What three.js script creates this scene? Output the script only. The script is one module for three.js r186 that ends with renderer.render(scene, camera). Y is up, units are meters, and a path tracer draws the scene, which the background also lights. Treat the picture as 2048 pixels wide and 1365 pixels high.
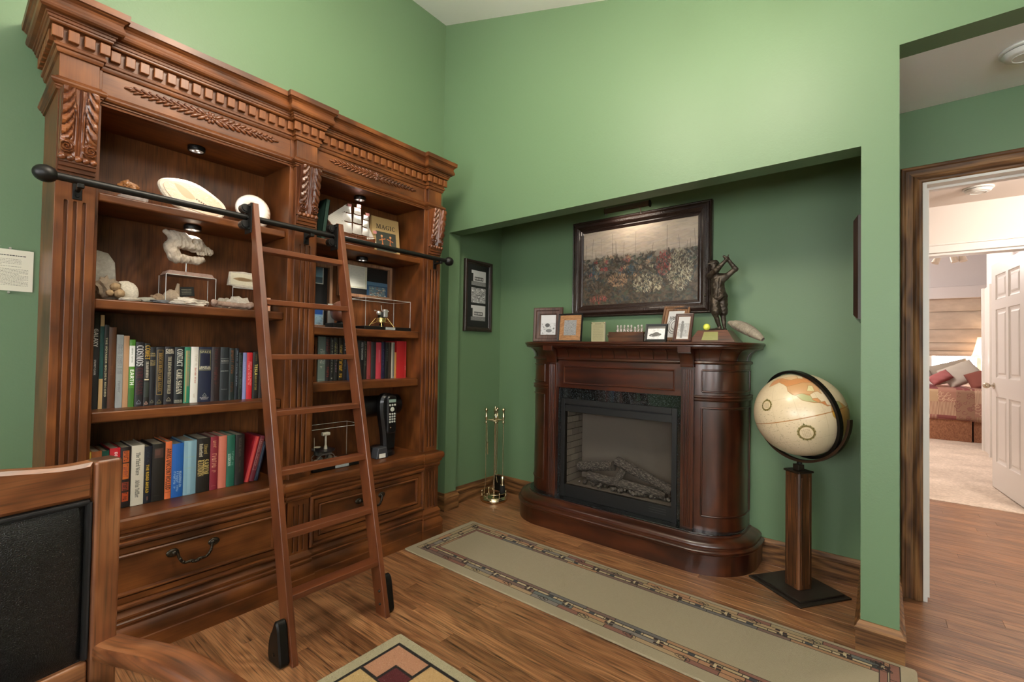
import * as THREE from 'three';
import { RoundedBoxGeometry } from 'three/addons/geometries/RoundedBoxGeometry.js';
import { mergeGeometries, toCreasedNormals } from 'three/addons/utils/BufferGeometryUtils.js';
import { MarchingCubes } from 'three/addons/objects/MarchingCubes.js';
import { RectAreaLightUniformsLib } from 'three/addons/lights/RectAreaLightUniformsLib.js';
RectAreaLightUniformsLib.init();

// ---------------------------------------------------------------- camera, sky, lights, exposure
const scene = new THREE.Scene();
const camera = new THREE.PerspectiveCamera(73.03, 2048 / 1365, 0.02, 60);
{
  const yaw = 38.698 * Math.PI / 180, pit = 1.12 * Math.PI / 180, rol = 0.9356 * Math.PI / 180;
  const f = new THREE.Vector3(-Math.sin(yaw) * Math.cos(pit), Math.sin(pit), -Math.cos(yaw) * Math.cos(pit));
  const r = new THREE.Vector3(Math.cos(yaw), 0, -Math.sin(yaw)), u = new THREE.Vector3().crossVectors(r, f);
  const r2 = r.clone().multiplyScalar(Math.cos(rol)).addScaledVector(u, Math.sin(rol));
  const u2 = u.clone().multiplyScalar(Math.cos(rol)).addScaledVector(r, -Math.sin(rol));
  camera.position.set(0, 1.18, 0);
  camera.quaternion.setFromRotationMatrix(new THREE.Matrix4().makeBasis(r2, u2, f.clone().negate()));
}
const renderer = new THREE.WebGLRenderer();
renderer.toneMapping = THREE.LinearToneMapping;
renderer.toneMappingExposure = 0.9;
renderer.shadowMap.enabled = true;
scene.background = new THREE.Color().setRGB(12.0, 12.1, 12.0);          // bright overcast sky, enters through the windows only
const LAMP = { pos: [-0.42, 2.63, -1.5], power: 1.9, color: 0xfff1dc };
const LAMP2 = { pos: [-1.25, 2.86, -0.8], power: 6.2, color: 0xfff1dc };   // added study lamp, out of view, to brighten the bookcase wall
const HALL = { pos: [1.35, 2.3, -4.1], power: 7, color: 0xfff4ea };      // ceiling lamp of the hallway
const BED = { pos: [-0.6, 2.45, -7.6], power: 10, color: 0xfff4ee };      // ceiling lamp of the bedroom

// ---------------------------------------------------------------- helpers
let _s = 1234567;
const rnd = () => { _s = (_s * 1664525 + 1013904223) >>> 0; return _s / 4294967296; };
const seed = (n) => { _s = (n * 2654435761 + 97) >>> 0; rnd(); rnd(); };
const rr = (a, b) => a + (b - a) * rnd();
const V3 = (x, y, z) => new THREE.Vector3(x, y, z);
const PI = Math.PI;
const lerp = (a, b, t) => a + (b - a) * t, clamp = (x, a = 0, b = 1) => Math.min(b, Math.max(a, x));
const sstep = (a, b, x) => { const t = clamp((x - a) / (b - a)); return t * t * (3 - 2 * t); };
// periodic value noise
const PERM = new Uint8Array(512); seed(7); for (let i = 0; i < 256; i++) PERM[i] = i;
for (let i = 255; i > 0; i--) { const j = Math.floor(rnd() * (i + 1)); [PERM[i], PERM[j]] = [PERM[j], PERM[i]]; }
for (let i = 0; i < 256; i++) PERM[i + 256] = PERM[i];
const hash2 = (x, y, s) => PERM[(PERM[(x + s * 17) & 255] + y * 3 + s) & 255] / 255;
function vnoise(x, y, px, py, s = 0) {
  const xi = Math.floor(x), yi = Math.floor(y), fx = x - xi, fy = y - yi;
  const m = (a, p) => ((a % p) + p) % p, x0 = m(xi, px), x1 = m(xi + 1, px), y0 = m(yi, py), y1 = m(yi + 1, py);
  const u = fx * fx * (3 - 2 * fx), v = fy * fy * (3 - 2 * fy);
  return lerp(lerp(hash2(x0, y0, s), hash2(x1, y0, s), u), lerp(hash2(x0, y1, s), hash2(x1, y1, s), u), v);
}
function fbm(u, v, px, py, oct = 4, s = 0) {   // u, v in 0..1, tiles
  let a = 0, w = 0.5, t = 0; for (let o = 0; o < oct; o++) { a += w * vnoise(u * px, v * py, px, py, s + o * 5); t += w; w *= 0.55; px *= 2; py *= 2; } return a / t;
}
function n3(x, y, z) { return vnoise(x + z * 1.7, y - z * 2.3, 251, 251, 3) * 0.5 + vnoise(z * 1.3 + y, x - y * 0.7, 241, 241, 9) * 0.5; }

function dataTex(w, h, fn, { srgb = true, repeat = [1, 1] } = {}) {
  const d = new Uint8Array(w * h * 4); let k = 0;
  for (let j = 0; j < h; j++) for (let i = 0; i < w; i++) { const c = fn(i / w, j / h); d[k++] = clamp(c[0], 0, 255); d[k++] = clamp(c[1], 0, 255); d[k++] = clamp(c[2], 0, 255); d[k++] = 255; }
  const t = new THREE.DataTexture(d, w, h, THREE.RGBAFormat); t.wrapS = t.wrapT = THREE.RepeatWrapping; t.magFilter = THREE.LinearFilter; t.minFilter = THREE.LinearMipmapLinearFilter; t.generateMipmaps = true;
  t.colorSpace = srgb ? THREE.SRGBColorSpace : THREE.NoColorSpace; t.repeat.set(...repeat); t.needsUpdate = true; return t;
}
function canvasTex(w, h, draw) {
  const c = document.createElement('canvas'); c.width = w; c.height = h; const g = c.getContext('2d'); draw(g, w, h);
  const t = new THREE.CanvasTexture(c); t.colorSpace = THREE.SRGBColorSpace; t.wrapS = t.wrapT = THREE.ClampToEdgeWrapping; return t;
}
const mix3 = (a, b, t) => [lerp(a[0], b[0], t), lerp(a[1], b[1], t), lerp(a[2], b[2], t)];
// wood: u along the grain (length metres), v across
function woodTex(lo, mid, hi, { s = 0, len = 1.1, wid = 0.5, rings = 9, warp = 1.0, pore = 0.5, w = 512, h = 512, blot = 0.4, fine = 0.75, ringAmp = 0.35 } = {}) {
  return dataTex(w, h, (u, v) => {
    const wv = fbm(u, v, 2, 3, 3, s) * warp, ring = 0.5 + 0.5 * Math.sin((v * rings + wv * 3.2) * 2 * PI);
    const fib = fbm(u, v, 4, 110, 3, s + 20), por = Math.pow(fbm(u, v, 14, 220, 2, s + 40), 3), bl = fbm(u, v, 5, 4, 4, s + 60);
    let t = 0.5 + (ring - 0.5) * ringAmp + (fib - 0.5) * fine + (bl - 0.5) * blot * 2; t = clamp(t);
    let c = t < 0.5 ? mix3(lo, mid, t * 2) : mix3(mid, hi, t * 2 - 1); const k = 1 - pore * por * 1.6;
    return [c[0] * k, c[1] * k, c[2] * k];
  }, { repeat: [1 / len, 1 / wid] });
}
const M = (o) => new THREE.MeshPhysicalMaterial(o);
const std = (hex, rough = 0.6, o = {}) => new THREE.MeshStandardMaterial({ color: hex, roughness: rough, ...o });

// names, things, parts
const taken = {};
const uniq = (n) => { if (!(n in taken)) { taken[n] = 0; return n; } taken[n]++; return n + '_' + String(taken[n]).padStart(3, '0'); };
const things = [];
function thing(name, label, category, group) {
  const g = new THREE.Group(); g.name = uniq(name); g.userData = { label, category }; if (group) g.userData.group = group; scene.add(g); things.push(g); return g;
}
function part(parent, name, geo, mat, label) {
  const m = new THREE.Mesh(Array.isArray(geo) ? mg(geo) : geo, mat); m.name = name; m.castShadow = m.receiveShadow = true; if (label) m.userData.label = label; parent.add(m); return m;
}
function single(name, label, category, geo, mat, group) {
  const m = new THREE.Mesh(Array.isArray(geo) ? mg(geo) : geo, mat); m.name = uniq(name); m.castShadow = m.receiveShadow = true; m.userData = { label, category }; if (group) m.userData.group = group; scene.add(m); things.push(m); return m;
}
function struct(name, geo, mat, label, category) {
  const m = geo ? new THREE.Mesh(Array.isArray(geo) ? mg(geo) : geo, mat) : new THREE.Group(); m.name = uniq(name); m.castShadow = m.receiveShadow = true; m.userData = { kind: 'structure', label, category }; scene.add(m); return m;
}
// move origins of the things to their base (geometry is written in room coordinates)
function rebase() {
  for (const t of things) {
    if (t.userData.placed) continue;
    const b = new THREE.Box3().setFromObject(t); if (b.isEmpty()) continue; const c = b.getCenter(V3()); c.y = b.min.y;
    if (t.isMesh) { t.geometry.translate(-c.x, -c.y, -c.z); t.position.copy(c); } else { for (const k of t.children) k.position.sub(c); t.position.copy(c); }
  }
}
// geometry
function ng(g) { if (g.index) g = g.toNonIndexed(); for (const k of Object.keys(g.attributes)) if (!['position', 'normal', 'uv'].includes(k)) g.deleteAttribute(k); if (!g.attributes.normal) g.computeVertexNormals(); if (!g.attributes.uv) g.setAttribute('uv', new THREE.BufferAttribute(new Float32Array(g.attributes.position.count * 2), 2)); g.morphAttributes = {}; return g; }
const mg = (a) => mergeGeometries(a.map(ng));
// uv in metres by face direction; grain axis 0/1/2 becomes u
function W(g, ax = 1, off = true) {
  g = ng(Array.isArray(g) ? mg(g) : g); const p = g.attributes.position, uv = g.attributes.uv, ou = off ? rnd() * 5 : 0, ov = off ? rnd() * 5 : 0;
  const a = V3(), b = V3(), c = V3(), n = V3();
  for (let i = 0; i < p.count; i += 3) {
    a.fromBufferAttribute(p, i); b.fromBufferAttribute(p, i + 1); c.fromBufferAttribute(p, i + 2); n.copy(b).sub(a).cross(c.clone().sub(a));
    const q = [Math.abs(n.x), Math.abs(n.y), Math.abs(n.z)]; let d = q[0] >= q[1] && q[0] >= q[2] ? 0 : q[1] >= q[2] ? 1 : 2;
    let ua = ax, va; if (d === ax) { ua = (ax + 1) % 3; va = (ax + 2) % 3; } else va = 3 - ax - d;
    [a, b, c].forEach((v, k) => { const e = [v.x, v.y, v.z]; uv.setXY(i + k, e[ua] + ou, e[va] + ov); });
  } return g;
}
function box(x0, x1, y0, y1, z0, z1, r = 0) {
  const w = Math.abs(x1 - x0), h = Math.abs(y1 - y0), d = Math.abs(z1 - z0); r = Math.min(r, w * 0.45, h * 0.45, d * 0.45);
  const g = r > 0 ? new RoundedBoxGeometry(w, h, d, 1, r) : new THREE.BoxGeometry(w, h, d); g.translate((x0 + x1) / 2, (y0 + y1) / 2, (z0 + z1) / 2); return ng(g);
}
const cyl = (r0, r1, h, x, y, z, n = 20) => ng(new THREE.CylinderGeometry(r1, r0, h, n).translate(x, y + h / 2, z));
const sph = (r, x, y, z, n = 16, sx = 1, sy = 1, sz = 1) => ng(new THREE.SphereGeometry(r, n, Math.max(6, n >> 1)).scale(sx, sy, sz).translate(x, y, z));
function rod(a, b, r0, r1 = r0, n = 12) {
  const A = V3(...a), B = V3(...b), d = B.clone().sub(A), L = d.length(); const g = new THREE.CylinderGeometry(r1, r0, L, n);
  g.applyQuaternion(new THREE.Quaternion().setFromUnitVectors(V3(0, 1, 0), d.normalize())); g.translate((A.x + B.x) / 2, (A.y + B.y) / 2, (A.z + B.z) / 2); return ng(g);
}
const tube = (pts, r, seg = 40, n = 8, closed = false) => ng(new THREE.TubeGeometry(new THREE.CatmullRomCurve3(pts.map((p) => V3(...p)), closed), seg, r, n, closed));
const lathe = (pts, x, y, z, n = 32) => ng(new THREE.LatheGeometry(pts.map((p) => new THREE.Vector2(p[0], p[1])), n).translate(x, y, z));
// extrude a 2D shape of the (a, b) plane; ori 'x': (a,b)->(z,y) extruded along x from x0; 'z': (a,b)->(x,y) along z; 'y': (a,b)->(x,z) along y
function ext(shape, t, at, ori = 'z', bev = 0) {
  const g = new THREE.ExtrudeGeometry(shape, { depth: t - 2 * bev, bevelEnabled: bev > 0, bevelSize: bev, bevelThickness: bev, bevelSegments: 1, curveSegments: 10, bevelOffset: -bev }); g.translate(0, 0, bev);
  if (ori === 'x') { g.rotateY(PI / 2); g.scale(1, 1, -1); flip(g); g.translate(at, 0, 0); } else if (ori === 'y') { g.rotateX(PI / 2); g.scale(1, -1, 1); flip(g); g.translate(0, at, 0); } else g.translate(0, 0, at);
  const h = ng(g); h.computeVertexNormals(); return h;
}
function flip(g) { if (g.index) { const a = g.index.array; for (let i = 0; i < a.length; i += 3) [a[i], a[i + 1]] = [a[i + 1], a[i]]; } else for (const k of Object.keys(g.attributes)) { const at = g.attributes[k], s = at.itemSize, a = at.array; for (let i = 0; i < at.count; i += 3) for (let j = 0; j < s; j++) { const t = a[i * s + j]; a[i * s + j] = a[(i + 1) * s + j]; a[(i + 1) * s + j] = t; } } g.computeVertexNormals(); }
const poly = (pts) => new THREE.Shape(pts.map((p) => new THREE.Vector2(p[0], p[1])));
function rrect(x0, y0, x1, y1, r) { const s = new THREE.Shape(); s.moveTo(x0 + r, y0); s.lineTo(x1 - r, y0); s.absarc(x1 - r, y0 + r, r, -PI / 2, 0); s.lineTo(x1, y1 - r); s.absarc(x1 - r, y1 - r, r, 0, PI / 2); s.lineTo(x0 + r, y1); s.absarc(x0 + r, y1 - r, r, PI / 2, PI); s.lineTo(x0, y0 + r); s.absarc(x0 + r, y0 + r, r, PI, 1.5 * PI); return s; }
// moulding: plan path [[x,z]..] with the outside on the right hand when walking along it; profile [[offset, y]..] from bottom to top
function mould(path, prof, { closed = false, crease = 0.38, cap = false } = {}) {
  const n = path.length, off = [];
  for (let i = 0; i < n; i++) {
    const p = path[i], a = i > 0 ? path[i - 1] : closed ? path[n - 1] : null, b = i < n - 1 ? path[i + 1] : closed ? path[0] : null;
    const d = (q, w) => { const x = w[0] - q[0], z = w[1] - q[1], l = Math.hypot(x, z) || 1; return [-z / l, x / l]; };
    const n1 = a ? d(a, p) : d(p, b), n2 = b ? d(p, b) : n1; let mx = n1[0] + n2[0], mz = n1[1] + n2[1]; const k = 2 / Math.max(0.15, mx * mx + mz * mz); off.push([mx * k * 1, mz * k * 1]);
  }
  const P = [], U = []; let L = 0; const m = closed ? n : n - 1;
  const pt = (i, j) => { i %= n; return [path[i][0] + off[i][0] * prof[j][0], prof[j][1], path[i][1] + off[i][1] * prof[j][0]]; };
  for (let i = 0; i < m; i++) for (let j = 0; j < prof.length - 1; j++) { const a = pt(i, j), b = pt(i + 1, j), c = pt(i + 1, j + 1), d = pt(i, j + 1); P.push(...a, ...b, ...c, ...a, ...c, ...d); }
  if (cap) { for (const j of [0, prof.length - 1]) { const sh = path.map((_, i) => { const q = pt(i, j); return new THREE.Vector2(q[0], q[2]); }); const tr = THREE.ShapeUtils.triangulateShape(sh, []); for (const t of tr) { const v = t.map((q) => [sh[q].x, prof[j][1], sh[q].y]); const ar = (v[1][0] - v[0][0]) * (v[2][2] - v[0][2]) - (v[2][0] - v[0][0]) * (v[1][2] - v[0][2]); const up = j > 0; if ((ar < 0) !== up) v.reverse(); P.push(...v[0], ...v[1], ...v[2]); } } }
  const g = new THREE.BufferGeometry(); g.setAttribute('position', new THREE.Float32BufferAttribute(P, 3)); return ng(toCreasedNormals(g, crease));
}
// framed moulding around a rectangle that lies in a plane: ori 'x' faces +x at x0 (a = z, b = y), 'z' faces +z at z0 (a = x, b = y); profile [[inset, height]..]
function frameMould(a0, a1, b0, b1, at, prof, ori = 'x', crease = 0.38) {
  const P = []; const pt = (c, j) => { const i = prof[j][0], h = prof[j][1]; const a = c === 0 || c === 3 ? a0 + i : a1 - i, b = c < 2 ? b0 + i : b1 - i; return ori === 'x' ? [at + h, b, a] : [a, b, at + h]; };
  for (let c = 0; c < 4; c++) for (let j = 0; j < prof.length - 1; j++) { const A = pt(c, j), B = pt((c + 1) % 4, j), C = pt((c + 1) % 4, j + 1), D = pt(c, j + 1); if (ori === 'x') P.push(...A, ...C, ...B, ...A, ...D, ...C); else P.push(...A, ...B, ...C, ...A, ...C, ...D); }
  const g = new THREE.BufferGeometry(); g.setAttribute('position', new THREE.Float32BufferAttribute(P, 3)); return ng(toCreasedNormals(g, crease));
}
// flat quad with uv rect [u0,v0,u1,v1]; corners a (lower left), b (lower right), c, d
function quad(a, b, c, d, r = [0, 0, 1, 1]) {
  const g = new THREE.BufferGeometry(); g.setAttribute('position', new THREE.Float32BufferAttribute([...a, ...b, ...c, ...a, ...c, ...d], 3));
  g.setAttribute('uv', new THREE.Float32BufferAttribute([r[0], r[1], r[2], r[1], r[2], r[3], r[0], r[1], r[2], r[3], r[0], r[3]], 2)); g.computeVertexNormals(); return g;
}
function rock(r, x, y, z, { sx = 1, sy = 1, sz = 1, amp = 0.25, f = 2.5, n = 4, s = 0 } = {}) {
  const g = new THREE.IcosahedronGeometry(1, n); const p = g.attributes.position, v = V3();
  for (let i = 0; i < p.count; i++) { v.fromBufferAttribute(p, i); const k = 1 + amp * (n3(v.x * f + 10 + s * 3.1, v.y * f + 20 + s, v.z * f + 30) - 0.5) * 2 + amp * 0.4 * (n3(v.x * f * 3 + s, v.y * f * 3, v.z * f * 3 + 5) - 0.5) * 2; p.setXYZ(i, v.x * k * sx * r, v.y * k * sy * r, v.z * k * sz * r); }
  g.translate(x, y, z); g.deleteAttribute('normal'); const h = ng(toCreasedNormals(g, 0.9)); return h;
}
function mirrorZ(g, zc) { const h = g.clone(); h.translate(0, 0, -zc); h.scale(1, 1, -1); flip(h); h.translate(0, 0, zc); return h; }

// ---------------------------------------------------------------- materials
const tPaint = dataTex(256, 256, (u, v) => { const k = 128 + (fbm(u, v, 40, 40, 3, 2) - 0.5) * 120; return [k, k, k]; }, { srgb: false, repeat: [1 / 0.25, 1 / 0.25] });
const mGreen = M({ color: new THREE.Color().setRGB(0.122, 0.203, 0.107), roughness: 0.46, bumpMap: tPaint, bumpScale: 0.0005, specularIntensity: 0.9 });
const mWhite = M({ color: new THREE.Color().setRGB(0.84, 0.84, 0.82), roughness: 0.8 });
const mCream = M({ color: new THREE.Color().setRGB(0.72, 0.65, 0.59), roughness: 0.75 });
const mLav = M({ color: new THREE.Color().setRGB(0.74, 0.69, 0.68), roughness: 0.8 });
const mTrimWhite = M({ color: new THREE.Color().setRGB(0.74, 0.70, 0.65), roughness: 0.35 });
const tCase = woodTex([54, 28, 12], [93, 51, 23], [126, 74, 35], { s: 1, rings: 4, ringAmp: 0.15, warp: 0.9, blot: 0.8, pore: 0.12, fine: 0.14 });
const mCase = M({ map: tCase, roughness: 0.4, specularIntensity: 0.6, clearcoat: 0.1, clearcoatRoughness: 0.25 });
const mCaseIn = M({ map: woodTex([70, 38, 18], [104, 60, 30], [132, 80, 42], { s: 4, rings: 4, ringAmp: 0.2, warp: 2.2, blot: 0.7, pore: 0.25, fine: 0.2 }), roughness: 0.42, specularIntensity: 0.6, clearcoat: 0.08, clearcoatRoughness: 0.3 });
const mCarve = M({ map: woodTex([58, 28, 12], [98, 52, 24], [132, 76, 36], { s: 6, rings: 3, blot: 0.6, pore: 0.1, fine: 0.12 }), roughness: 0.34, clearcoat: 0.35, clearcoatRoughness: 0.25 });
const mLadder = M({ map: woodTex([80, 40, 21], [104, 55, 29], [124, 70, 38], { s: 8, rings: 4, warp: 0.6, blot: 0.3, pore: 0.15, fine: 0.22 }), roughness: 0.36, clearcoat: 0.3, clearcoatRoughness: 0.3 });
const mMantel = M({ map: woodTex([34, 13, 7], [60, 26, 12], [82, 40, 19], { s: 11, rings: 6, warp: 0.7, blot: 0.5, pore: 0.1, fine: 0.18 }), roughness: 0.3, clearcoat: 0.5, clearcoatRoughness: 0.18 });
const mOak = M({ map: woodTex([66, 40, 20], [122, 83, 48], [156, 113, 70], { s: 14, rings: 9, warp: 1.4, ringAmp: 0.55, blot: 0.3, pore: 0.3, fine: 0.4 }), roughness: 0.5, specularIntensity: 0.7 });
const mChairWood = M({ map: woodTex([74, 38, 18], [128, 76, 42], [158, 104, 66], { s: 17, rings: 3, warp: 1.2, blot: 1.0, pore: 0.3, fine: 0.2 }), roughness: 0.4, clearcoat: 0.25, clearcoatRoughness: 0.3 });
const mPost = M({ map: woodTex([44, 24, 12], [84, 50, 26], [124, 78, 42], { s: 19, rings: 4, blot: 0.6 }), roughness: 0.42 });
const tFloor = woodTex([108, 70, 44], [154, 109, 74], [184, 139, 99], { s: 23, rings: 8, ringAmp: 0.3, warp: 3.0, pore: 0.5, blot: 0.3, fine: 0.4, len: 1.6, wid: 0.5, w: 1024, h: 512 });
const mFloor = [[1.0, 0.94, 0.88], [0.86, 0.79, 0.73], [1.08, 1.02, 0.95], [0.76, 0.69, 0.62], [0.93, 0.86, 0.8], [1.16, 1.09, 1.0]].map((c) => M({ map: tFloor, color: new THREE.Color().setRGB(...c), roughness: 0.33, clearcoat: 0.3, clearcoatRoughness: 0.28, bumpMap: tFloor, bumpScale: 0.0004 }));
const mBlack = M({ color: 0x131211, roughness: 0.42, metalness: 0.3 });
const mIron = M({ color: 0x1b1a18, roughness: 0.45, metalness: 0.6 });
const mBronzeDark = M({ color: 0x3a342c, roughness: 0.38, metalness: 0.85 });
const mBrass = M({ color: new THREE.Color().setRGB(0.66, 0.55, 0.36), roughness: 0.2, metalness: 1 });
const mNickel = M({ color: new THREE.Color().setRGB(0.62, 0.6, 0.56), roughness: 0.28, metalness: 1 });
const mAcryl = M({ color: 0xffffff, transmission: 1, roughness: 0.04, ior: 1.1, thickness: 0, specularIntensity: 0.6 });
const mAcrylEdge = M({ color: 0xdfe3e0, roughness: 0.25, transmission: 0.35, thickness: 0 });
const mGlass = M({ color: 0xffffff, transmission: 1, roughness: 0.02, ior: 1.45, thickness: 0 });
const mPages = std(0xb9b09a, 0.9);

// ---------------------------------------------------------------- structure: floor
seed(11);
const floor = struct('floor', null, null, 'stained oak strip floor', 'floor');
{
  part(floor, 'subfloor', W([box(-2.7, 2.7, -0.12, -0.003, -5.17, 2.5)], 0), mFloor[4]);
  const pw = 0.083; let cnt = 0;
  for (let i = 0; i < 70; i++) {
    const z1 = 0.62 - i * pw, z0 = z1 - pw; if (z0 < -5.2) break;
    const xa = z1 > -2.2 ? -2.3 : z1 > -3.05 ? -2.53 : 0.0, xb = z1 > -3.0 ? 1.15 : 1.5; let x = xa - rr(0, 0.7);
    while (x < xb) {
      const L = rr(0.75, 1.75), x0 = Math.max(x, xa), x1 = Math.min(x + L, xb); x += L; if (x1 - x0 < 0.03) continue;
      const b = 0.0011, y = 0, yb = -0.0016, ou = rnd() * 6, ov = rnd() * 6, P = [], N = [], U = [];
      const q = (a, b2, c, d) => P.push(...a, ...b2, ...c, ...a, ...c, ...d);
      const A = [x0 + b, y, z1 - b], B = [x1 - b, y, z1 - b], C = [x1 - b, y, z0 + b], D = [x0 + b, y, z0 + b], a = [x0, yb, z1], bb = [x1, yb, z1], c = [x1, yb, z0], d = [x0, yb, z0];
      q(A, B, C, D); q(a, bb, B, A); q(bb, c, C, B); q(c, d, D, C); q(d, a, A, D);
      for (let k = 0; k < P.length; k += 3) U.push(P[k] + ou, P[k + 2] + ov);
      const g = new THREE.BufferGeometry(); g.setAttribute('position', new THREE.Float32BufferAttribute(P, 3)); g.setAttribute('uv', new THREE.Float32BufferAttribute(U, 2)); g.computeVertexNormals();
      part(floor, 'plank' + (cnt ? '_' + String(cnt).padStart(3, '0') : ''), g, mFloor[Math.floor(rnd() * mFloor.length)]); cnt++;
    }
  }
}
// walls (all with thickness)
const xA = -2.558, zB = -2.337, zN = -3.0, zD = -3.01, H0 = 4.0;
struct('wall_left', W(box(xA - 0.14, xA, 0, H0, -2.45, 2.5), 1), mGreen, 'green painted wall behind the bookcase', 'wall');
struct('wall_back', W(ext(poly([[xA, 0], [-2.478, 0], [-2.478, 2.035], [-0.064, 2.035], [-0.064, 0], [0.056, 0], [0.056, 2.405], [2.6, 2.405], [2.6, H0], [xA, H0]]), 0.113, zB - 0.113), 1), mGreen, 'green painted wall around the fireplace niche', 'wall');
struct('wall_niche_left', W(box(-2.7, -2.534, 0, 2.32, -3.12, zB - 0.113), 1), mGreen, 'green side wall of the niche with the three photo frame', 'wall');
struct('wall_niche_right', W(box(-0.064, 0.056, 0, 2.405, zD - 0.05, zB - 0.113), 1), mGreen, 'green pier between niche and door', 'wall');
struct('wall_niche_back', W(box(-2.7, -0.064, 0, 2.32, -3.12, zN), 1), mGreen, 'green back wall of the fireplace niche', 'wall');
struct('ceiling_niche', W(box(-2.7, 0.0, 2.32, 2.4, -3.12, zB - 0.113), 1), mWhite, 'white ceiling of the niche', 'ceiling');
const doorShape = () => poly([[0.056, 0], [0.163, 0], [0.163, 2.034], [1.0, 2.034], [1.0, 0], [2.6, 0], [2.6, 2.405], [0.056, 2.405]]);
struct('wall_door', W(ext(doorShape(), 0.06, zD - 0.06), 1), mGreen, 'dark green wall around the oak trimmed doorway', 'wall');
struct('wall_hallway', W(ext(doorShape(), 0.06, zD - 0.12), 1), mCream, 'cream hallway side of the door wall', 'wall');
struct('ceiling_alcove', W(box(0.056, 2.6, 2.405, 2.5, zD - 0.12, zB - 0.113), 1), mWhite, 'white lowered ceiling before the doorway', 'ceiling');
{
  const cy = (x) => 3.615 - 0.3228 * (x - xA);
  const s = poly([[xA - 0.14, cy(xA - 0.14)], [0.95, cy(0.95)], [2.74, cy(0.95)], [2.74, H0 + 0.1], [xA - 0.14, H0 + 0.1]]);
  struct('ceiling', W(ext(s, 2.5 - (zB - 0.113), zB - 0.113), 1), mWhite, 'white sloping ceiling', 'ceiling');
}
{ const s = poly([[zD - 0.12, 0], [2.5, 0], [2.5, H0], [zD - 0.12, H0]]); const ws = [[0.85, 2.25]];  // unseen window opening, added to throw daylight on the bookcase wall
  for (const [a, b] of ws) s.holes.push(new THREE.Path([[a, 0.8], [b, 0.8], [b, 2.25], [a, 2.25]].map((p) => new THREE.Vector2(...p))));
  struct('wall_right', W(ext(s, 0.14, 2.6, 'x'), 1), mGreen, 'green wall with an added window on the right side of the room', 'wall');
  ws.forEach(([a, b], i) => { const w = struct('window_' + (i + 4), null, null, 'added unseen sash window that brightens the bookcase wall', 'window');
    part(w, 'frame', W([box(2.63, 2.7, 0.8, 2.25, a, a + 0.05), box(2.63, 2.7, 0.8, 2.25, b - 0.05, b), box(2.63, 2.7, 0.8, 0.85, a + 0.05, b - 0.05), box(2.63, 2.7, 2.2, 2.25, a + 0.05, b - 0.05), box(2.64, 2.69, 1.5, 1.54, a + 0.05, b - 0.05)]), mTrimWhite);
    part(w, 'pane', quad([2.665, 0.85, a + 0.05], [2.665, 0.85, b - 0.05], [2.665, 2.2, b - 0.05], [2.665, 2.2, a + 0.05]), mGlass); }); }
{ // wall behind the camera with two tall windows
  const s = poly([[xA - 0.14, 0], [2.74, 0], [2.74, H0], [xA - 0.14, H0]]);
  for (const x0 of [-1.9, 0.5]) s.holes.push(new THREE.Path([[x0, 0.75], [x0 + 1.7, 0.75], [x0 + 1.7, 2.35], [x0, 2.35]].map((p) => new THREE.Vector2(...p))));
  struct('wall_front', W(ext(s, 0.14, 2.5), 1), mGreen, 'green wall with two windows behind the viewer', 'wall');
  [-1.9, 0.5].forEach((x0, i) => {
    const w = struct('window_' + (i + 1), null, null, 'white sash window behind the viewer', 'window');
    part(w, 'frame', W([box(x0, x0 + 0.06, 0.75, 2.35, 2.53, 2.6), box(x0 + 1.64, x0 + 1.7, 0.75, 2.35, 2.53, 2.6), box(x0 + 0.06, x0 + 1.64, 0.75, 0.81, 2.53, 2.6), box(x0 + 0.06, x0 + 1.64, 2.29, 2.35, 2.53, 2.6), box(x0 + 0.83, x0 + 0.87, 0.81, 2.29, 2.54, 2.59)]), mTrimWhite);
    part(w, 'pane', quad([x0 + 0.06, 0.81, 2.565], [x0 + 1.64, 0.81, 2.565], [x0 + 1.64, 2.29, 2.565], [x0 + 0.06, 2.29, 2.565]), mGlass);
  });
}
// hallway and bedroom shells
struct('floor_bedroom', W(box(-2.4, 3.6, -0.12, 0.004, -10.4, -5.17), 0), M({ map: dataTex(256, 256, (u, v) => { const k = fbm(u, v, 60, 60, 3, 5) * 40 + fbm(u, v, 3, 5, 3, 9) * 34; return [168 + k, 150 + k, 132 + k]; }, { repeat: [1 / 0.8, 1 / 0.8] }), roughness: 1 }), 'pale beige carpet of the bedroom', 'carpet');
struct('wall_hall_left', W(box(-1.35, -1.23, 0, 2.43, -5.17, -3.13), 1), mCream, 'cream end wall of the hallway', 'wall');
struct('wall_hall_right', W(box(2.6, 2.74, 0, 2.43, -5.17, -3.13), 1), mCream, 'cream far end of the hallway', 'wall');
struct('ceiling_hall', W(box(-1.35, 2.74, 2.43, 2.55, -5.3, -3.13), 1), mCream, 'cream hallway ceiling', 'ceiling');
struct('wall_bedroom_front', W(ext(poly([[-2.4, 0], [0.1, 0], [0.1, 2.04], [0.9, 2.04], [0.9, 0], [3.6, 0], [3.6, 2.9], [-2.4, 2.9]]), 0.12, -5.29), 1), mCream, 'cream wall with the bedroom doorway', 'wall');
struct('wall_bedroom_right', W(box(1.05, 1.17, 0, 2.9, -8.35, -5.29), 1), mLav, 'pale bedroom wall beside the open door', 'wall');
struct('wall_bedroom_far_right', W(box(3.48, 3.6, 0, 2.9, -10.4, -5.29), 1), mLav, 'pale far side wall of the bedroom', 'wall');
struct('wall_bedroom_left', W(box(-2.52, -2.4, 0, 2.9, -10.4, -5.29), 1), mLav, 'pale left wall of the bedroom', 'wall');
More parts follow.
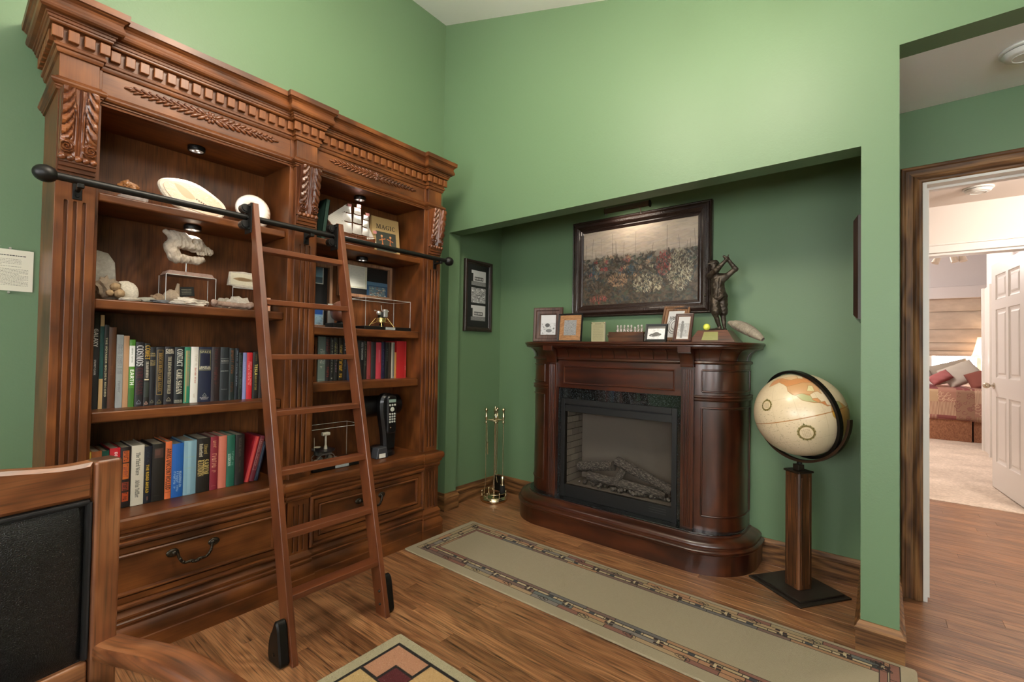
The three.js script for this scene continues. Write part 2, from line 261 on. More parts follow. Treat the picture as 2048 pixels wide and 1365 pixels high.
struct('ceiling_bedroom', W(box(-2.52, 3.6, 2.9, 3.0, -10.4, -5.29), 1), mWhite, 'white bedroom ceiling', 'ceiling');
{
  const s = poly([[-2.52, 0], [3.6, 0], [3.6, 2.9], [-2.52, 2.9]]); s.holes.push(new THREE.Path([[0.58, 0.82], [1.9, 0.82], [1.9, 2.1], [0.58, 2.1]].map((p) => new THREE.Vector2(...p))));
  struct('wall_bedroom_back', W(ext(s, 0.14, -10.54), 1), mLav, 'pale bedroom wall around the shaded window', 'wall');
  const w = struct('window_3', null, null, 'bedroom window below a roman shade', 'window');
  part(w, 'frame', W([box(0.58, 0.665, 0.82, 2.1, -10.5, -10.44), box(1.82, 1.9, 0.82, 2.1, -10.5, -10.44), box(0.665, 1.82, 0.82, 0.9, -10.5, -10.44), box(0.665, 1.82, 2.03, 2.1, -10.5, -10.44), box(1.2, 1.25, 0.9, 2.03, -10.49, -10.45)]), mTrimWhite);
  part(w, 'pane', quad([0.665, 0.9, -10.47], [1.82, 0.9, -10.47], [1.82, 2.03, -10.47], [0.665, 2.03, -10.47]), mGlass);
  part(w, 'valance', W(box(-0.5, 2.6, 2.135, 2.325, -10.4, -10.24, 0.005)), mLav);
}
// baseboards: an oak profile
const bbProf = [[0, 0], [0.016, 0], [0.016, 0.088], [0.02, 0.092], [0.02, 0.1], [0.013, 0.106], [0.011, 0.114], [0.006, 0.121], [0.004, 0.126], [0, 0.127]];
struct('baseboard_left', W(mould([[xA, 2.45], [xA, -0.2]], bbProf), 2), mOak, 'oak baseboard along the bookcase wall', 'baseboard');
struct('baseboard_niche', [W(mould([[xA, -2.06], [xA, zB], [-2.478, zB], [-2.478, zB - 0.113], [-2.534, zB - 0.113], [-2.534, zN]], bbProf), 2), W(mould([[-2.534, zN], [-0.064, zN]], bbProf), 0), W(mould([[-0.064, zN], [-0.064, zB], [0.056, zB], [0.056, zD]], bbProf), 0)], mOak, 'oak baseboard running around the niche', 'baseboard');
// oak door casing with a white jamb
{
  const d = struct('door_1', null, null, 'oak cased doorway to the hallway', 'doorway');
  const cp = [[0, 0], [0, 0.016], [0.006, 0.02], [0.014, 0.02], [0.02, 0.015], [0.034, 0.013], [0.046, 0.013], [0.052, 0.017], [0.062, 0.018], [0.07, 0.012], [0.078, 0.011], [0.083, 0.006], [0.083, 0]];
  const P = (ax, pts) => { const Q = []; const G = (i, j) => { const [x, y, dx, dy] = pts[i], [o, h] = cp[j]; return [x + dx * o, y + dy * o, zD + h]; }; for (let i = 0; i < pts.length - 1; i++) for (let j = 0; j < cp.length - 1; j++) { const a = G(i, j), b = G(i + 1, j), c = G(i + 1, j + 1), e = G(i, j + 1); Q.push(...a, ...b, ...c, ...a, ...c, ...e); } const g = new THREE.BufferGeometry(); g.setAttribute('position', new THREE.Float32BufferAttribute(Q, 3)); return W(toCreasedNormals(g, 0.5), ax); };
  part(d, 'casing_side', P(1, [[0.076, 0, 1, 0], [0.076, 2.117, 1, -1]]), mOak);
  part(d, 'casing_head', P(0, [[0.076, 2.117, 1, -1], [1.087, 2.117, -1, -1]]), mOak);
  part(d, 'casing_side', P(1, [[1.087, 2.117, -1, -1], [1.087, 0, -1, 0]]), mOak);
  part(d, 'jamb', W([box(0.157, 0.175, 0, 2.022, zD - 0.13, zD + 0.004), box(0.988, 1.006, 0, 2.022, zD - 0.13, zD + 0.004), box(0.157, 1.006, 2.022, 2.036, zD - 0.13, zD + 0.004)]), mTrimWhite);
  part(d, 'door_stop', W([box(0.175, 0.186, 0, 2.011, zD - 0.1, zD - 0.06), box(0.977, 0.988, 0, 2.011, zD - 0.1, zD - 0.06), box(0.175, 0.988, 2.011, 2.022, zD - 0.1, zD - 0.06)]), mTrimWhite);
}
{ // white bedroom doorway
  const d = struct('door_2', null, null, 'white cased doorway to the bedroom', 'doorway');
  part(d, 'casing', W([box(0.03, 0.1, 0, 2.11, -5.17, -5.152, 0.005), box(0.9, 0.97, 0, 2.11, -5.17, -5.152, 0.005), box(0.1, 0.9, 2.04, 2.11, -5.17, -5.152, 0.005), box(0.02, 0.98, 2.1, 2.115, -5.17, -5.145, 0.004)]), mTrimWhite);
  part(d, 'jamb', W([box(0.1, 0.115, 0, 2.04, -5.29, -5.17), box(0.885, 0.9, 0, 2.04, -5.29, -5.17), box(0.115, 0.885, 2.02, 2.04, -5.29, -5.17)]), mTrimWhite);
}
struct('trim_1', W([box(1.0, 1.05, 0, 2.06, -8.35, -8.3, 0.004), box(1.025, 1.05, 0, 2.06, -8.3, -7.7, 0.004), box(1.0, 1.05, 0, 2.06, -7.85, -7.8, 0.004)]), mTrimWhite, 'white trim of the closet beside the bedroom door', 'trim');
struct('baseboard_bedroom', W([box(-2.4, 3.48, 0.004, 0.1, -10.4, -10.385)]), mTrimWhite, 'white baseboard below the bedroom window', 'baseboard');
// lamps (outside the picture) that light the three rooms
function ceilingLamp(name, label, L, topY, r = 0.16) {
  const t = thing(name, label, 'lamp'); const [x, y, z] = L.pos;
  part(t, 'canopy', cyl(0.05, 0.06, 0.03, x, topY - 0.03, z, 24), mNickel); part(t, 'stem', cyl(0.008, 0.008, topY - 0.03 - (y + r), x, y + r, z, 12), mNickel);
  part(t, 'glass_globe', sph(r, x, y, z, 32), M({ color: 0xffffff, emissive: new THREE.Color(L.color), emissiveIntensity: 3, roughness: 0.4 }));
  const p = new THREE.PointLight(L.color, L.power, 0, 2); p.position.set(x, y, z); p.shadow.radius = r / 0.02; p.castShadow = true; t.add(p); return t;
}
ceilingLamp('pendant_lamp', 'white globe pendant hanging before the fireplace niche', LAMP, 3.615 - 0.3228 * (LAMP.pos[0] - xA) + 0.005);
ceilingLamp('pendant_lamp', 'added unseen white globe pendant that brightens the bookcase wall', LAMP2, 3.615 - 0.3228 * (LAMP2.pos[0] - xA) + 0.005);  // extra pendant added for its light on the bookcase wall
ceilingLamp('hallway_lamp', 'white globe lamp on the hallway ceiling', HALL, 2.431, 0.1);
ceilingLamp('bedroom_lamp', 'white globe lamp on the bedroom ceiling', BED, 2.9, 0.15);

// ---------------------------------------------------------------- bookcase
seed(31);
const ZP = [[-0.243, -0.350], [-1.082, -1.188], [-1.928, -2.036]], BAY = [[-0.362, -1.062], [-1.208, -1.914]];
const xF = -2.24, xBay = -2.268, xBk = -2.545;
const bc = thing('bookcase', 'tall carved wooden double bookcase with fluted pilasters and dentil cornice', 'bookcase');
const slotBoard = (z0, z1, y0, y1, s0, s1, x0, x1, sw = 0.009) => {
  const lo = Math.min(z0, z1), hi = Math.max(z0, z1), s = poly([[lo, y0], [hi, y0], [hi, y1], [lo, y1]]), zc = (lo + hi) / 2;
  for (const k of [-1, 0, 1]) { const c = zc + k * (hi - lo) * 0.225, h = new THREE.Path(); h.absarc(c, s1 - sw / 2, sw / 2, 0, PI, false); h.absarc(c, s0 + sw / 2, sw / 2, PI, 2 * PI, false); s.holes.push(h); }
  return ext(s, x1 - x0, x0, 'x', 0.0014);
};
const casePath = (xf, xb, zs = ZP) => [[-2.556, zs[0][0]], [xf, zs[0][0]], [xf, zs[0][1]], [xb, zs[0][1]], [xb, zs[1][0]], [xf, zs[1][0]], [xf, zs[1][1]], [xb, zs[1][1]], [xb, zs[2][0]], [xf, zs[2][0]], [xf, zs[2][1]], [-2.556, zs[2][1]]];
// carcass
for (const [a, b] of [[-0.243, -0.362], [-1.062, -1.208], [-1.914, -2.036]]) part(bc, 'upright', W(box(-2.556, xBay + 0.004, 0.52, 2.2, b, a, 0.002), 1), mCase);
for (const [a, b] of BAY) { part(bc, 'back_panel', W(box(-2.556, xBk, 0.52, 2.09, b, a), 1), mCaseIn); part(bc, 'top_panel', W(box(xBk, xBay - 0.02, 2.072, 2.09, b, a), 2), mCaseIn); }
function leafRelief(z0, z1, y0, y1) {
  const nu = 44, nv = 84, P = [], U = [], pos = (i, j) => {
    const u = i / nu, v = j / nv, s = Math.abs(u - 0.5) * 2, w = z1 - z0, hh = y1 - y0; let b = 0.02 + 0.032 * sstep(0.05, 0.95, v) + 0.004 * Math.sin(v * PI * 2);
    let h = 0.55 * Math.exp(-((s / 0.07) ** 2)) + 0.6 * Math.exp(-(((s - 0.2 - 0.18 * sstep(0.55, 1, v)) / 0.06) ** 2));
    const q = v * 6.6 - (1 - s) * (1 - s) * 3.1 + 0.25, fr = q - Math.floor(q), m = sstep(0.24, 0.36, s) * (1 - sstep(0.93, 1.0, s)) * sstep(0.2, 0.27, v);
    h = Math.max(h * (s < 0.42 ? 1 : 0.4), m * (0.25 + 0.95 * Math.pow(Math.sin(PI * fr), 0.7) * (1 - 0.45 * fr)));
    const dx = (s - 0.62) * w / 2, dy = (v - 0.13) * hh, r = Math.hypot(dx, dy), an = Math.atan2(dy, dx), vm = 1 - sstep(0.019, 0.024, r);
    if (vm > 0) h = lerp(h, 0.35 + 0.65 * (0.5 + 0.5 * Math.cos(r / 0.0085 * 2 * PI + an)), vm);
    const edge = 1 - sstep(0.9, 1, s) * 0.6; return [xF + b * edge + 0.0135 * h * edge, y0 + v * hh, z0 + u * w];
  };
  for (let j = 0; j < nv; j++) for (let i = 0; i < nu; i++) { const a = pos(i, j), b = pos(i + 1, j), c = pos(i + 1, j + 1), d = pos(i, j + 1); P.push(...a, ...c, ...b, ...a, ...d, ...c); }
  const g = new THREE.BufferGeometry(); g.setAttribute('position', new THREE.Float32BufferAttribute(P, 3)); return W(toCreasedNormals(g, 1.2), 1);
}
ZP.forEach(([a, b]) => {
  const zc = (a + b) / 2, p = part(bc, 'pilaster', [W(slotBoard(a, b, 0.53, 1.77, 0.555, 1.685, xBay, xF), 1), W(box(xBay, xF - 0.001, 0.53, 1.77, b + 0.004, a - 0.004).translate(-0.009, 0, 0), 1), W(box(xBay, xF, 1.77, 2.2, b, a, 0.002), 1)], mCase);
  const z0 = zc - 0.051, z1 = zc + 0.051, side = []; side.push([xF, 1.826]); for (let j = 0; j <= 10; j++) { const v = j / 10; side.push([xF + 0.016 + 0.032 * sstep(0.05, 0.95, v) + 0.004 * Math.sin(v * PI * 2), lerp(1.83, 2.064, v)]); } side.push([xF, 2.064]);
  const co = part(p, 'corbel', [leafRelief(z0, z1, 1.834, 2.064), W(ext(poly(side), 0.1, zc - 0.05), 1), ...[-2, -1, 0, 1, 2].map((k) => W(sph(0.0115, xF + 0.022, 1.828, zc + k * 0.0205, 12), 1)), W(ext(poly([[xF, 1.783], [xF + 0.008, 1.785], [xF + 0.01, 1.797], [xF + 0.016, 1.8], [xF + 0.018, 1.811], [xF + 0.022, 1.814], [xF + 0.022, 1.822], [xF, 1.822]]), 0.098, zc - 0.049), 2)], mCarve, 'carved acanthus bracket');
});
part(bc, 'capital_moulding', W(mould(casePath(xF, xBay), [[0, 2.064], [0.006, 2.065], [0.007, 2.072], [0.011, 2.075], [0.011, 2.079], [0.017, 2.083], [0.021, 2.09], [0.021, 2.096], [0.016, 2.102], [0.009, 2.106], [0.005, 2.112], [0, 2.113]]), 2), mCase);
const cor = part(bc, 'cornice', W([mould(casePath(xF, xBay), [[0, 2.194], [0.006, 2.196], [0.009, 2.204], [0.009, 2.211], [0.015, 2.214], [0.016, 2.222], [0.012, 2.226], [0.012, 2.28], [0.028, 2.282], [0.031, 2.286], [0.031, 2.292], [0.035, 2.294], [0.036, 2.302], [0.04, 2.304], [0.041, 2.309], [0.052, 2.312], [0.058, 2.318], [0.06, 2.326], [0.058, 2.334], [0.054, 2.342], [0.053, 2.35], [0.056, 2.358], [0.062, 2.363], [0.064, 2.366], [0.07, 2.369], [0.071, 2.392], [0.0, 2.392]]), box(-2.556, -2.23, 2.36, 2.39, -2.06, -0.22)], 2), mCase);
{ const dg = W(box(0, 0.016, -0.02, 0.02, -0.0148, 0.0148, 0.0025), 1); const d2 = dg.clone().rotateY(PI / 2);
  const put = (x, z, rot) => { const m = part(cor, 'dentil', rot ? d2 : dg, mCase); m.position.set(x, 2.255, z); };
  for (const [a, b] of ZP) for (let k = 0; k < 4; k++) put(xF + 0.011, a + 0.0095 - k * ((a - b + 0.019) / 3), false);
  for (const [a, b] of [[ZP[0][1], ZP[1][0]], [ZP[1][1], ZP[2][0]]]) { const n = 16, z0 = a - 0.044, z1 = b + 0.03; for (let k = 0; k < n; k++) put(xBay + 0.011, lerp(z0, z1, k / (n - 1)), false); }
  for (let k = 0; k < 7; k++) { put(-2.275 - k * 0.042, ZP[0][0] + 0.027, true); put(-2.275 - k * 0.042, ZP[2][1] - 0.011, true); }
}
for (const [a, b] of [[ZP[0][1], ZP[1][0]], [ZP[1][1], ZP[2][0]]]) {
  const f = part(bc, 'frieze', W(box(-2.3, xBay, 2.07, 2.2, b, a), 2), mCase), zc = (a + b) / 2, y = 2.164, G = [], x = xBay + 0.003;
  const leaf = (z, yy, ang, L, wd) => { const g = new THREE.SphereGeometry(1, 10, 6); g.scale(0.0066, wd, L); g.rotateX(ang); g.translate(x, yy, z); G.push(ng(g)); };
  for (const sd of [-1, 1]) {
    for (let k = 0; k < 10; k++) { const t = 0.028 + k * 0.0245, sc = 1 - k * 0.045; for (const e of [-1, 1]) { leaf(zc + sd * (t + 0.004), y + e * 0.0125 * sc, -sd * e * 0.55, 0.021 * sc, 0.0078 * sc); leaf(zc + sd * (t + 0.016), y + e * 0.0055 * sc, -sd * e * 0.3, 0.017 * sc, 0.0058 * sc); } G.push(sph(0.0042 * sc, x + 0.003, y + 0.001, zc + sd * (t + 0.012), 8)); }
    leaf(zc + sd * 0.274, y, 0, 0.017, 0.0055); G.push(rod([x - 0.001, y, zc + sd * 0.01], [x - 0.001, y, zc + sd * 0.27], 0.003, 0.0015, 8));
  }
  for (let k = 0; k < 9; k++) { const an = k / 9 * 2 * PI; leaf(zc + Math.cos(an) * 0.015, y + Math.sin(an) * 0.015, -an, 0.0115, 0.007); } G.push(sph(0.0085, x + 0.004, y, zc, 12), ...[0, 1, 2, 3, 4].map((k) => sph(0.004, x + 0.006, y + Math.sin(k * 1.257) * 0.0085, zc + Math.cos(k * 1.257) * 0.0085, 8)));
  part(f, 'carved_garland', W(G, 2), mCarve, 'carved leaf garland with a rosette');
}
// shelves
const shelf = (bay, top, th) => part(bc, 'shelf', W(box(xBk, -2.288, top - th, top, BAY[bay][1] + 0.001, BAY[bay][0] - 0.001, 0.007), 2), mCase);
shelf(0, 1.748, 0.034); shelf(0, 1.348, 0.039); shelf(0, 0.922, 0.042); shelf(1, 1.752, 0.034); shelf(1, 1.286, 0.044); shelf(1, 0.991, 0.048);
part(bc, 'shelf_pin', [sph(0.006, -2.5, 1.31, -1.91, 8)], mBronzeDark);
// base
const dz = 0.02, ZQ = ZP.map(([a, b]) => [a + dz, b + dz]);
part(bc, 'base', W([box(-2.556, -2.217, 0, 0.5, ZQ[2][1], ZQ[0][0])], 2), mCase);
part(bc, 'ledge', W([box(-2.556, -2.205, 0.492, 0.53, -2.034, ZQ[0][0] - 0.002), mould(casePath(-2.2, -2.214, ZQ), [[0, 0.436], [0.004, 0.438], [0.005, 0.446], [0.009, 0.449], [0.009, 0.456], [0.006, 0.46], [0.008, 0.466], [0.014, 0.472], [0.017, 0.48], [0.018, 0.486], [0.023, 0.489], [0.026, 0.496], [0.027, 0.508], [0.025, 0.52], [0.02, 0.528], [0.014, 0.531], [-0.03, 0.531]])], 2), mCase);
part(bc, 'plinth', W(mould(casePath(-2.2, -2.213, ZQ), [[0.025, 0], [0.025, 0.062], [0.0225, 0.066], [0.0225, 0.07], [0.025, 0.08], [0.0255, 0.09], [0.0225, 0.103], [0.017, 0.113], [0.012, 0.12], [0.012, 0.126], [0.015, 0.13], [0.015, 0.138], [0.01, 0.142], [0.01, 0.148], [0.013, 0.152], [0.0135, 0.16], [0.008, 0.168], [0.003, 0.176], [0, 0.18]]), 2), mCase);
ZQ.forEach(([a, b]) => part(bc, 'base_pilaster', [W(slotBoard(a, b, 0.17, 0.45, 0.19, 0.412, -2.216, -2.2, 0.008), 1), W(box(-2.216, -2.208, 0.17, 0.45, b + 0.003, a - 0.003), 1)], mCase));
[[ZQ[0][1] - 0.006, ZQ[1][0] + 0.006], [ZQ[1][1] - 0.006, ZQ[2][0] + 0.006]].forEach(([a, b]) => {
  const X = -2.216, d = part(bc, 'drawer', [W(box(X, X + 0.004, 0.19, 0.438, b, a), 2), W(frameMould(b, a, 0.188, 0.44, X, [[0, 0], [0, 0.017], [0.003, 0.022], [0.009, 0.0245], [0.015, 0.0225], [0.019, 0.016], [0.02, 0.0105], [0.023, 0.0105], [0.024, 0.014], [0.044, 0.014], [0.045, 0.0085], [0.048, 0.0085], [0.049, 0.016], [0.053, 0.0195], [0.058, 0.018], [0.061, 0.011], [0.062, 0.0045]], 'x'), 2)], mCase);
  const zc = (a + b) / 2 + 0.012, y = 0.344, xx = X + 0.004, pts = []; for (let k = 0; k <= 24; k++) { const t = k / 24 * 2 - 1, s = Math.abs(t); pts.push([xx + 0.026 + 0.004 * Math.cos(t * PI / 2), y + 0.004 - 0.05 * Math.pow(1 - s * s, 0.55) + 0.006 * Math.sin(s * PI * 2.2), zc + t * 0.062]); }
  const H = [tube(pts, 0.0055, 60, 8)];
  for (const e of [-1, 1]) { H.push(sph(0.016, xx + 0.003, y + 0.004, zc + e * 0.073, 14, 0.5, 1, 1.4), sph(0.01, xx + 0.009, y + 0.004, zc + e * 0.068, 12, 0.9, 1, 1), rod([xx, y + 0.002, zc + e * 0.062], [xx + 0.027, y + 0.002, zc + e * 0.062], 0.005, 0.0045)); for (let k = 0; k < 7; k++) H.push(sph(0.0042, xx + 0.006, y + 0.004 + Math.sin(k * 0.9) * 0.008, zc + e * 0.073 + Math.cos(k * 0.9) * 0.012, 6)); H.push(sph(0.0062, xx + 0.03, y - 0.02, zc + e * 0.053, 8), sph(0.005, xx + 0.03, y - 0.034, zc + e * 0.042, 8)); }
  for (let k = -2; k <= 2; k++) H.push(sph(0.0068 - Math.abs(k) * 0.0007, xx + 0.031, y - 0.045 + k * k * 0.0012, zc + k * 0.0095, 8));
  part(d, 'handle', H, mBronzeDark, 'antique bronze bail pull');
});
// puck lights
const puck = (z, y, label, x = -2.41) => {
  const t = thing('puck_light', label, 'light', 'puck lights in the bookcase'); t.userData.group = 'puck lights in the bookcase';
  part(t, 'housing', lathe([[0, 0], [0.031, 0], [0.034, -0.003], [0.034, -0.018], [0.031, -0.021], [0.027, -0.021], [0.027, -0.017], [0, -0.017]].map((p) => p), x, y, z, 28), mBlack);
  part(t, 'lens', cyl(0.0268, 0.0268, 0.003, x, y - 0.0185, z, 24), M({ color: 0xc9ccd0, roughness: 0.3, emissive: 0xffffff, emissiveIntensity: 0.05 }));
  for (let k = 0; k < 3; k++) part(t, 'diode', cyl(0.005, 0.005, 0.003, x + Math.cos(k * 2.1) * 0.013, y - 0.0205, z + Math.sin(k * 2.1) * 0.013, 10), M({ color: 0xffffff, emissive: 0xfff8ee, emissiveIntensity: 1.2 }));
  const s = new THREE.SpotLight(0xfff6ea, 0.5, 0, 1.05, 0.6, 2); s.position.set(x, y - 0.024, z); s.target.position.set(x + 0.004, y - 1, z); s.shadow.radius = 1.0; s.castShadow = true; t.add(s, s.target);
};
puck(-0.711, 2.072, 'black puck light above the fossil slab and nautilus shell'); puck(-0.705, 1.714, 'black puck light above the mounted fossil skull'); puck(-1.545, 2.072, 'black puck light above the ship model'); puck(-1.57, 1.718, 'black puck light above the lunar lander case');
// ladder rail
seed(33);
const rail = thing('ladder_rail', 'black horizontal ladder rail with ball ends across the bookcase', 'rail'), rx = -2.182, ry = 1.746;
part(rail, 'bar', rod([rx, ry, -0.235], [rx, ry, -2.045], 0.0135, 0.0135, 20), mBlack);
for (const z of [-0.213, -2.058]) part(rail, 'ball_end', sph(0.029, rx, ry, z, 24, 1, 1, 1.12), mBlack);
for (const [a, b] of ZP) { const z = (a + b) / 2 - 0.004; part(rail, 'bracket', [box(xF + 0.0005, xF + 0.006, 1.69, 1.775, z - 0.013, z + 0.013, 0.002), rod([xF + 0.003, 1.722, z], [rx, 1.73, z], 0.007), box(rx - 0.009, rx + 0.009, 1.72, 1.736, z - 0.01, z + 0.01, 0.003), rod([xF + 0.004, 1.703, z], [xF + 0.0095, 1.703, z], 0.006, 0.005, 12)], mIron); }
// ladder
const lad = thing('library_ladder', 'reddish wooden library ladder leaning on the black rail', 'ladder');
const lx = (y) => -1.682 - 0.25 * y;
const stile = (z0) => W(ext(poly([[lx(0) - 0.072, 0.0], [lx(0), 0.0], [lx(1.803), 1.803], [lx(1.803) - 0.03, 1.81], [lx(1.79) - 0.046, 1.79], [lx(1.62) - 0.046, 1.62], [lx(1.5) - 0.072, 1.5]]), 0.024, z0, 'z', 0.002), 1);
part(lad, 'stile', stile(-0.869), mLadder); part(lad, 'stile', stile(-1.277), mLadder);
for (const y of [1.612, 1.379, 1.146, 0.916, 0.685, 0.452, 0.232]) part(lad, 'rung', W(box(lx(y) - 0.064, lx(y) - 0.005, y - 0.023, y, -1.253, -0.869, 0.003), 2), mLadder);
for (const z of [-0.845, -1.253]) {
  const b = part(lad, 'roller_bracket', [box(-2.2, -2.135, 1.672, 1.803, z, z + 0.005, 0.002), sph(0.005, -2.15, 1.79, z + 0.006, 8), sph(0.005, -2.15, 1.69, z + 0.006, 8), sph(0.005, -2.165, 1.742, z + 0.006, 8)], mIron);
  for (const e of [-1, 1]) part(b, 'roller', [rod([rx + 0.016, ry + e * 0.035, z + 0.016], [rx - 0.014, ry + e * 0.035, z + 0.016], 0.019, 0.019, 20), rod([rx + 0.02, ry + e * 0.035, z + 0.016], [rx - 0.018, ry + e * 0.035, z + 0.016], 0.013, 0.013, 16)], mBlack);
}
for (const [z, s] of [[-0.845, 1], [-1.277, -1]]) {
  const sh = new THREE.Shape(); sh.moveTo(-1.80, 0.03); sh.quadraticCurveTo(-1.80, 0.002, -1.775, 0.002); sh.lineTo(-1.715, 0.002); sh.quadraticCurveTo(-1.70, 0.002, -1.7, 0.02); sh.lineTo(-1.722, 0.13); sh.quadraticCurveTo(-1.735, 0.172, -1.758, 0.155); sh.quadraticCurveTo(-1.768, 0.128, -1.778, 0.115); sh.quadraticCurveTo(-1.80, 0.085, -1.80, 0.03);
  const g = part(lad, 'wheel_guard', [ext(sh, 0.038, s > 0 ? z : z - 0.038, 'z', 0.006)], mIron, 'black floor wheel guard');
  part(g, 'axle_bolt', rod([-1.75, 0.04, z], [-1.75, 0.04, z + s * 0.042], 0.008, 0.007), mBronzeDark); for (const [bx, by] of [[-1.724, 0.05], [-1.73, 0.105]]) part(g, 'bolt', sph(0.006, bx, by, s > 0 ? z - 0.026 : z + 0.026, 8), mBronzeDark);
}

// ---------------------------------------------------------------- books
seed(41);
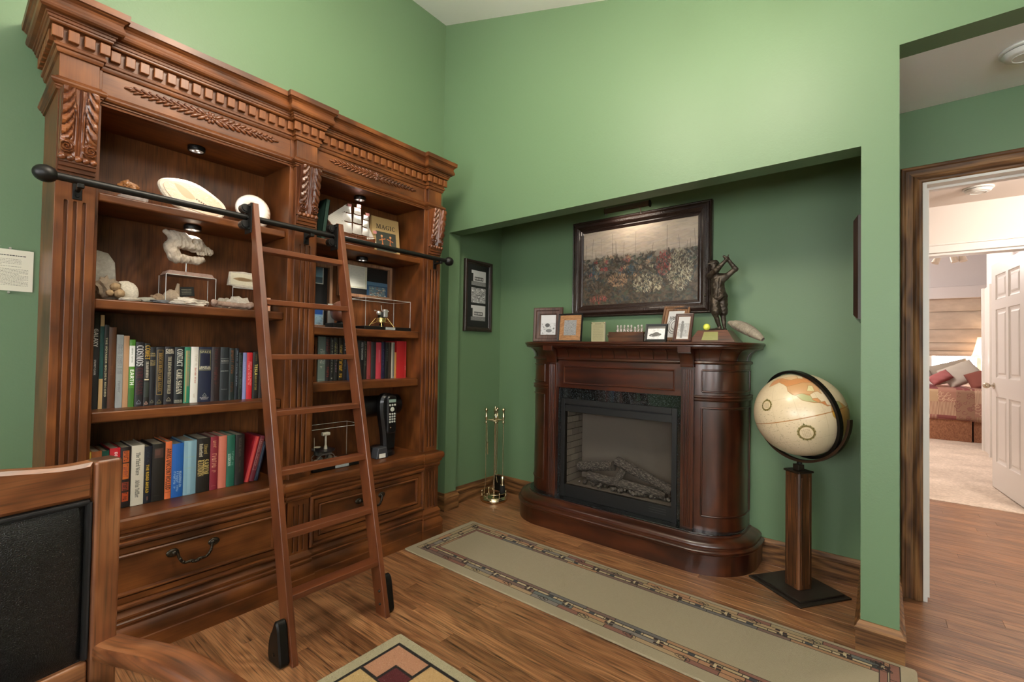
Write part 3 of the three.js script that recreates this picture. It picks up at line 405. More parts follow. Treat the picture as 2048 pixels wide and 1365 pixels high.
// [label, z of left edge, width, height, ground colour, ops]; ops: T rotated title, H level line, R band, B outlined box, O house emblem
const ROW1 = [
  ['tall black book with white title at the left end of the middle left shelf', -0.377, 0.022, 0.38, '#17181c', [['T', 'GALAXY', 0.17, 0.36, '#d8d8d6', 'sans-serif', 0.62], ['T', 'STUART CLARK', 0.49, 0.65, '#b8b8b8', 'sans-serif', 0.34], ['H', '⁂', 0.955, '#c8c8c8', 0.5]]],
  ['tall thin book with teal spine and cream ends', -0.401, 0.012, 0.369, '#c8a878', [['R', 0, 0.12, 1, 0.68, '#134a4a']]],
  ['tall black book with small spaced gold letters running down', -0.414, 0.0135, 0.331, '#1c1d1c', [['T', 'THE VOYAGER GOLDEN RECORD', 0.15, 0.86, '#c9c2a0', 'sans-serif', 0.5]]],
  ['tall brown leather book with blind stamped spine', -0.428, 0.0225, 0.323, '#5a3418', [['T', '~5', 0.48, 0.6, '#6c4424', 'serif', 0.5]]],
  ['silver grey book with embossed lettering', -0.452, 0.0215, 0.294, '#9aa0a2', [['T', '~18', 0.14, 0.55, '#6e7476', 'serif', 0.4, 0.68], ['T', '~18', 0.14, 0.55, '#7b8184', 'serif', 0.4, 0.32], ['T', '~6', 0.64, 0.8, '#70777a', 'serif', 0.4]]],
  ['plain tan book between the silver and the green one', -0.4745, 0.0175, 0.29, '#b98f68', []],
  ['green and white book with white capitals near the bottom', -0.493, 0.0185, 0.275, '#4e8a2c', [['R', 0, 0.09, 1, 0.4, '#e4e6e2'], ['T', 'EARTH', 0.44, 0.68, '#f2f4f0', 'sans-serif', 0.72], ['R', 0, 0.72, 1, 1, '#3f7028'], ['T', '~14', 0.13, 0.36, '#6a7a6a', 'sans-serif', 0.3], ['H', '▣', 0.94, '#c8d8c0', 0.5]]],
  ['dark book with large silver condensed title and dim maroon author', -0.5135, 0.0275, 0.266, '#1d1c22', [['T', 'COSMOS', 0.05, 0.38, '#cfcfcf', 'serif', 0.95], ['T', 'CARL SAGAN', 0.4, 0.82, '#5c2226', 'serif', 0.9], ['O', 0.93, '#9aa0b0']]],
  ['dark book with gold four letter title at its top', -0.5425, 0.019, 0.261, '#181714', [['T', 'COMET', 0.03, 0.26, '#c89a2c', 'sans-serif', 0.95], ['T', 'CARL SAGAN ANN DRUYAN', 0.29, 0.55, '#e0d8c8', 'serif', 0.5], ['R', 0.1, 0.57, 0.9, 0.59, '#cdbf9a'], ['R', 0.05, 0.62, 0.95, 0.86, '#2c332e'], ['O', 0.95, '#e8b0a0']]],
  ['slim black book with small stacked gold words', -0.562, 0.0202, 0.246, '#14151a', [['H', 'CARL', 0.11, '#c8b070', 0.36], ['H', 'SAGAN', 0.15, '#c8b070', 0.36], ['H', 'PALE', 0.24, '#b8a060', 0.34], ['H', 'BLUE', 0.275, '#b8a060', 0.34], ['H', 'DOT', 0.31, '#b8a060', 0.34], ['O', 0.93, '#8a8468']]],
  ['black book with a gold outlined title frame', -0.583, 0.0285, 0.246, '#121216', [['B', 0.18, 0.05, 0.82, 0.82, '#b8964a'], ['T', 'BROCAS BRAIN CARL SAGAN', 0.1, 0.77, '#b08c40', 'serif', 0.45], ['O', 0.94, '#9a8850']]],
  ['thick black book with vertical cream title', -0.613, 0.0345, 0.248, '#15141a', [['H', 'CARL', 0.06, '#d8d0b8', 0.3], ['H', 'SAGAN', 0.1, '#d8d0b8', 0.3], ['T', 'THE DEMON-HAUNTED WORLD', 0.17, 0.82, '#c0b898', 'serif', 0.38], ['O', 0.91, '#b0a888']]],
  ['black book with big silver ornate capitals down the spine', -0.649, 0.0338, 0.246, '#121a1c', [['T', 'CONTACT', 0.03, 0.34, '#d8d8cc', 'serif', 0.66], ['T', 'CARL SAGAN', 0.39, 0.83, '#d8d0b8', 'serif', 0.66], ['H', 'SIMON AND', 0.945, '#c0b8a0', 0.2], ['H', 'SCHUSTER', 0.97, '#c0b8a0', 0.2]]],
  ['green paperback with gold stripe', -0.6855, 0.0222, 0.247, '#2a7a5c', [['R', 0.2, 0.06, 0.42, 0.98, '#a89a60'], ['R', 0.42, 0.06, 0.9, 0.7, '#7a7a62'], ['T', '~7', 0.12, 0.5, '#4a8a6a', 'serif', 0.4, 0.68]]],
  ['white book with faint red lettering among dark ones', -0.7095, 0.0288, 0.249, '#dcd8ce', [['T', '~9', 0.14, 0.34, '#b8b0a0', 'serif', 0.4, 0.7], ['T', '~12', 0.38, 0.66, '#a04838', 'sans-serif', 0.3, 0.6], ['T', '~6', 0.84, 0.92, '#b09a88', 'sans-serif', 0.25]]],
  ['wide navy book with a gold ruled panel', -0.74, 0.05, 0.248, '#141c34', [['B', 0.06, 0.05, 0.92, 0.42, '#a8a060'], ['R', 0.12, 0.12, 0.86, 0.34, '#10142e'], ['H', 'SPACE', 0.09, '#b0a878', 0.22], ['H', 'JAMES A.', 0.365, '#c8c0a0', 0.17], ['H', 'MICHENER', 0.395, '#c8c0a0', 0.17], ['O', 0.87, '#a8a898'], ['H', 'Random', 0.92, '#b0a8a0', 0.14], ['H', 'House', 0.945, '#b0a8a0', 0.14]]],
  ['dark brown book with dull red spine letters', -0.791, 0.0345, 0.249, '#241818', [['T', '~8', 0.04, 0.3, '#4c1c1c', 'serif', 0.4], ['T', '~8', 0.38, 0.7, '#5a2420', 'serif', 0.5]]],
  ['charcoal book with a ruled cream title', -0.8265, 0.0375, 0.249, '#1c2226', [['R', 0.02, 0.21, 0.96, 0.216, '#8a8a84'], ['H', 'GENIUS', 0.26, '#a8a498', 0.22], ['R', 0.04, 0.29, 0.94, 0.3, '#7a7a74'], ['H', 'James Gleick', 0.445, '#a8a8a0', 0.15], ['H', '●', 0.75, '#c0b890', 0.12], ['H', 'Pantheon', 0.785, '#8a8880', 0.12]]],
  ['dark book with rust coloured vertical lettering and a small star', -0.865, 0.0238, 0.245, '#15201f', [['T', '~11', 0.04, 0.5, '#7c4420', 'sans-serif', 0.55], ['H', '✱', 0.6, '#b8b8a0', 0.5], ['T', '~7', 0.66, 0.88, '#6a3418', 'sans-serif', 0.55], ['H', '▬', 0.945, '#a8a8a0', 0.5]]],
  ['thin black book with a column of small white type', -0.89, 0.0152, 0.245, '#121a22', [['T', '~20', 0.05, 0.75, '#8a949a', 'sans-serif', 0.45], ['H', '◆', 0.92, '#a8b0b0', 0.4]]],
  ['thin dark green book shorter than its left neighbour', -0.9062, 0.017, 0.224, '#0f1d1a', [['T', '~20', 0.06, 0.78, '#5c6a64', 'serif', 0.45], ['H', '▲', 0.9, '#a8a090', 0.4]]],
  ['slim lavender book next to the red one', -0.924, 0.0165, 0.224, '#7f84b4', [['T', '~5', 0.2, 0.42, '#9a9cc4', 'sans-serif', 0.4]]],
  ['bright red book with pale vertical lettering', -0.9415, 0.0255, 0.225, '#b8222a', [['T', '~20', 0.2, 0.72, '#e0a8a0', 'sans-serif', 0.34, 0.7], ['T', '~16', 0.2, 0.7, '#e0b0a8', 'sans-serif', 0.34, 0.4], ['H', '♛', 0.93, '#f0c8c0', 0.6]]],
  ['black book with a bold yellow title right of the red one', -0.9695, 0.0268, 0.227, '#16130f', [['T', 'TESLA', 0.26, 0.5, '#d8c868', 'sans-serif', 0.55], ['T', 'MAN OUT OF TIME', 0.51, 0.82, '#9a8a3a', 'sans-serif', 0.4], ['T', '~6', 0.05, 0.2, '#8a7a40', 'sans-serif', 0.3], ['H', '▬▬', 0.94, '#c8c090', 0.26]]],
  ['black and red book half behind the ladder', -0.998, 0.0246, 0.229, '#1c1413', [['T', '~6', 0.05, 0.32, '#7c2018', 'sans-serif', 0.5], ['T', '~6', 0.45, 0.78, '#6a1c18', 'sans-serif', 0.6]]],
];
const ROW2 = [
  ['yellow book at the left end of the bottom ledge above the chair', -0.364, 0.014, 0.235, '#b89c3a', [['H', '♣', 0.09, '#1c1812', 0.9]]],
  ['orange brown book on the bottom ledge partly behind the chair', -0.379, 0.0295, 0.236, '#9a5a34', [['H', '⌒', 0.14, '#6a3a20', 0.4]]],
  ['book with a dark green upper band beside the red one', -0.41, 0.0205, 0.233, '#a06a40', [['R', 0, 0, 1, 0.2, '#0f4a3e'], ['R', 0, 0.2, 1, 0.22, '#c08a50']]],
  ['red book with white letterspaced title right of the chair', -0.4325, 0.032, 0.239, '#c01e2c', [['T', 'DISCLOSURE', 0.06, 0.48, '#f0e4e0', 'sans-serif', 0.3, 0.55], ['T', 'MICHAEL', 0.54, 0.86, '#f0e4e0', 'sans-serif', 0.32, 0.72], ['T', 'CRICHTON', 0.54, 0.86, '#f0e4e0', 'sans-serif', 0.32, 0.28], ['H', '▪▪', 0.94, '#f0d0d0', 0.3]]],
  ['black book with stacked orange blocks of lettering', -0.4652, 0.0335, 0.238, '#1d1516', [['R', 0.22, 0.06, 0.8, 0.25, '#c4602a'], ['R', 0.22, 0.27, 0.8, 0.53, '#c86a2a'], ['T', '~5', 0.07, 0.24, '#5a2414', 'sans-serif', 0.5], ['T', '~6', 0.29, 0.51, '#7a3a40', 'sans-serif', 0.5], ['R', 0.2, 0.58, 0.82, 0.72, '#8a3a28'], ['R', 0.22, 0.75, 0.82, 0.9, '#b4481e'], ['T', '~9', 0.6, 0.88, '#2a1412', 'sans-serif', 0.45]]],
  ['thick white book with thin black serif title', -0.4995, 0.0405, 0.24, '#cfcabb', [['T', 'The Third Wave', 0.12, 0.5, '#2a2a28', 'serif', 0.36], ['T', 'Alvin Toffler', 0.58, 0.87, '#2a2a28', 'serif', 0.36], ['H', '▬▬▬', 0.96, '#8a8678', 0.14]]],
  ['navy book with yellow vertical capitals', -0.541, 0.0245, 0.231, '#121624', [['T', 'THE ROAD AHEAD', 0.32, 0.82, '#d8b02c', 'sans-serif', 0.44, 0.45], ['T', '~9', 0.08, 0.28, '#3a4048', 'sans-serif', 0.36], ['R', 0.4, 0.88, 0.6, 0.95, '#6a4a40']]],
  ['plain black book with worn reddish top', -0.567, 0.0442, 0.236, '#1a1714', [['R', 0.16, 0.08, 0.84, 0.25, '#46302a'], ['R', 0.2, 0.1, 0.6, 0.2, '#5a3c34'], ['R', 0.2, 0.9, 0.6, 0.905, '#4a4640']]],
  ['orange book with large black title running down', -0.612, 0.0218, 0.24, '#d06a3a', [['T', 'ARMS UNCONTROLLED', 0.12, 0.84, '#1c120e', 'sans-serif', 0.86], ['R', 0.1, 0.88, 0.9, 0.885, '#5a2a18']]],
  ['bright blue textbook with silver lettering', -0.635, 0.0415, 0.227, '#1c5aa6', [['H', '▬▬', 0.42, '#7a9cc8', 0.2], ['T', 'READINGS IN', 0.52, 0.82, '#a8bcd4', 'sans-serif', 0.22, 0.74], ['T', '~10', 0.52, 0.9, '#a8bcd4', 'sans-serif', 0.22, 0.5], ['T', '~8', 0.52, 0.84, '#a8bcd4', 'sans-serif', 0.22, 0.26]]],
  ['faded light blue clothbound book', -0.6775, 0.0468, 0.233, '#7ba0b0', [['R', 0.3, 0.02, 0.55, 0.98, '#8cb0bc'], ['R', 0.1, 0.3, 0.9, 0.305, '#90a888'], ['R', 0.1, 0.5, 0.9, 0.505, '#90a888']]],
  ['thick black book with tall gold condensed titles', -0.7252, 0.0505, 0.237, '#1a1612', [['T', 'SARUM', 0.4, 0.68, '#d0b870', 'serif', 0.5, 0.7], ['T', '& LONDON', 0.4, 0.7, '#d0b870', 'serif', 0.45, 0.3], ['T', 'Edward', 0.12, 0.3, '#b09a58', 'serif', 0.3, 0.66], ['T', 'Rutherfurd', 0.1, 0.34, '#c8c0a8', 'serif', 0.28, 0.3], ['H', '▬▬▬▬', 0.93, '#c8c0a8', 0.16]]],
  ['maroon book with pale condensed title', -0.777, 0.0318, 0.238, '#7c1f2e', [['T', '~4', 0.08, 0.22, '#c89a70', 'serif', 0.5], ['T', '~8', 0.32, 0.68, '#c89a78', 'serif', 0.72], ['R', 0.2, 0.92, 0.75, 0.925, '#b08068']]],
  ['plain salmon pink book', -0.81, 0.034, 0.236, '#c4705c', [['R', 0.1, 0.3, 0.9, 0.302, '#b86650']]],
  ['green book with gold diamond ornaments', -0.8455, 0.0332, 0.235, '#1f5c4a', [['H', '❖', 0.14, '#a8a860', 0.9], ['H', '❖', 0.78, '#a8a860', 0.7], ['T', 'LEXICON', 0.36, 0.6, '#c0ccc0', 'serif', 0.34, 0.3], ['T', '~9', 0.32, 0.6, '#7aa090', 'serif', 0.3, 0.72], ['H', '♦', 0.93, '#8a9c78', 0.3]]],
  ['charcoal book with faint grey title left of the leaning red book', -0.8805, 0.0385, 0.233, '#1c1816', [['T', 'WILLIE MAYS', 0.06, 0.44, '#5c5248', 'serif', 0.3], ['T', '~10', 0.52, 0.76, '#4a3a26', 'serif', 0.24], ['H', '▲', 0.9, '#8a5a48', 0.2]]],
];
const LEAN = [
  ['red book leaning to the right at the end of the bottom ledge', -0.924, 0.019, 0.215, '#9c1c26', [['R', 0.3, 0, 0.7, 1, '#c04a40']], 0.22],
  ['maroon book with gold lines leaning behind the red one', -0.945, 0.021, 0.215, '#5a1a28', [['B', 0.15, 0.08, 0.85, 0.75, '#9a7060'], ['T', '~14', 0.12, 0.72, '#9a7868', 'serif', 0.4], ['H', '▬', 0.93, '#a88070', 0.4]], 0.225],
  ['thin navy book leaning against the divider', -0.968, 0.016, 0.185, '#10182a', [['R', 0.4, 0.1, 0.55, 0.9, '#4a5a6a']], 0.21],
];
const ROW3 = [
  ['grey green book right of the arched wooden bookend', -1.3, 0.042, 0.246, '#5c6c66', [['H', '▬▬▬', 0.075, '#c0c8c0', 0.2], ['H', '▬▬▬▬', 0.12, '#c0c8c0', 0.2], ['T', '~8', 0.28, 0.72, '#a8a8a0', 'serif', 0.4, 0.4], ['T', '~5', 0.32, 0.62, '#98a09a', 'serif', 0.4, 0.74], ['R', 0, 0.95, 1, 0.955, '#88948e']]],
  ['black book with red lettering and a red dot', -1.343, 0.028, 0.244, '#181214', [['T', '~9', 0.06, 0.5, '#7a2420', 'serif', 0.4, 0.3], ['T', '~8', 0.06, 0.5, '#5a1c1c', 'serif', 0.4, 0.72], ['H', '●', 0.56, '#c04830', 0.7], ['T', '~7', 0.68, 0.96, '#8a2824', 'serif', 0.5]]],
  ['slim dark book with grey letters behind the ladder', -1.3725, 0.0195, 0.241, '#141714', [['T', '~12', 0.05, 0.84, '#8a8c80', 'serif', 0.5], ['H', 'H', 0.94, '#a8a898', 0.5]]],
  ['slim dark book with mixed pink and yellow letters', -1.394, 0.0245, 0.242, '#151512', [['T', '~8', 0.12, 0.4, '#a8a050', 'serif', 0.45, 0.3], ['T', '~9', 0.16, 0.55, '#88786a', 'sans-serif', 0.34, 0.74], ['T', '~6', 0.6, 0.82, '#a88098', 'serif', 0.4]]],
  ['black book with bold yellow lettering', -1.4225, 0.0265, 0.242, '#1c1408', [['H', '▣', 0.07, '#c8a850', 0.6], ['T', '~9', 0.17, 0.48, '#d8b860', 'serif', 0.6], ['T', '~9', 0.5, 0.94, '#e0b030', 'serif', 0.85]]],
  ['black book with white spaced title before the ladder stile', -1.4515, 0.0232, 0.243, '#14131c', [['T', '~7', 0.04, 0.36, '#c0c4cc', 'sans-serif', 0.5], ['T', '~8', 0.5, 0.74, '#8a9098', 'sans-serif', 0.4]]],
  ['navy book mostly behind the right ladder stile', -1.476, 0.035, 0.24, '#142440', [['H', '◘', 0.88, '#c8c8b8', 0.5], ['T', '~5', 0.4, 0.8, '#8a9ab0', 'serif', 0.5]]],
  ['dark book hidden behind the right ladder stile', -1.512, 0.033, 0.236, '#201a18', []],
  ['black book with white name just right of the ladder', -1.546, 0.0378, 0.231, '#121518', [['T', 'PETE TOWNSHEND', 0.05, 0.5, '#b8bcb8', 'sans-serif', 0.4, 0.7]]],
  ['thin black book with spaced grey letters', -1.585, 0.0195, 0.228, '#15140f', [['T', '~9', 0.08, 0.66, '#6c6a58', 'serif', 0.5]]],
  ['narrow reddish brown book', -1.606, 0.0268, 0.226, '#7a3030', [['R', 0.4, 0.1, 0.8, 0.9, '#943a38']]],
  ['dark grey book between the brown and the rose ones', -1.634, 0.0332, 0.223, '#26262a', [['H', '▬▬', 0.17, '#5a605c', 0.3], ['H', '▬▬▬', 0.3, '#5a605c', 0.24], ['R', 0.1, 0.38, 0.9, 0.385, '#5a605c'], ['H', '▬', 0.94, '#5a706a', 0.5]]],
  ['rose red book on the right shelf', -1.6685, 0.0372, 0.222, '#b03444', [['R', 0.45, 0.2, 0.7, 0.55, '#c05868']]],
  ['navy book right of the rose one', -1.707, 0.0278, 0.226, '#161430', [['T', '~8', 0.2, 0.8, '#3c3a60', 'serif', 0.4]]],
  ['black book with a few grey words', -1.7358, 0.023, 0.223, '#0f1012', [['T', '~6', 0.18, 0.55, '#585a58', 'serif', 0.4], ['H', '▬', 0.9, '#8a8a84', 0.4]]],
  ['dark brown worn book', -1.7598, 0.0212, 0.224, '#2a2018', [['R', 0.4, 0.1, 0.6, 0.9, '#382c22']]],
  ['grey book with cream worn edge', -1.782, 0.0248, 0.225, '#8a8a84', [['R', 0, 0, 0.3, 1, '#b8b0a0'], ['R', 0.6, 0.05, 0.8, 0.95, '#4c4c4a']]],
  ['thin short orange booklet', -1.8078, 0.0115, 0.163, '#c08a48', []],
  ['wide red binder at the right end of the right shelf', -1.8205, 0.076, 0.233, '#a81c20', [['R', 0.75, 0, 0.77, 1, '#7c1418'], ['R', 0.84, 0, 0.98, 1, '#b83434'], ['T', '~4', 0.68, 0.8, '#d8b8b0', 'sans-serif', 0.1, 0.9]]],
];
const AW = 1024, AH = 1024, PXM = 1000, cells = []; { let x = 4, y = 4, rowH = 0; for (const b of [...ROW1, ...ROW2, ...LEAN, ...ROW3]) { const w = Math.round(b[2] * PXM), h = Math.round(b[3] * PXM); if (x + w > AW - 4) { x = 4; y += rowH + 6; rowH = 0; } cells.push([b, x, y, w, h]); x += w + 6; rowH = Math.max(rowH, h); } }
function fitText(g, txt, x, y, len, size, font, color, rot) {
  g.save(); g.translate(x, y); if (rot) g.rotate(PI / 2); g.fillStyle = color; if (txt[0] === '~') { const n = +txt.slice(1), p = len / n, c = size * 0.62; for (let k = 0; k < n; k++) { if (k % 7 === 6) continue; const q = hash2(k, n, 5); g.fillRect(k * p, -c / 2, p * 0.22, c); if (q > 0.3) g.fillRect(k * p, q > 0.6 ? -c / 2 : c / 2 - c * 0.2, p * 0.7, c * 0.2); if (q < 0.75) g.fillRect(k * p + p * 0.5, -c / 2 + c * 0.1, p * 0.2, c * (0.5 + q * 0.4)); } g.restore(); return; } g.textBaseline = 'middle'; g.textAlign = 'left'; g.font = 'bold ' + Math.max(4, size) + 'px ' + font; const w = g.measureText(txt).width || 1; g.scale(len / w, 1); g.fillText(txt, 0, 0); g.restore();
}
const bookTex = canvasTex(AW, AH, (g) => {
  g.fillStyle = '#333'; g.fillRect(0, 0, AW, AH);
  for (const [b, x, y, w, h] of cells) {
    g.fillStyle = b[4]; g.fillRect(x - 2, y - 2, w + 4, h + 4);
    for (const o of b[5]) {
      if (o[0] === 'T') fitText(g, o[1], x + w * (o[7] ?? 0.5), y + h * o[2], h * (o[3] - o[2]), w * o[6] * 1.25, o[5], o[4], true);
      else if (o[0] === 'H') { g.fillStyle = o[3]; g.font = 'bold ' + Math.max(4, w * o[4] * 1.3) + 'px sans-serif'; g.textAlign = 'center'; g.textBaseline = 'middle'; const tw = g.measureText(o[1]).width || 1, k = Math.min(1, w * 0.86 / tw); g.save(); g.translate(x + w / 2, y + h * o[2]); g.scale(k, 1); g.fillText(o[1], 0, 0); g.restore(); }
      else if (o[0] === 'R') { g.fillStyle = o[5]; g.fillRect(x + w * o[1] - (o[1] === 0 ? 2 : 0), y + h * o[2], w * (o[3] - o[1]) + (o[3] === 1 ? 2 : 0), Math.max(1, h * (o[4] - o[2]))); }
      else if (o[0] === 'B') { g.strokeStyle = o[5]; g.lineWidth = 1.5; g.strokeRect(x + w * o[1], y + h * o[2], w * (o[3] - o[1]), h * (o[4] - o[2])); }
      else if (o[0] === 'O') { const c = x + w / 2, yy = y + h * o[1], s = Math.min(w * 0.3, 8); g.strokeStyle = o[2]; g.lineWidth = 1.4; g.beginPath(); g.moveTo(c - s, yy + s * 0.6); g.lineTo(c, yy - s); g.lineTo(c + s, yy + s * 0.6); g.closePath(); g.stroke(); g.fillStyle = o[2]; g.fillRect(c - s, yy + s, s * 2, 1.4); }
    }
  }
});
const mBook = M({ map: bookTex, roughness: 0.5, clearcoat: 0.15, clearcoatRoughness: 0.4 });
function book(i, xs, y, group, depth = 0.145, lean = 0, nm = 'book') {
  const [b, cx, cy, cw, ch] = cells[i], w = b[2], h = b[3], t = Math.min(0.003, w * 0.16), W2 = w / 2;
  const T = thing(nm, b[0], 'book', group); T.userData.placed = true;
  const U = (u, v) => [(cx + u * cw) / AW, 1 - (cy + (1 - v) * ch) / AH], sw = U(0.03, 0.997);
  const flat = (g) => { g = ng(g); const a = g.attributes.uv; for (let k = 0; k < a.count; k++) a.setXY(k, sw[0], sw[1]); return g; };
  const P = [], uv = [], N = 6, bul = Math.min(0.0035, w * 0.1); for (let k = 0; k < N; k++) { const f = [k / N, (k + 1) / N], q = f.map((s) => [bul * (1 - (2 * s - 1) ** 2), W2 - s * w]); const A = [q[0][0], 0, q[0][1]], B = [q[1][0], 0, q[1][1]], C = [q[1][0], h, q[1][1]], D = [q[0][0], h, q[0][1]]; P.push(...A, ...B, ...C, ...A, ...C, ...D); const ua = U(f[0], 0), ub = U(f[1], 0), uc = U(f[1], 1), ud = U(f[0], 1); uv.push(...ua, ...ub, ...uc, ...ua, ...uc, ...ud); }
  const sp = new THREE.BufferGeometry(); sp.setAttribute('position', new THREE.Float32BufferAttribute(P, 3)); sp.setAttribute('uv', new THREE.Float32BufferAttribute(uv, 2)); sp.computeVertexNormals();
  part(T, 'cover', [sp, flat(box(-depth, 0, 0, h, W2 - t, W2)), flat(box(-depth, 0, 0, h, -W2, -W2 + t)), flat(box(-t, 0.0002, 0.0005, h - 0.0005, -W2 + t, W2 - t))], mBook);
  part(T, 'pages', box(-depth + 0.004, -t, 0.003, h - 0.004, -W2 + t, W2 - t), mPages);
  T.position.set(xs, y, b[1] - W2); if (lean) { T.rotation.x = -lean; T.position.set(xs, y + Math.sin(lean) * W2 + 0.0005, b[1] - W2); }
  return T;
}
{ let i = 0; for (const _ of ROW1) book(i++, -2.392 - (i > 9 ? 0.004 : 0), 0.922, 'books on the middle left shelf', 0.14); for (const _ of ROW2) book(i++, -2.338 - rr(0, 0.004), 0.531, 'books on the bottom left ledge', 0.17); for (const b of LEAN) book(i++, -2.345, 0.531, 'books on the bottom left ledge', 0.16, b[6]); for (const _ of ROW3) book(i++, -2.39 - rr(0, 0.004), 0.991, 'books on the lower right shelf', 0.14); }

// ---------------------------------------------------------------- print atlas: photographs, certificates, plaques (flat prints)
seed(51);
const prints = {}; const PA = 2048;
function photoNoise(g, x, y, w, h, base, n, cols, s = 1) { g.fillStyle = base; g.fillRect(x, y, w, h); for (let k = 0; k < n; k++) { g.fillStyle = cols[Math.floor(rnd() * cols.length)]; g.globalAlpha = rr(0.3, 0.9); g.fillRect(x + rnd() * w * 0.95, y + rnd() * h * 0.95, rr(2, w * 0.14 * s), rr(2, h * 0.1 * s)); } g.globalAlpha = 1; }
const printTex = canvasTex(PA, 1024, (g) => {
  g.fillStyle = '#888'; g.fillRect(0, 0, PA, 1024); let X = 4, Y = 4, RH = 0;
  const cell = (k, w, h, f) => { if (X + w > PA - 4) { X = 4; Y += RH + 6; RH = 0; } prints[k] = [X / PA, 1 - (Y + h) / 1024, (X + w) / PA, 1 - Y / 1024]; g.save(); g.beginPath(); g.rect(X, Y, w, h); g.clip(); f(g, X, Y, w, h); g.restore(); X += w + 6; RH = Math.max(RH, h); };
  const lines = (g, x, y, w, h, n, c, lw = 2, mar = 0.1) => { g.fillStyle = c; for (let k = 0; k < n; k++) { let q = x + w * mar; const e = x + w * (1 - mar) - (k % 5 === 4 ? w * 0.35 * rnd() : 0); while (q < e) { const l = rr(4, 14); g.fillRect(q, y + h * (k + 0.5) / n, Math.min(l, e - q), lw); q += l + 3; } } };
  const gray = (k) => 'rgb(' + k + ',' + k + ',' + k + ')';
  const building = (g, x, y, w, h) => { g.fillStyle = gray(190); g.fillRect(x, y, w, h); g.fillStyle = gray(120); g.fillRect(x, y + h * 0.72, w, h * 0.28); g.fillStyle = gray(60); g.fillRect(x + w * 0.22, y + h * 0.42, w * 0.6, h * 0.24); g.fillStyle = gray(215); for (let k = 0; k < 7; k++) g.fillRect(x + w * (0.25 + k * 0.08), y + h * 0.48, w * 0.04, h * 0.12); g.fillStyle = gray(30); g.fillRect(x, y + h * 0.2, w * 0.12, h * 0.55); for (let k = 0; k < 60; k++) { g.fillStyle = gray(Math.floor(rr(80, 170))); g.fillRect(x + rnd() * w, y + h * rr(0.72, 1), rr(3, 12), 2); } };
  cell('tri1', 200, 150, building); cell('tri2', 200, 150, (g, x, y, w, h) => photoNoise(g, x, y, w, h, gray(150), 220, [30, 60, 90, 130, 180, 220, 240].map(gray), 0.8)); cell('tri3', 200, 150, building);
  cell('p1', 180, 240, (g, x, y, w, h) => { g.fillStyle = gray(205); g.fillRect(x, y, w, h); photoNoise(g, x, y + h * 0.4, w, h * 0.6, gray(196), 46, [120, 150, 90, 170, 225].map(gray)); g.fillStyle = gray(80); g.beginPath(); g.ellipse(x + w * 0.45, y + h * 0.52, w * 0.16, h * 0.1, 0, 0, 7); g.fill(); g.fillStyle = gray(110); g.beginPath(); g.ellipse(x + w * 0.55, y + h * 0.8, w * 0.2, h * 0.09, 0, 0, 7); g.fill(); });
  cell('p2', 180, 240, (g, x, y, w, h) => photoNoise(g, x, y, w, h, gray(140), 320, [60, 90, 115, 140, 165, 195].map(gray), 0.4));
  cell('p3', 180, 240, (g, x, y, w, h) => { g.fillStyle = gray(200); g.fillRect(x, y, w, h); g.strokeStyle = gray(60); g.lineWidth = 5; for (const r of [0.42, 0.33, 0.2]) { g.beginPath(); g.arc(x + w * 0.5, y + h * 0.55, w * r, 0, 7); g.stroke(); } g.fillStyle = gray(90); for (let k = 0; k < 8; k++) g.fillRect(x + w * (0.12 + k * 0.1), y + h * 0.2, w * 0.05, h * 0.12); });
  cell('p4', 220, 200, (g, x, y, w, h) => { photoNoise(g, x, y, w, h, gray(205), 80, [170, 185, 220, 235].map(gray)); g.fillStyle = gray(28); g.beginPath(); g.ellipse(x + w * 0.45, y + h * 0.66, w * 0.36, h * 0.13, -0.12, 0, 7); g.fill(); g.beginPath(); g.ellipse(x + w * 0.5, y + h * 0.54, w * 0.17, h * 0.09, -0.1, 0, 7); g.fill(); g.fillStyle = gray(120); for (const q of [0.24, 0.66]) { g.beginPath(); g.arc(x + w * q, y + h * 0.73, w * 0.055, 0, 7); g.fill(); } g.fillStyle = gray(24); g.fillRect(x, y, w, h * 0.16); });
  cell('p5', 150, 240, (g, x, y, w, h) => { g.fillStyle = gray(190); g.fillRect(x, y, w, h); photoNoise(g, x, y + h * 0.3, w, h * 0.6, gray(160), 70, [130, 150, 185, 205].map(gray)); g.fillStyle = gray(110); g.beginPath(); g.ellipse(x + w * 0.38, y + h * 0.26, w * 0.11, h * 0.07, 0, 0, 7); g.fill(); g.fillRect(x + w * 0.26, y + h * 0.33, w * 0.26, h * 0.34); g.fillRect(x + w * 0.3, y + h * 0.66, w * 0.18, h * 0.3); });
  cell('plaque', 150, 200, (g, x, y, w, h) => { g.fillStyle = '#a09a78'; g.fillRect(x, y, w, h); lines(g, x, y + 24, w, h - 36, 17, '#5a563e', 2, 0.12); g.fillStyle = '#4a4632'; g.fillRect(x + w * 0.25, y + 12, w * 0.5, 5); });
  cell('sign', 300, 360, (g, x, y, w, h) => { g.fillStyle = '#d6d2be'; g.fillRect(x, y, w, h); lines(g, x, y + 40, w, 16, 1, '#3c3c34', 8, 0.12); lines(g, x, y + 76, w, 76, 6, '#6a685c', 3, 0.2); lines(g, x, y + 164, w, 150, 14, '#6a685c', 3, 0.08); });
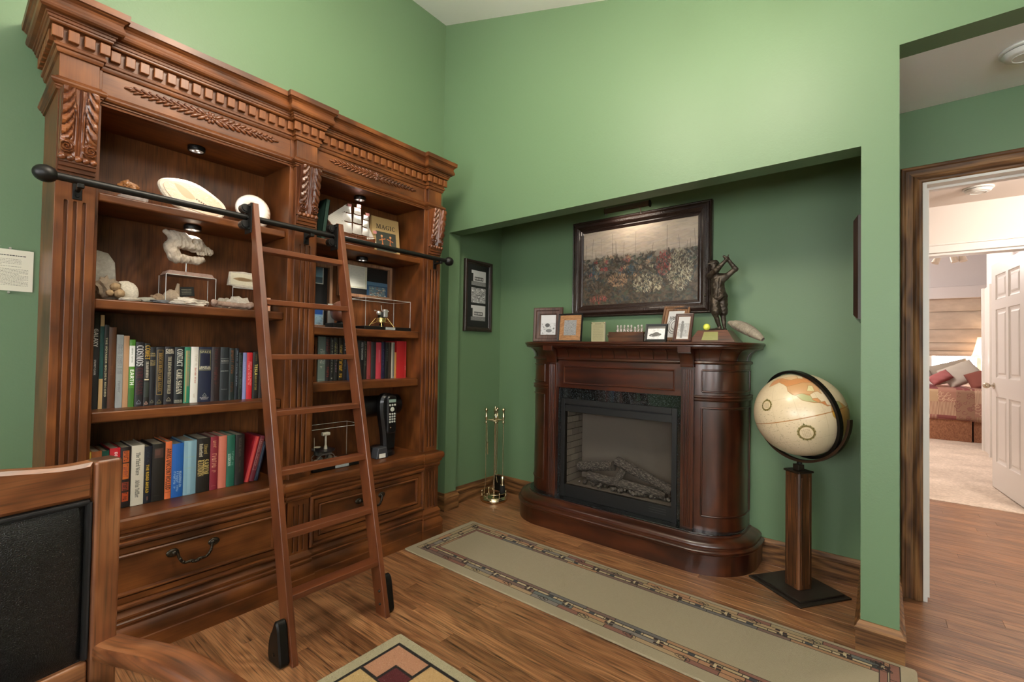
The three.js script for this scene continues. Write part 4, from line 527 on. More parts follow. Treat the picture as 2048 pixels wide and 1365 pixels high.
  cell('cert', 260, 340, (g, x, y, w, h) => { g.fillStyle = '#cfd0c4'; g.fillRect(x, y, w, h); g.strokeStyle = '#a8a26c'; g.lineWidth = 12; g.setLineDash([7, 6]); g.strokeRect(x + 14, y + 14, w - 28, h - 28); g.setLineDash([]); lines(g, x + 24, y + 40, w - 48, 130, 11, '#8a8a88', 2, 0.04); g.strokeStyle = '#9aa0a8'; g.lineWidth = 1; g.strokeRect(x + 44, y + 44, w - 88, 150); lines(g, x + 24, y + 230, w - 48, 50, 3, '#9a9a94', 2, 0.1); });
  cell('space1', 220, 160, (g, x, y, w, h) => { const gr = g.createLinearGradient(x, y, x, y + h); gr.addColorStop(0, '#3f5566'); gr.addColorStop(0.6, '#6f97ac'); gr.addColorStop(0.62, '#33495a'); gr.addColorStop(1, '#4a6070'); g.fillStyle = gr; g.fillRect(x, y, w, h); g.strokeStyle = '#c8ccc8'; g.lineWidth = 8; g.strokeRect(x + 3, y + 3, w - 6, h - 6); });
  cell('diamond', 140, 140, (g, x, y, w, h) => { g.fillStyle = '#c8c8b8'; g.fillRect(x, y, w, h); g.fillStyle = '#24241f'; g.fillRect(x + 14, y + 14, w - 28, h - 28); g.fillStyle = '#b88a48'; g.fillRect(x + 24, y + 24, w - 48, h - 48); g.fillStyle = '#e0d8b8'; g.fillRect(x + 40, y + 34, w - 90, h - 70); });
  cell('poster', 220, 280, (g, x, y, w, h) => { g.fillStyle = '#1d4c94'; g.fillRect(x, y, w, h); g.fillStyle = '#7fa8c8'; g.fillRect(x, y + h * 0.42, w, h * 0.58); photoNoise(g, x, y + h * 0.5, w, h * 0.5, '#8fb0c4', 120, ['#243a4c', '#b8c8d0', '#5a7a90', '#d8dcd8', '#6a4a4a'], 0.6); g.fillStyle = '#e0e0d8'; g.fillRect(x + w * 0.4, y + h * 0.3, w * 0.16, h * 0.3); g.beginPath(); g.arc(x + w * 0.68, y + h * 0.12, 12, 0, 7); g.fill(); g.fillStyle = '#b03020'; g.fillRect(x + w * 0.42, y + h * 0.34, w * 0.1, 6); g.strokeStyle = '#c8ccc8'; g.lineWidth = 6; g.strokeRect(x + 2, y + 2, w - 4, h - 4); });
  cell('moon', 260, 190, (g, x, y, w, h) => { g.fillStyle = '#2c4f70'; g.fillRect(x, y, w, h); g.fillStyle = '#4a6c88'; g.fillRect(x, y, w, h * 0.22); photoNoise(g, x + w * 0.1, y + h * 0.3, w * 0.8, h * 0.65, '#55707f', 130, ['#d8d4b8', '#b8a888', '#e8e6d8', '#8a4a3a', '#c0703a', '#384a58', '#7a90a0'], 0.9); });
  cell('magic', 260, 330, (g, x, y, w, h) => { g.fillStyle = '#a58a5c'; g.fillRect(x, y, w, h); for (let k = 0; k < 400; k++) { g.fillStyle = rnd() < 0.5 ? '#b4986a' : '#94794c'; g.fillRect(x + rnd() * w, y + rnd() * h, 3, 3); } g.fillStyle = '#2a2018'; g.font = 'bold 52px serif'; g.textAlign = 'center'; g.fillText('MAGIC', x + w * 0.5, y + h * 0.3); g.fillStyle = '#33352f'; g.fillRect(x + w * 0.13, y + h * 0.37, w * 0.74, h * 0.5); for (const [cx, s] of [[0.34, 1], [0.66, -1]]) { g.strokeStyle = '#b4683a'; g.lineWidth = 8; g.beginPath(); g.moveTo(x + w * cx, y + h * 0.52); g.lineTo(x + w * (cx + 0.02 * s), y + h * 0.66); g.lineTo(x + w * (cx - 0.05), y + h * 0.8); g.moveTo(x + w * (cx + 0.02 * s), y + h * 0.66); g.lineTo(x + w * (cx + 0.08), y + h * 0.79); g.moveTo(x + w * (cx - 0.1 * s), y + h * 0.6); g.lineTo(x + w * (cx + 0.13 * s), y + h * 0.54); g.stroke(); g.fillStyle = '#c88a58'; g.beginPath(); g.arc(x + w * cx, y + h * 0.48, 10, 0, 7); g.fill(); } });
  cell('blackplate', 180, 90, (g, x, y, w, h) => { g.fillStyle = '#0c0c0b'; g.fillRect(x, y, w, h); lines(g, x, y + 14, w, h - 30, 4, '#b8b49a', 3, 0.18); });
  cell('silverplate', 180, 50, (g, x, y, w, h) => { g.fillStyle = '#9aa09e'; g.fillRect(x, y, w, h); lines(g, x, y + 10, w, h - 18, 2, '#50544f', 3, 0.2); });
  cell('redcard', 130, 140, (g, x, y, w, h) => { g.fillStyle = '#c8977c'; g.fillRect(x, y, w, h); g.fillStyle = '#b4542f'; g.fillRect(x + 10, y + 40, w - 20, 50); g.fillStyle = '#7a3020'; g.beginPath(); g.ellipse(x + w * 0.55, y + h * 0.5, 34, 12, -0.3, 0, 7); g.fill(); });
  cell('screen', 120, 50, (g, x, y, w, h) => { g.fillStyle = '#7f938c'; g.fillRect(x, y, w, h); lines(g, x, y + 8, w, h - 14, 2, '#53655f', 3, 0.1); });
  cell('goldplate', 200, 110, (g, x, y, w, h) => { g.fillStyle = '#8a8a4e'; g.fillRect(x, y, w, h); lines(g, x, y + 16, w, h - 30, 5, '#6c6c3a', 3, 0.14); });
  cell('fish', 300, 120, (g, x, y, w, h) => { photoNoise(g, x, y, w, h, '#c2bba4', 200, ['#cdc6b0', '#b4ac94', '#bdb59c'], 0.4); g.fillStyle = '#8a6f4c'; g.beginPath(); g.moveTo(x + 24, y + 60); g.quadraticCurveTo(x + 120, y + 22, x + 230, y + 58); g.lineTo(x + 282, y + 34); g.lineTo(x + 270, y + 62); g.lineTo(x + 284, y + 92); g.lineTo(x + 230, y + 68); g.quadraticCurveTo(x + 120, y + 96, x + 24, y + 60); g.fill(); g.strokeStyle = '#5c4830'; g.lineWidth = 2; g.beginPath(); g.moveTo(x + 60, y + 60); g.lineTo(x + 250, y + 63); g.stroke(); for (let k = 0; k < 26; k++) { g.beginPath(); g.moveTo(x + 80 + k * 6, y + 61); g.lineTo(x + 90 + k * 6, y + 44); g.moveTo(x + 80 + k * 6, y + 61); g.lineTo(x + 90 + k * 6, y + 78); g.stroke(); } });
  cell('geode', 360, 180, (g, x, y, w, h) => { g.fillStyle = '#cfa88c'; g.fillRect(x, y, w, h); for (let k = 0; k < 500; k++) { g.fillStyle = ['#d8b498', '#c49a7c', '#dcc0a8'][k % 3]; g.fillRect(x + rnd() * w, y + rnd() * h, rr(2, 16), 3); } g.fillStyle = '#b98a66'; g.beginPath(); g.moveTo(x + w * 0.12, y + h * 0.3); g.quadraticCurveTo(x + w * 0.3, y + h * 0.2, x + w * 0.5, y + h * 0.5); g.quadraticCurveTo(x + w * 0.34, y + h * 0.8, x + w * 0.12, y + h * 0.3); g.fill(); g.strokeStyle = '#4a3622'; g.lineWidth = 9; g.setLineDash([9, 5]); g.beginPath(); g.moveTo(x + w * 0.5, y + h * 0.5); g.lineTo(x + w * 0.94, y + h * 0.62); g.stroke(); g.setLineDash([]); });
  cell('label', 60, 40, (g, x, y, w, h) => { g.fillStyle = '#d8d6cc'; g.fillRect(x, y, w, h); });
});
const mPrint = M({ map: printTex, roughness: 0.45 });
const mPrintGloss = M({ map: printTex, roughness: 0.35, clearcoat: 0.6, clearcoatRoughness: 0.05 });
// print facing +x: z from left (za) to right (zb), at x
const pX = (k, x, za, zb, y0, y1) => quad([x, y0, za], [x, y0, zb], [x, y1, zb], [x, y1, za], prints[k]);
const pZ = (k, z, xa, xb, y0, y1) => quad([xa, y0, z], [xb, y0, z], [xb, y1, z], [xa, y1, z], prints[k]);

// signed distance bodies
const capD = (p, a, b, ra, rb) => { const bx = b[0] - a[0], by = b[1] - a[1], bz = b[2] - a[2], px = p[0] - a[0], py = p[1] - a[1], pz = p[2] - a[2], h = clamp((px * bx + py * by + pz * bz) / (bx * bx + by * by + bz * bz + 1e-9)); return Math.hypot(px - bx * h, py - by * h, pz - bz * h) - lerp(ra, rb, h); };
const smin = (a, b, k) => { const h = clamp(0.5 + 0.5 * (b - a) / k); return lerp(b, a, h) - k * h * (1 - h); };
function sdfGeo(fn, c, S, n) {
  const mc = new MarchingCubes(n, new THREE.MeshBasicMaterial(), false, false, 400000); mc.isolation = 0; mc.reset(); const half = n / 2;
  for (let k = 0; k < n; k++) for (let j = 0; j < n; j++) for (let i = 0; i < n; i++) mc.field[i + j * n + k * n * n] = -fn([c[0] + (i - half) / half * S, c[1] + (j - half) / half * S, c[2] + (k - half) / half * S]) / S;
  mc.update(); const m = mc.count, P = new Float32Array(m * 3), N = new Float32Array(m * 3), e = S / n;
  for (let q = 0; q < m * 3; q++) P[q] = mc.positionArray[q] * S + c[q % 3];
  for (let q = 0; q < m; q++) { const p = [P[q * 3], P[q * 3 + 1], P[q * 3 + 2]], g = [0, 1, 2].map((k) => { const a = p.slice(), b = p.slice(); a[k] += e; b[k] -= e; return fn(a) - fn(b); }), l = Math.hypot(...g) || 1; for (let k = 0; k < 3; k++) N[q * 3 + k] = g[k] / l; }
  const g = new THREE.BufferGeometry(); g.setAttribute('position', new THREE.BufferAttribute(P, 3)); g.setAttribute('normal', new THREE.BufferAttribute(N, 3)); return W(g, 1);
}
const tStone = dataTex(256, 256, (u, v) => { const k = fbm(u, v, 8, 8, 5, 3), f = fbm(u, v, 50, 50, 2, 8); const t = 176 + k * 50 + f * 18 - 30; return [t, t * 0.98, t * 0.95]; }, { repeat: [8, 8] });
const stone = (r, g, b, rough = 0.85) => M({ map: tStone, color: new THREE.Color().setRGB(r, g, b), roughness: rough });
const stBone = stone(0.95, 0.84, 0.72), stPale = stone(1.0, 0.93, 0.82), stWhite = stone(1.35, 1.28, 1.14), stGrey = stone(0.5, 0.5, 0.48), stBrown = stone(0.5, 0.36, 0.24), stDark = stone(0.22, 0.23, 0.26), stPeach = stone(0.95, 0.66, 0.5), stAmber = stone(0.62, 0.28, 0.1, 0.35);
const acase = (t, x0, x1, y0, y1, z0, z1, bottomless = true) => {   // clear acrylic box of panes with bright edges
  const P = [['pane', quad([x1, y0, z1], [x1, y0, z0], [x1, y1, z0], [x1, y1, z1])], ['pane', quad([x0, y0, z0], [x0, y0, z1], [x0, y1, z1], [x0, y1, z0])], ['pane', quad([x0, y0, z1], [x1, y0, z1], [x1, y1, z1], [x0, y1, z1])], ['pane', quad([x1, y0, z0], [x0, y0, z0], [x0, y1, z0], [x1, y1, z0])], ['pane', quad([x0, y1, z1], [x1, y1, z1], [x1, y1, z0], [x0, y1, z0])]];
  for (const [n, g] of P) part(t, n, g, mAcryl, 'clear acrylic pane'); const r = 0.0012, E = []; for (const x of [x0, x1]) for (const z of [z0, z1]) E.push(rod([x, y0, z], [x, y1, z], r, r, 6)); for (const x of [x0, x1]) E.push(rod([x, y1, z0], [x, y1, z1], r, r, 6)); for (const z of [z0, z1]) E.push(rod([x0, y1, z], [x1, y1, z], r, r, 6)); part(t, 'edges', E, mAcrylEdge); };

// ---------------------------------------------------------------- top left shelf (1.748)
const S1 = 1.7482, S2 = 1.3482, SR1 = 1.7522, SR2 = 1.2862, SB = 0.5312;
{ const t = thing('mineral_specimen', 'small amber coloured mineral on pale matrix at the left of the top shelf', 'mineral'); part(t, 'matrix', rock(0.05, -2.43, S1 + 0.03, -0.495, { sx: 0.7, sy: 0.62, sz: 1.0, amp: 0.18, s: 2 }), stone(0.62, 0.55, 0.55)); part(t, 'crystal', rock(0.026, -2.43, S1 + 0.078, -0.478, { sx: 0.8, sy: 0.9, sz: 1.15, amp: 0.6, f: 3, s: 5 }), stAmber); }
{ const t = thing('fossil_slab', 'oval polished geode slab with white rim on the top left shelf', 'fossil'); t.userData.placed = true;
  const el = (a, b) => { const s = new THREE.Shape(); for (let k = 0; k <= 48; k++) { const an = k / 48 * 2 * PI, w = 1 + 0.025 * Math.sin(an * 5 + 1) + 0.05 * Math.cos(an); const x = Math.cos(an) * a * w, y = Math.sin(an) * b * w; k ? s.lineTo(x, y) : s.moveTo(x, y); } return s; };
  part(t, 'rim', ext(el(0.136, 0.073), 0.022, -0.022, 'x', 0.006), stWhite); const g = ext(el(0.118, 0.056), 0.003, 0.0, 'x', 0.0005), p = g.attributes.position, uv = g.attributes.uv, r = prints.geode; for (let i = 0; i < p.count; i++) uv.setXY(i, lerp(r[0], r[2], clamp(0.5 - p.getZ(i) / 0.25)), lerp(r[1], r[3], clamp(0.5 + p.getY(i) / 0.13))); part(t, 'polished_face', g, mPrintGloss, 'polished peach face with a dark crack');
  t.position.set(-2.42, S1 + 0.09, -0.717); t.rotation.order = 'YZX'; t.rotation.set(-0.3, 0, 0.14); }
{ // nautilus shell
  const t = thing('nautilus_shell', 'white nautilus shell behind the top of the ladder', 'shell'); t.userData.placed = true; const P = [], nT = 90, nA = 20, T = 4.6 * PI; const pt = (i, j) => { const th = -i / nT * T, R = 0.061 * Math.exp(0.12 * (th + 0)), tr = R * 0.7, a = j / nA * 2 * PI; const rr2 = R + tr * Math.cos(a); return [tr * 0.95 * Math.sin(a), -rr2 * Math.sin(th + 1.1), rr2 * Math.cos(th + 1.1)]; };
  for (let i = 0; i < nT; i++) for (let j = 0; j < nA; j++) { const a = pt(i, j), b = pt(i + 1, j), c = pt(i + 1, j + 1), d = pt(i, j + 1); P.push(...a, ...b, ...c, ...a, ...c, ...d); } const g = new THREE.BufferGeometry(); g.setAttribute('position', new THREE.Float32BufferAttribute(P, 3)); const h = ng(toCreasedNormals(g, 1)), pp = h.attributes.position, uv = h.attributes.uv; for (let i = 0; i < pp.count; i++) uv.setXY(i, pp.getZ(i) / 0.2 + 0.5, pp.getY(i) / 0.2 + 0.5);
  const tex = dataTex(256, 256, (u, v) => { const r = Math.hypot(u - 0.5, v - 0.5), a = Math.atan2(v - 0.5, u - 0.5); const s = sstep(0.34, 0.46, r) * (0.5 + 0.5 * Math.sin(a * 26 + fbm(u, v, 6, 6, 3, 4) * 9)); return mix3([232, 226, 216], [190, 120, 66], clamp(s * 0.75 * (a > -0.4 ? 1 : 0.2))); }); part(t, 'shell', h, M({ map: tex, roughness: 0.3, clearcoat: 0.5 }));
  t.position.set(-2.42, S1 + 0.098, -0.945); t.rotation.y = PI - 0.2; }
// right top shelf
{ const bk = (label, z, w, h, lean, d) => { const t = thing('old_book', label, 'book', 'old books on the top right shelf'); t.userData.placed = true; const m = std(0x14342a, 0.75); part(t, 'cover', [box(-d, 0, 0, h, w / 2 - 0.003, w / 2), box(-d, 0, 0, h, -w / 2, -w / 2 + 0.003), box(-0.003, 0, 0, h, -w / 2, w / 2)], m); part(t, 'pages', box(-d + 0.004, -0.003, 0.003, h - 0.003, -w / 2 + 0.003, w / 2 - 0.003), mPages); t.position.set(-2.375, SR1 + (lean ? Math.sin(lean) * w / 2 + 0.0005 : 0), z); t.rotation.x = -lean; return t; };
  bk('faded grey green book standing at the left of the top right shelf', -1.25, 0.04, 0.245, 0, 0.15); const b = bk('dark green old book leaning behind the ship model', -1.3, 0.024, 0.24, 0.12, 0.15); }
{ // sailing ship
  const t = thing('ship_model', 'model of a three masted sailing ship with white sails', 'ship model'); const X = -2.43, y0 = SR1;
  const hull = new THREE.BufferGeometry(), P = []; const sec = (f, a) => { const z = lerp(-1.415, -1.665, f), w = 0.03 * Math.pow(Math.sin(PI * clamp(0.12 + f * 0.82)), 0.6), yk = y0 + 0.022 + 0.012 * Math.pow(Math.abs(f - 0.5) * 2, 3), yt = y0 + 0.07 + 0.022 * Math.pow(Math.abs(f - 0.45) * 2, 2); const s = Math.sin(a), c = Math.cos(a); return [X + w * c, lerp(yt, yk, Math.pow(Math.max(0, s), 0.8)), z]; };
  for (let i = 0; i < 20; i++) for (let j = 0; j < 12; j++) { const A = sec(i / 20, j / 12 * PI), B = sec((i + 1) / 20, j / 12 * PI), C = sec((i + 1) / 20, (j + 1) / 12 * PI), D = sec(i / 20, (j + 1) / 12 * PI); P.push(...A, ...B, ...C, ...A, ...C, ...D); } hull.setAttribute('position', new THREE.Float32BufferAttribute(P, 3));
  const wd = std(0x6a3a1c, 0.5); part(t, 'hull', W(toCreasedNormals(hull, 0.9), 2), mLadder); part(t, 'deck', box(X - 0.022, X + 0.022, y0 + 0.072, y0 + 0.076, -1.645, -1.435), wd); part(t, 'cradle', [box(X - 0.03, X + 0.03, y0, y0 + 0.006, -1.62, -1.46), box(X - 0.025, X + 0.025, y0, y0 + 0.03, -1.49, -1.482), box(X - 0.025, X + 0.025, y0, y0 + 0.03, -1.6, -1.592)], wd);
  part(t, 'railing', [tube([[X + 0.029, y0 + 0.09, -1.44], [X + 0.033, y0 + 0.083, -1.54], [X + 0.029, y0 + 0.098, -1.65]], 0.0016), ...[...Array(12)].map((_, k) => rod([X + 0.03, y0 + 0.07, -1.45 - k * 0.017], [X + 0.031, y0 + 0.087, -1.45 - k * 0.017], 0.001, 0.001, 5))], wd);
  const masts = [[-1.478, 0.27], [-1.54, 0.282], [-1.6, 0.245]]; for (const [z, h] of masts) part(t, 'mast', rod([X, y0 + 0.07, z], [X, y0 + h, z], 0.0028, 0.0012, 8), wd); part(t, 'bowsprit', rod([X, y0 + 0.085, -1.42], [X, y0 + 0.155, -1.345], 0.0025, 0.0012, 8), wd);
  const mSail = M({ map: dataTex(64, 8, (u) => { const k = Math.abs((u * 16) % 1 - 0.5) < 0.06 ? 176 : 226; return [k, k * 0.985, k * 0.95]; }), roughness: 0.9, transmission: 0.3, thickness: 0, side: THREE.DoubleSide });
  const sail = (z, y, w, h, wt = 0.86) => { const g = new THREE.PlaneGeometry(1, 1, 8, 6), p = g.attributes.position; for (let i = 0; i < p.count; i++) { const u = p.getX(i) * 2, v = p.getY(i) + 0.5, ww = lerp(w, w * wt, v) / 2; p.setXYZ(i, X + 0.006 + 0.012 * (1 - u * u) * Math.sin(PI * lerp(0.15, 0.9, 1 - v)), y + v * h + 0.004 * u * u, z - u * ww); } g.computeVertexNormals(); part(t, 'sail', g, mSail); part(t, 'yard', rod([X + 0.004, y + h + 0.003, z - w * wt / 2 - 0.004], [X + 0.004, y + h + 0.003, z + w * wt / 2 + 0.004], 0.0014, 0.0014, 6), wd); };
  sail(-1.475, y0 + 0.095, 0.066, 0.058); sail(-1.475, y0 + 0.16, 0.058, 0.045); sail(-1.475, y0 + 0.212, 0.048, 0.036); sail(-1.541, y0 + 0.098, 0.064, 0.056); sail(-1.541, y0 + 0.163, 0.056, 0.045); sail(-1.541, y0 + 0.215, 0.046, 0.036); sail(-1.6, y0 + 0.1, 0.05, 0.045); sail(-1.6, y0 + 0.152, 0.044, 0.038); sail(-1.6, y0 + 0.196, 0.036, 0.026);
  const tri = (a, b, c) => { const g = new THREE.BufferGeometry(); g.setAttribute('position', new THREE.Float32BufferAttribute([...a, ...b, ...c], 3)); g.setAttribute('uv', new THREE.Float32BufferAttribute([0, 0, 1, 0, 0.5, 1], 2)); g.computeVertexNormals(); part(t, 'jib', g, mSail); };
  tri([X, y0 + 0.155, -1.346], [X + 0.004, y0 + 0.1, -1.42], [X, y0 + 0.262, -1.472]); tri([X, y0 + 0.13, -1.375], [X + 0.006, y0 + 0.09, -1.445], [X + 0.003, y0 + 0.22, -1.468]); tri([X + 0.002, y0 + 0.085, -1.61], [X + 0.008, y0 + 0.07, -1.675], [X + 0.002, y0 + 0.18, -1.61]);
  const mFlag = std(0xb87a78, 0.8); for (const [z, h] of masts) part(t, 'flag', quad([X, y0 + h - 0.02, z], [X + 0.004, y0 + h - 0.02, z - 0.024], [X + 0.004, y0 + h - 0.002, z - 0.024], [X, y0 + h - 0.002, z]), mFlag); part(t, 'flag', quad([X, y0 + 0.13, -1.655], [X, y0 + 0.13, -1.68], [X, y0 + 0.147, -1.68], [X, y0 + 0.147, -1.655]), mFlag);
}
{ const t = thing('display_book', 'tan book with dark picture panel standing face out by the ship', 'book'); t.userData.placed = true; part(t, 'cover', [box(-0.028, -0.025, 0, 0.25, -0.098, 0.098), box(-0.003, 0, 0, 0.25, -0.098, 0.098), box(-0.028, 0, 0, 0.25, 0.095, 0.098)], std(0x9a7e50, 0.8)); part(t, 'pages', box(-0.025, -0.003, 0.003, 0.247, -0.095, 0.094), mPages); part(t, 'cover_print', pX('magic', 0.0006, 0.097, -0.097, 0.001, 0.249), mPrint); t.position.set(-2.425, SR1 + 0.001, -1.757); t.rotation.order = 'YZX'; t.rotation.set(0, -0.06, 0.13); }
// ---------------------------------------------------------------- second left shelf (1.348): fossils
{ const s = single('stone_slab', 'flat pale grey stone slab with faint prints standing at the left end of the fossil shelf', 'fossil', W(ext(poly([[-0.455, S2], [-0.384, S2], [-0.386, S2 + 0.21], [-0.43, S2 + 0.2], [-0.452, S2 + 0.165], [-0.458, S2 + 0.08]]), 0.014, -2.478, 'x', 0.004), 1), stone(0.72, 0.7, 0.66)); }
{ const t = thing('ammonite_cluster', 'brown cluster of fossil shells in rock at the left of the fossil shelf', 'fossil'); part(t, 'matrix', rock(0.046, -2.39, S2 + 0.045, -0.415, { sx: 0.75, sy: 1, sz: 0.95, amp: 0.4, f: 4, s: 3 }), stone(0.5, 0.4, 0.3)); for (const [dx, dy, dz, r] of [[0.03, 0.055, -0.02, 0.017], [0.032, 0.03, -0.033, 0.018], [0.033, 0.03, -0.004, 0.013]]) part(t, 'shell', rock(r, -2.39 + dx, S2 + dy, -0.415 + dz, { amp: 0.12, s: r * 100, n: 3 }), stone(0.78, 0.55, 0.32)); }
single('white_stone', 'smooth white rounded stone beside the brown shell cluster', 'stone', rock(0.045, -2.42, S2 + 0.044, -0.478, { sx: 0.45, sy: 1.02, sz: 0.95, amp: 0.1, f: 1.4, s: 8 }), stWhite);
const pebble = (label, r, x, z, o, m) => single('stone_fragment', label, 'stone', rock(r, x, S2 + r * (o.sy ?? 0.4) * 0.92, z, { amp: 0.3, f: 2.2, n: 3, ...o }), m, 'stones on the fossil shelf');
pebble('long pale beige pebble at the shelf edge before the white stone', 0.03, -2.33, -0.475, { sx: 0.5, sy: 0.28, sz: 1.15, s: 1 }, stPale); pebble('grey green flat stone right of the beige pebble', 0.03, -2.345, -0.535, { sx: 0.5, sy: 0.4, sz: 1.1, s: 4 }, stone(0.55, 0.55, 0.48)); pebble('blue black slate shard near the shelf front', 0.036, -2.325, -0.585, { sx: 0.4, sy: 0.22, sz: 1.2, s: 6, amp: 0.5 }, stDark); pebble('thin grey slate shard behind the white stone', 0.05, -2.44, -0.545, { sx: 0.4, sy: 0.3, sz: 0.9, s: 9, amp: 0.5 }, stGrey);
pebble('brown porous bone piece left of the acrylic stand', 0.034, -2.4, -0.585, { sx: 0.6, sy: 0.7, sz: 0.9, s: 12, amp: 0.5, f: 4 }, stBrown); pebble('crusty white shell piece at the shelf edge below the stand', 0.05, -2.325, -0.69, { sx: 0.36, sy: 0.34, sz: 1.1, s: 15, amp: 0.55, f: 4 }, stPale); pebble('small pale stone at the shelf front', 0.034, -2.315, -0.63, { sx: 0.5, sy: 0.26, sz: 1, s: 17 }, stone(0.8, 0.76, 0.7));
pebble('crumbly cream stone under the fish slab', 0.05, -2.4, -0.9, { sx: 0.5, sy: 0.66, sz: 1.1, s: 21, amp: 0.45, f: 3 }, stPale); pebble('pale sandy stone left of the fish slab stand', 0.036, -2.43, -0.845, { sx: 0.6, sy: 0.8, sz: 0.9, s: 23, amp: 0.35 }, stone(0.85, 0.78, 0.66));
single('fossil_bone', 'long brown and cream fossil bone at the shelf front', 'fossil', (() => { const g = sdfGeo((p) => { let d = capD(p, [-2.33, S2 + 0.019, -0.79], [-2.335, S2 + 0.018, -0.92], 0.011, 0.012); d = smin(d, capD(p, [-2.33, S2 + 0.02, -0.775], [-2.32, S2 + 0.024, -0.77], 0.016, 0.013), 0.01); d = smin(d, capD(p, [-2.335, S2 + 0.022, -0.925], [-2.34, S2 + 0.028, -0.932], 0.015, 0.012), 0.01); return d + 0.006 * (n3(p[0] * 90, p[1] * 90, p[2] * 60) - 0.5); }, [-2.333, S2 + 0.02, -0.85], 0.12, 72); return g; })(), stone(0.6, 0.42, 0.34));
{ const t = thing('acrylic_stand', 'clear acrylic riser carrying the mounted skull', 'stand'); const x0 = -2.46, x1 = -2.36, z0 = -0.787, z1 = -0.6, y1 = S2 + 0.132;
  part(t, 'top_plate', box(x0, x1, y1 - 0.003, y1, z0, z1), mAcryl); part(t, 'side_plate', box(x0, x1, S2, y1 - 0.003, z1 - 0.003, z1), mAcryl); part(t, 'side_plate', box(x0, x1, S2, y1 - 0.003, z0, z0 + 0.003), mAcryl); for (const z of [z0, z1]) for (const x of [x0, x1]) part(t, 'edge', rod([x, S2, z], [x, y1, z], 0.0014, 0.0014, 6), mAcrylEdge); part(t, 'edge', rod([x1, y1, z0], [x1, y1, z1], 0.0014, 0.0014, 6), mAcrylEdge);
  const k = thing('fossil_skull', 'pale mounted fossil animal skull on a rod above the acrylic stand', 'fossil'); part(k, 'base', W(ext(poly([[-0.785, y1], [-0.6, y1], [-0.612, y1 + 0.018], [-0.773, y1 + 0.018]]), 0.09, -2.455, 'x', 0.002), 2), stone(0.62, 0.42, 0.36)); part(k, 'rod', rod([-2.41, y1 + 0.018, -0.685], [-2.41, y1 + 0.06, -0.685], 0.003), mNickel);
  const o = [-2.41, y1 + 0.128, -0.695]; const f = (p) => { const q = [p[0] - o[0], p[1] - o[1], p[2] - o[2]]; let d = capD(q, [0, 0.03, 0.045], [0, 0.024, -0.02], 0.036, 0.032); d = smin(d, capD(q, [0, 0.02, -0.02], [0, -0.004, -0.082], 0.03, 0.015), 0.015); d = smin(d, capD(q, [0, 0.058, 0.088], [0, 0.04, 0.03], 0.011, 0.026), 0.012); d = smin(d, capD(q, [0.02, 0.006, 0.05], [0.022, 0.006, -0.03], 0.012, 0.012), 0.01);
    let jw = capD(q, [0, 0.0, 0.07], [0, -0.042, 0.055], 0.026, 0.026); jw = smin(jw, capD(q, [0, -0.048, 0.045], [0, -0.05, -0.03], 0.022, 0.015), 0.014); jw = smin(jw, capD(q, [0, -0.05, -0.03], [0, -0.042, -0.052], 0.017, 0.013), 0.01); d = smin(d, jw, 0.008); for (let k = 0; k < 5; k++) d = smin(d, capD(q, [0.012, -0.012 + k * 0.001, -0.03 - k * 0.011], [0.012, -0.022 + k * 0.001, -0.03 - k * 0.011], 0.005, 0.003), 0.003);
    const eye = Math.hypot(q[0] - 0.034, q[1] - 0.03, q[2] + 0.012) - 0.0125; d = Math.max(d, -eye); const gap = capD(q, [0.03, -0.016, 0.022], [0.03, -0.028, -0.07], 0.006, 0.009); d = Math.max(d, -gap); return d + 0.008 * (n3(q[0] * 75 + 50, q[1] * 75 + 50, q[2] * 75 + 50) - 0.5); };
  part(k, 'skull', sdfGeo(f, o, 0.125, 80), stBone); }
single('small_skull', 'small brownish fossil skull below the acrylic stand', 'fossil', [rock(0.036, -2.4, S2 + 0.034, -0.632, { sx: 0.7, sy: 0.9, sz: 0.9, amp: 0.28, f: 2.6, s: 31 }), rod([-2.4, S2 + 0.05, -0.65], [-2.4, S2 + 0.098, -0.655], 0.012, 0.005, 8)], stone(0.62, 0.5, 0.38));
{ const t = thing('name_plate', 'small black name plate below the acrylic stand', 'plate'); t.userData.placed = true; part(t, 'plate', box(-0.006, 0, 0, 0.042, -0.03, 0.03, 0.001), mBlack); part(t, 'print', pX('blackplate', 0.0006, 0.029, -0.029, 0.001, 0.041), mPrint); t.position.set(-2.405, S2 + 0.046, -0.69); t.rotation.x = 0.12; const b = thing('support_stone', 'rough pale stone holding up the black name plate', 'stone'); part(b, 'stone', rock(0.03, -2.413, S2 + 0.02, -0.69, { sx: 0.5, sy: 0.82, sz: 1.4, amp: 0.25, s: 33 }), stBone); }
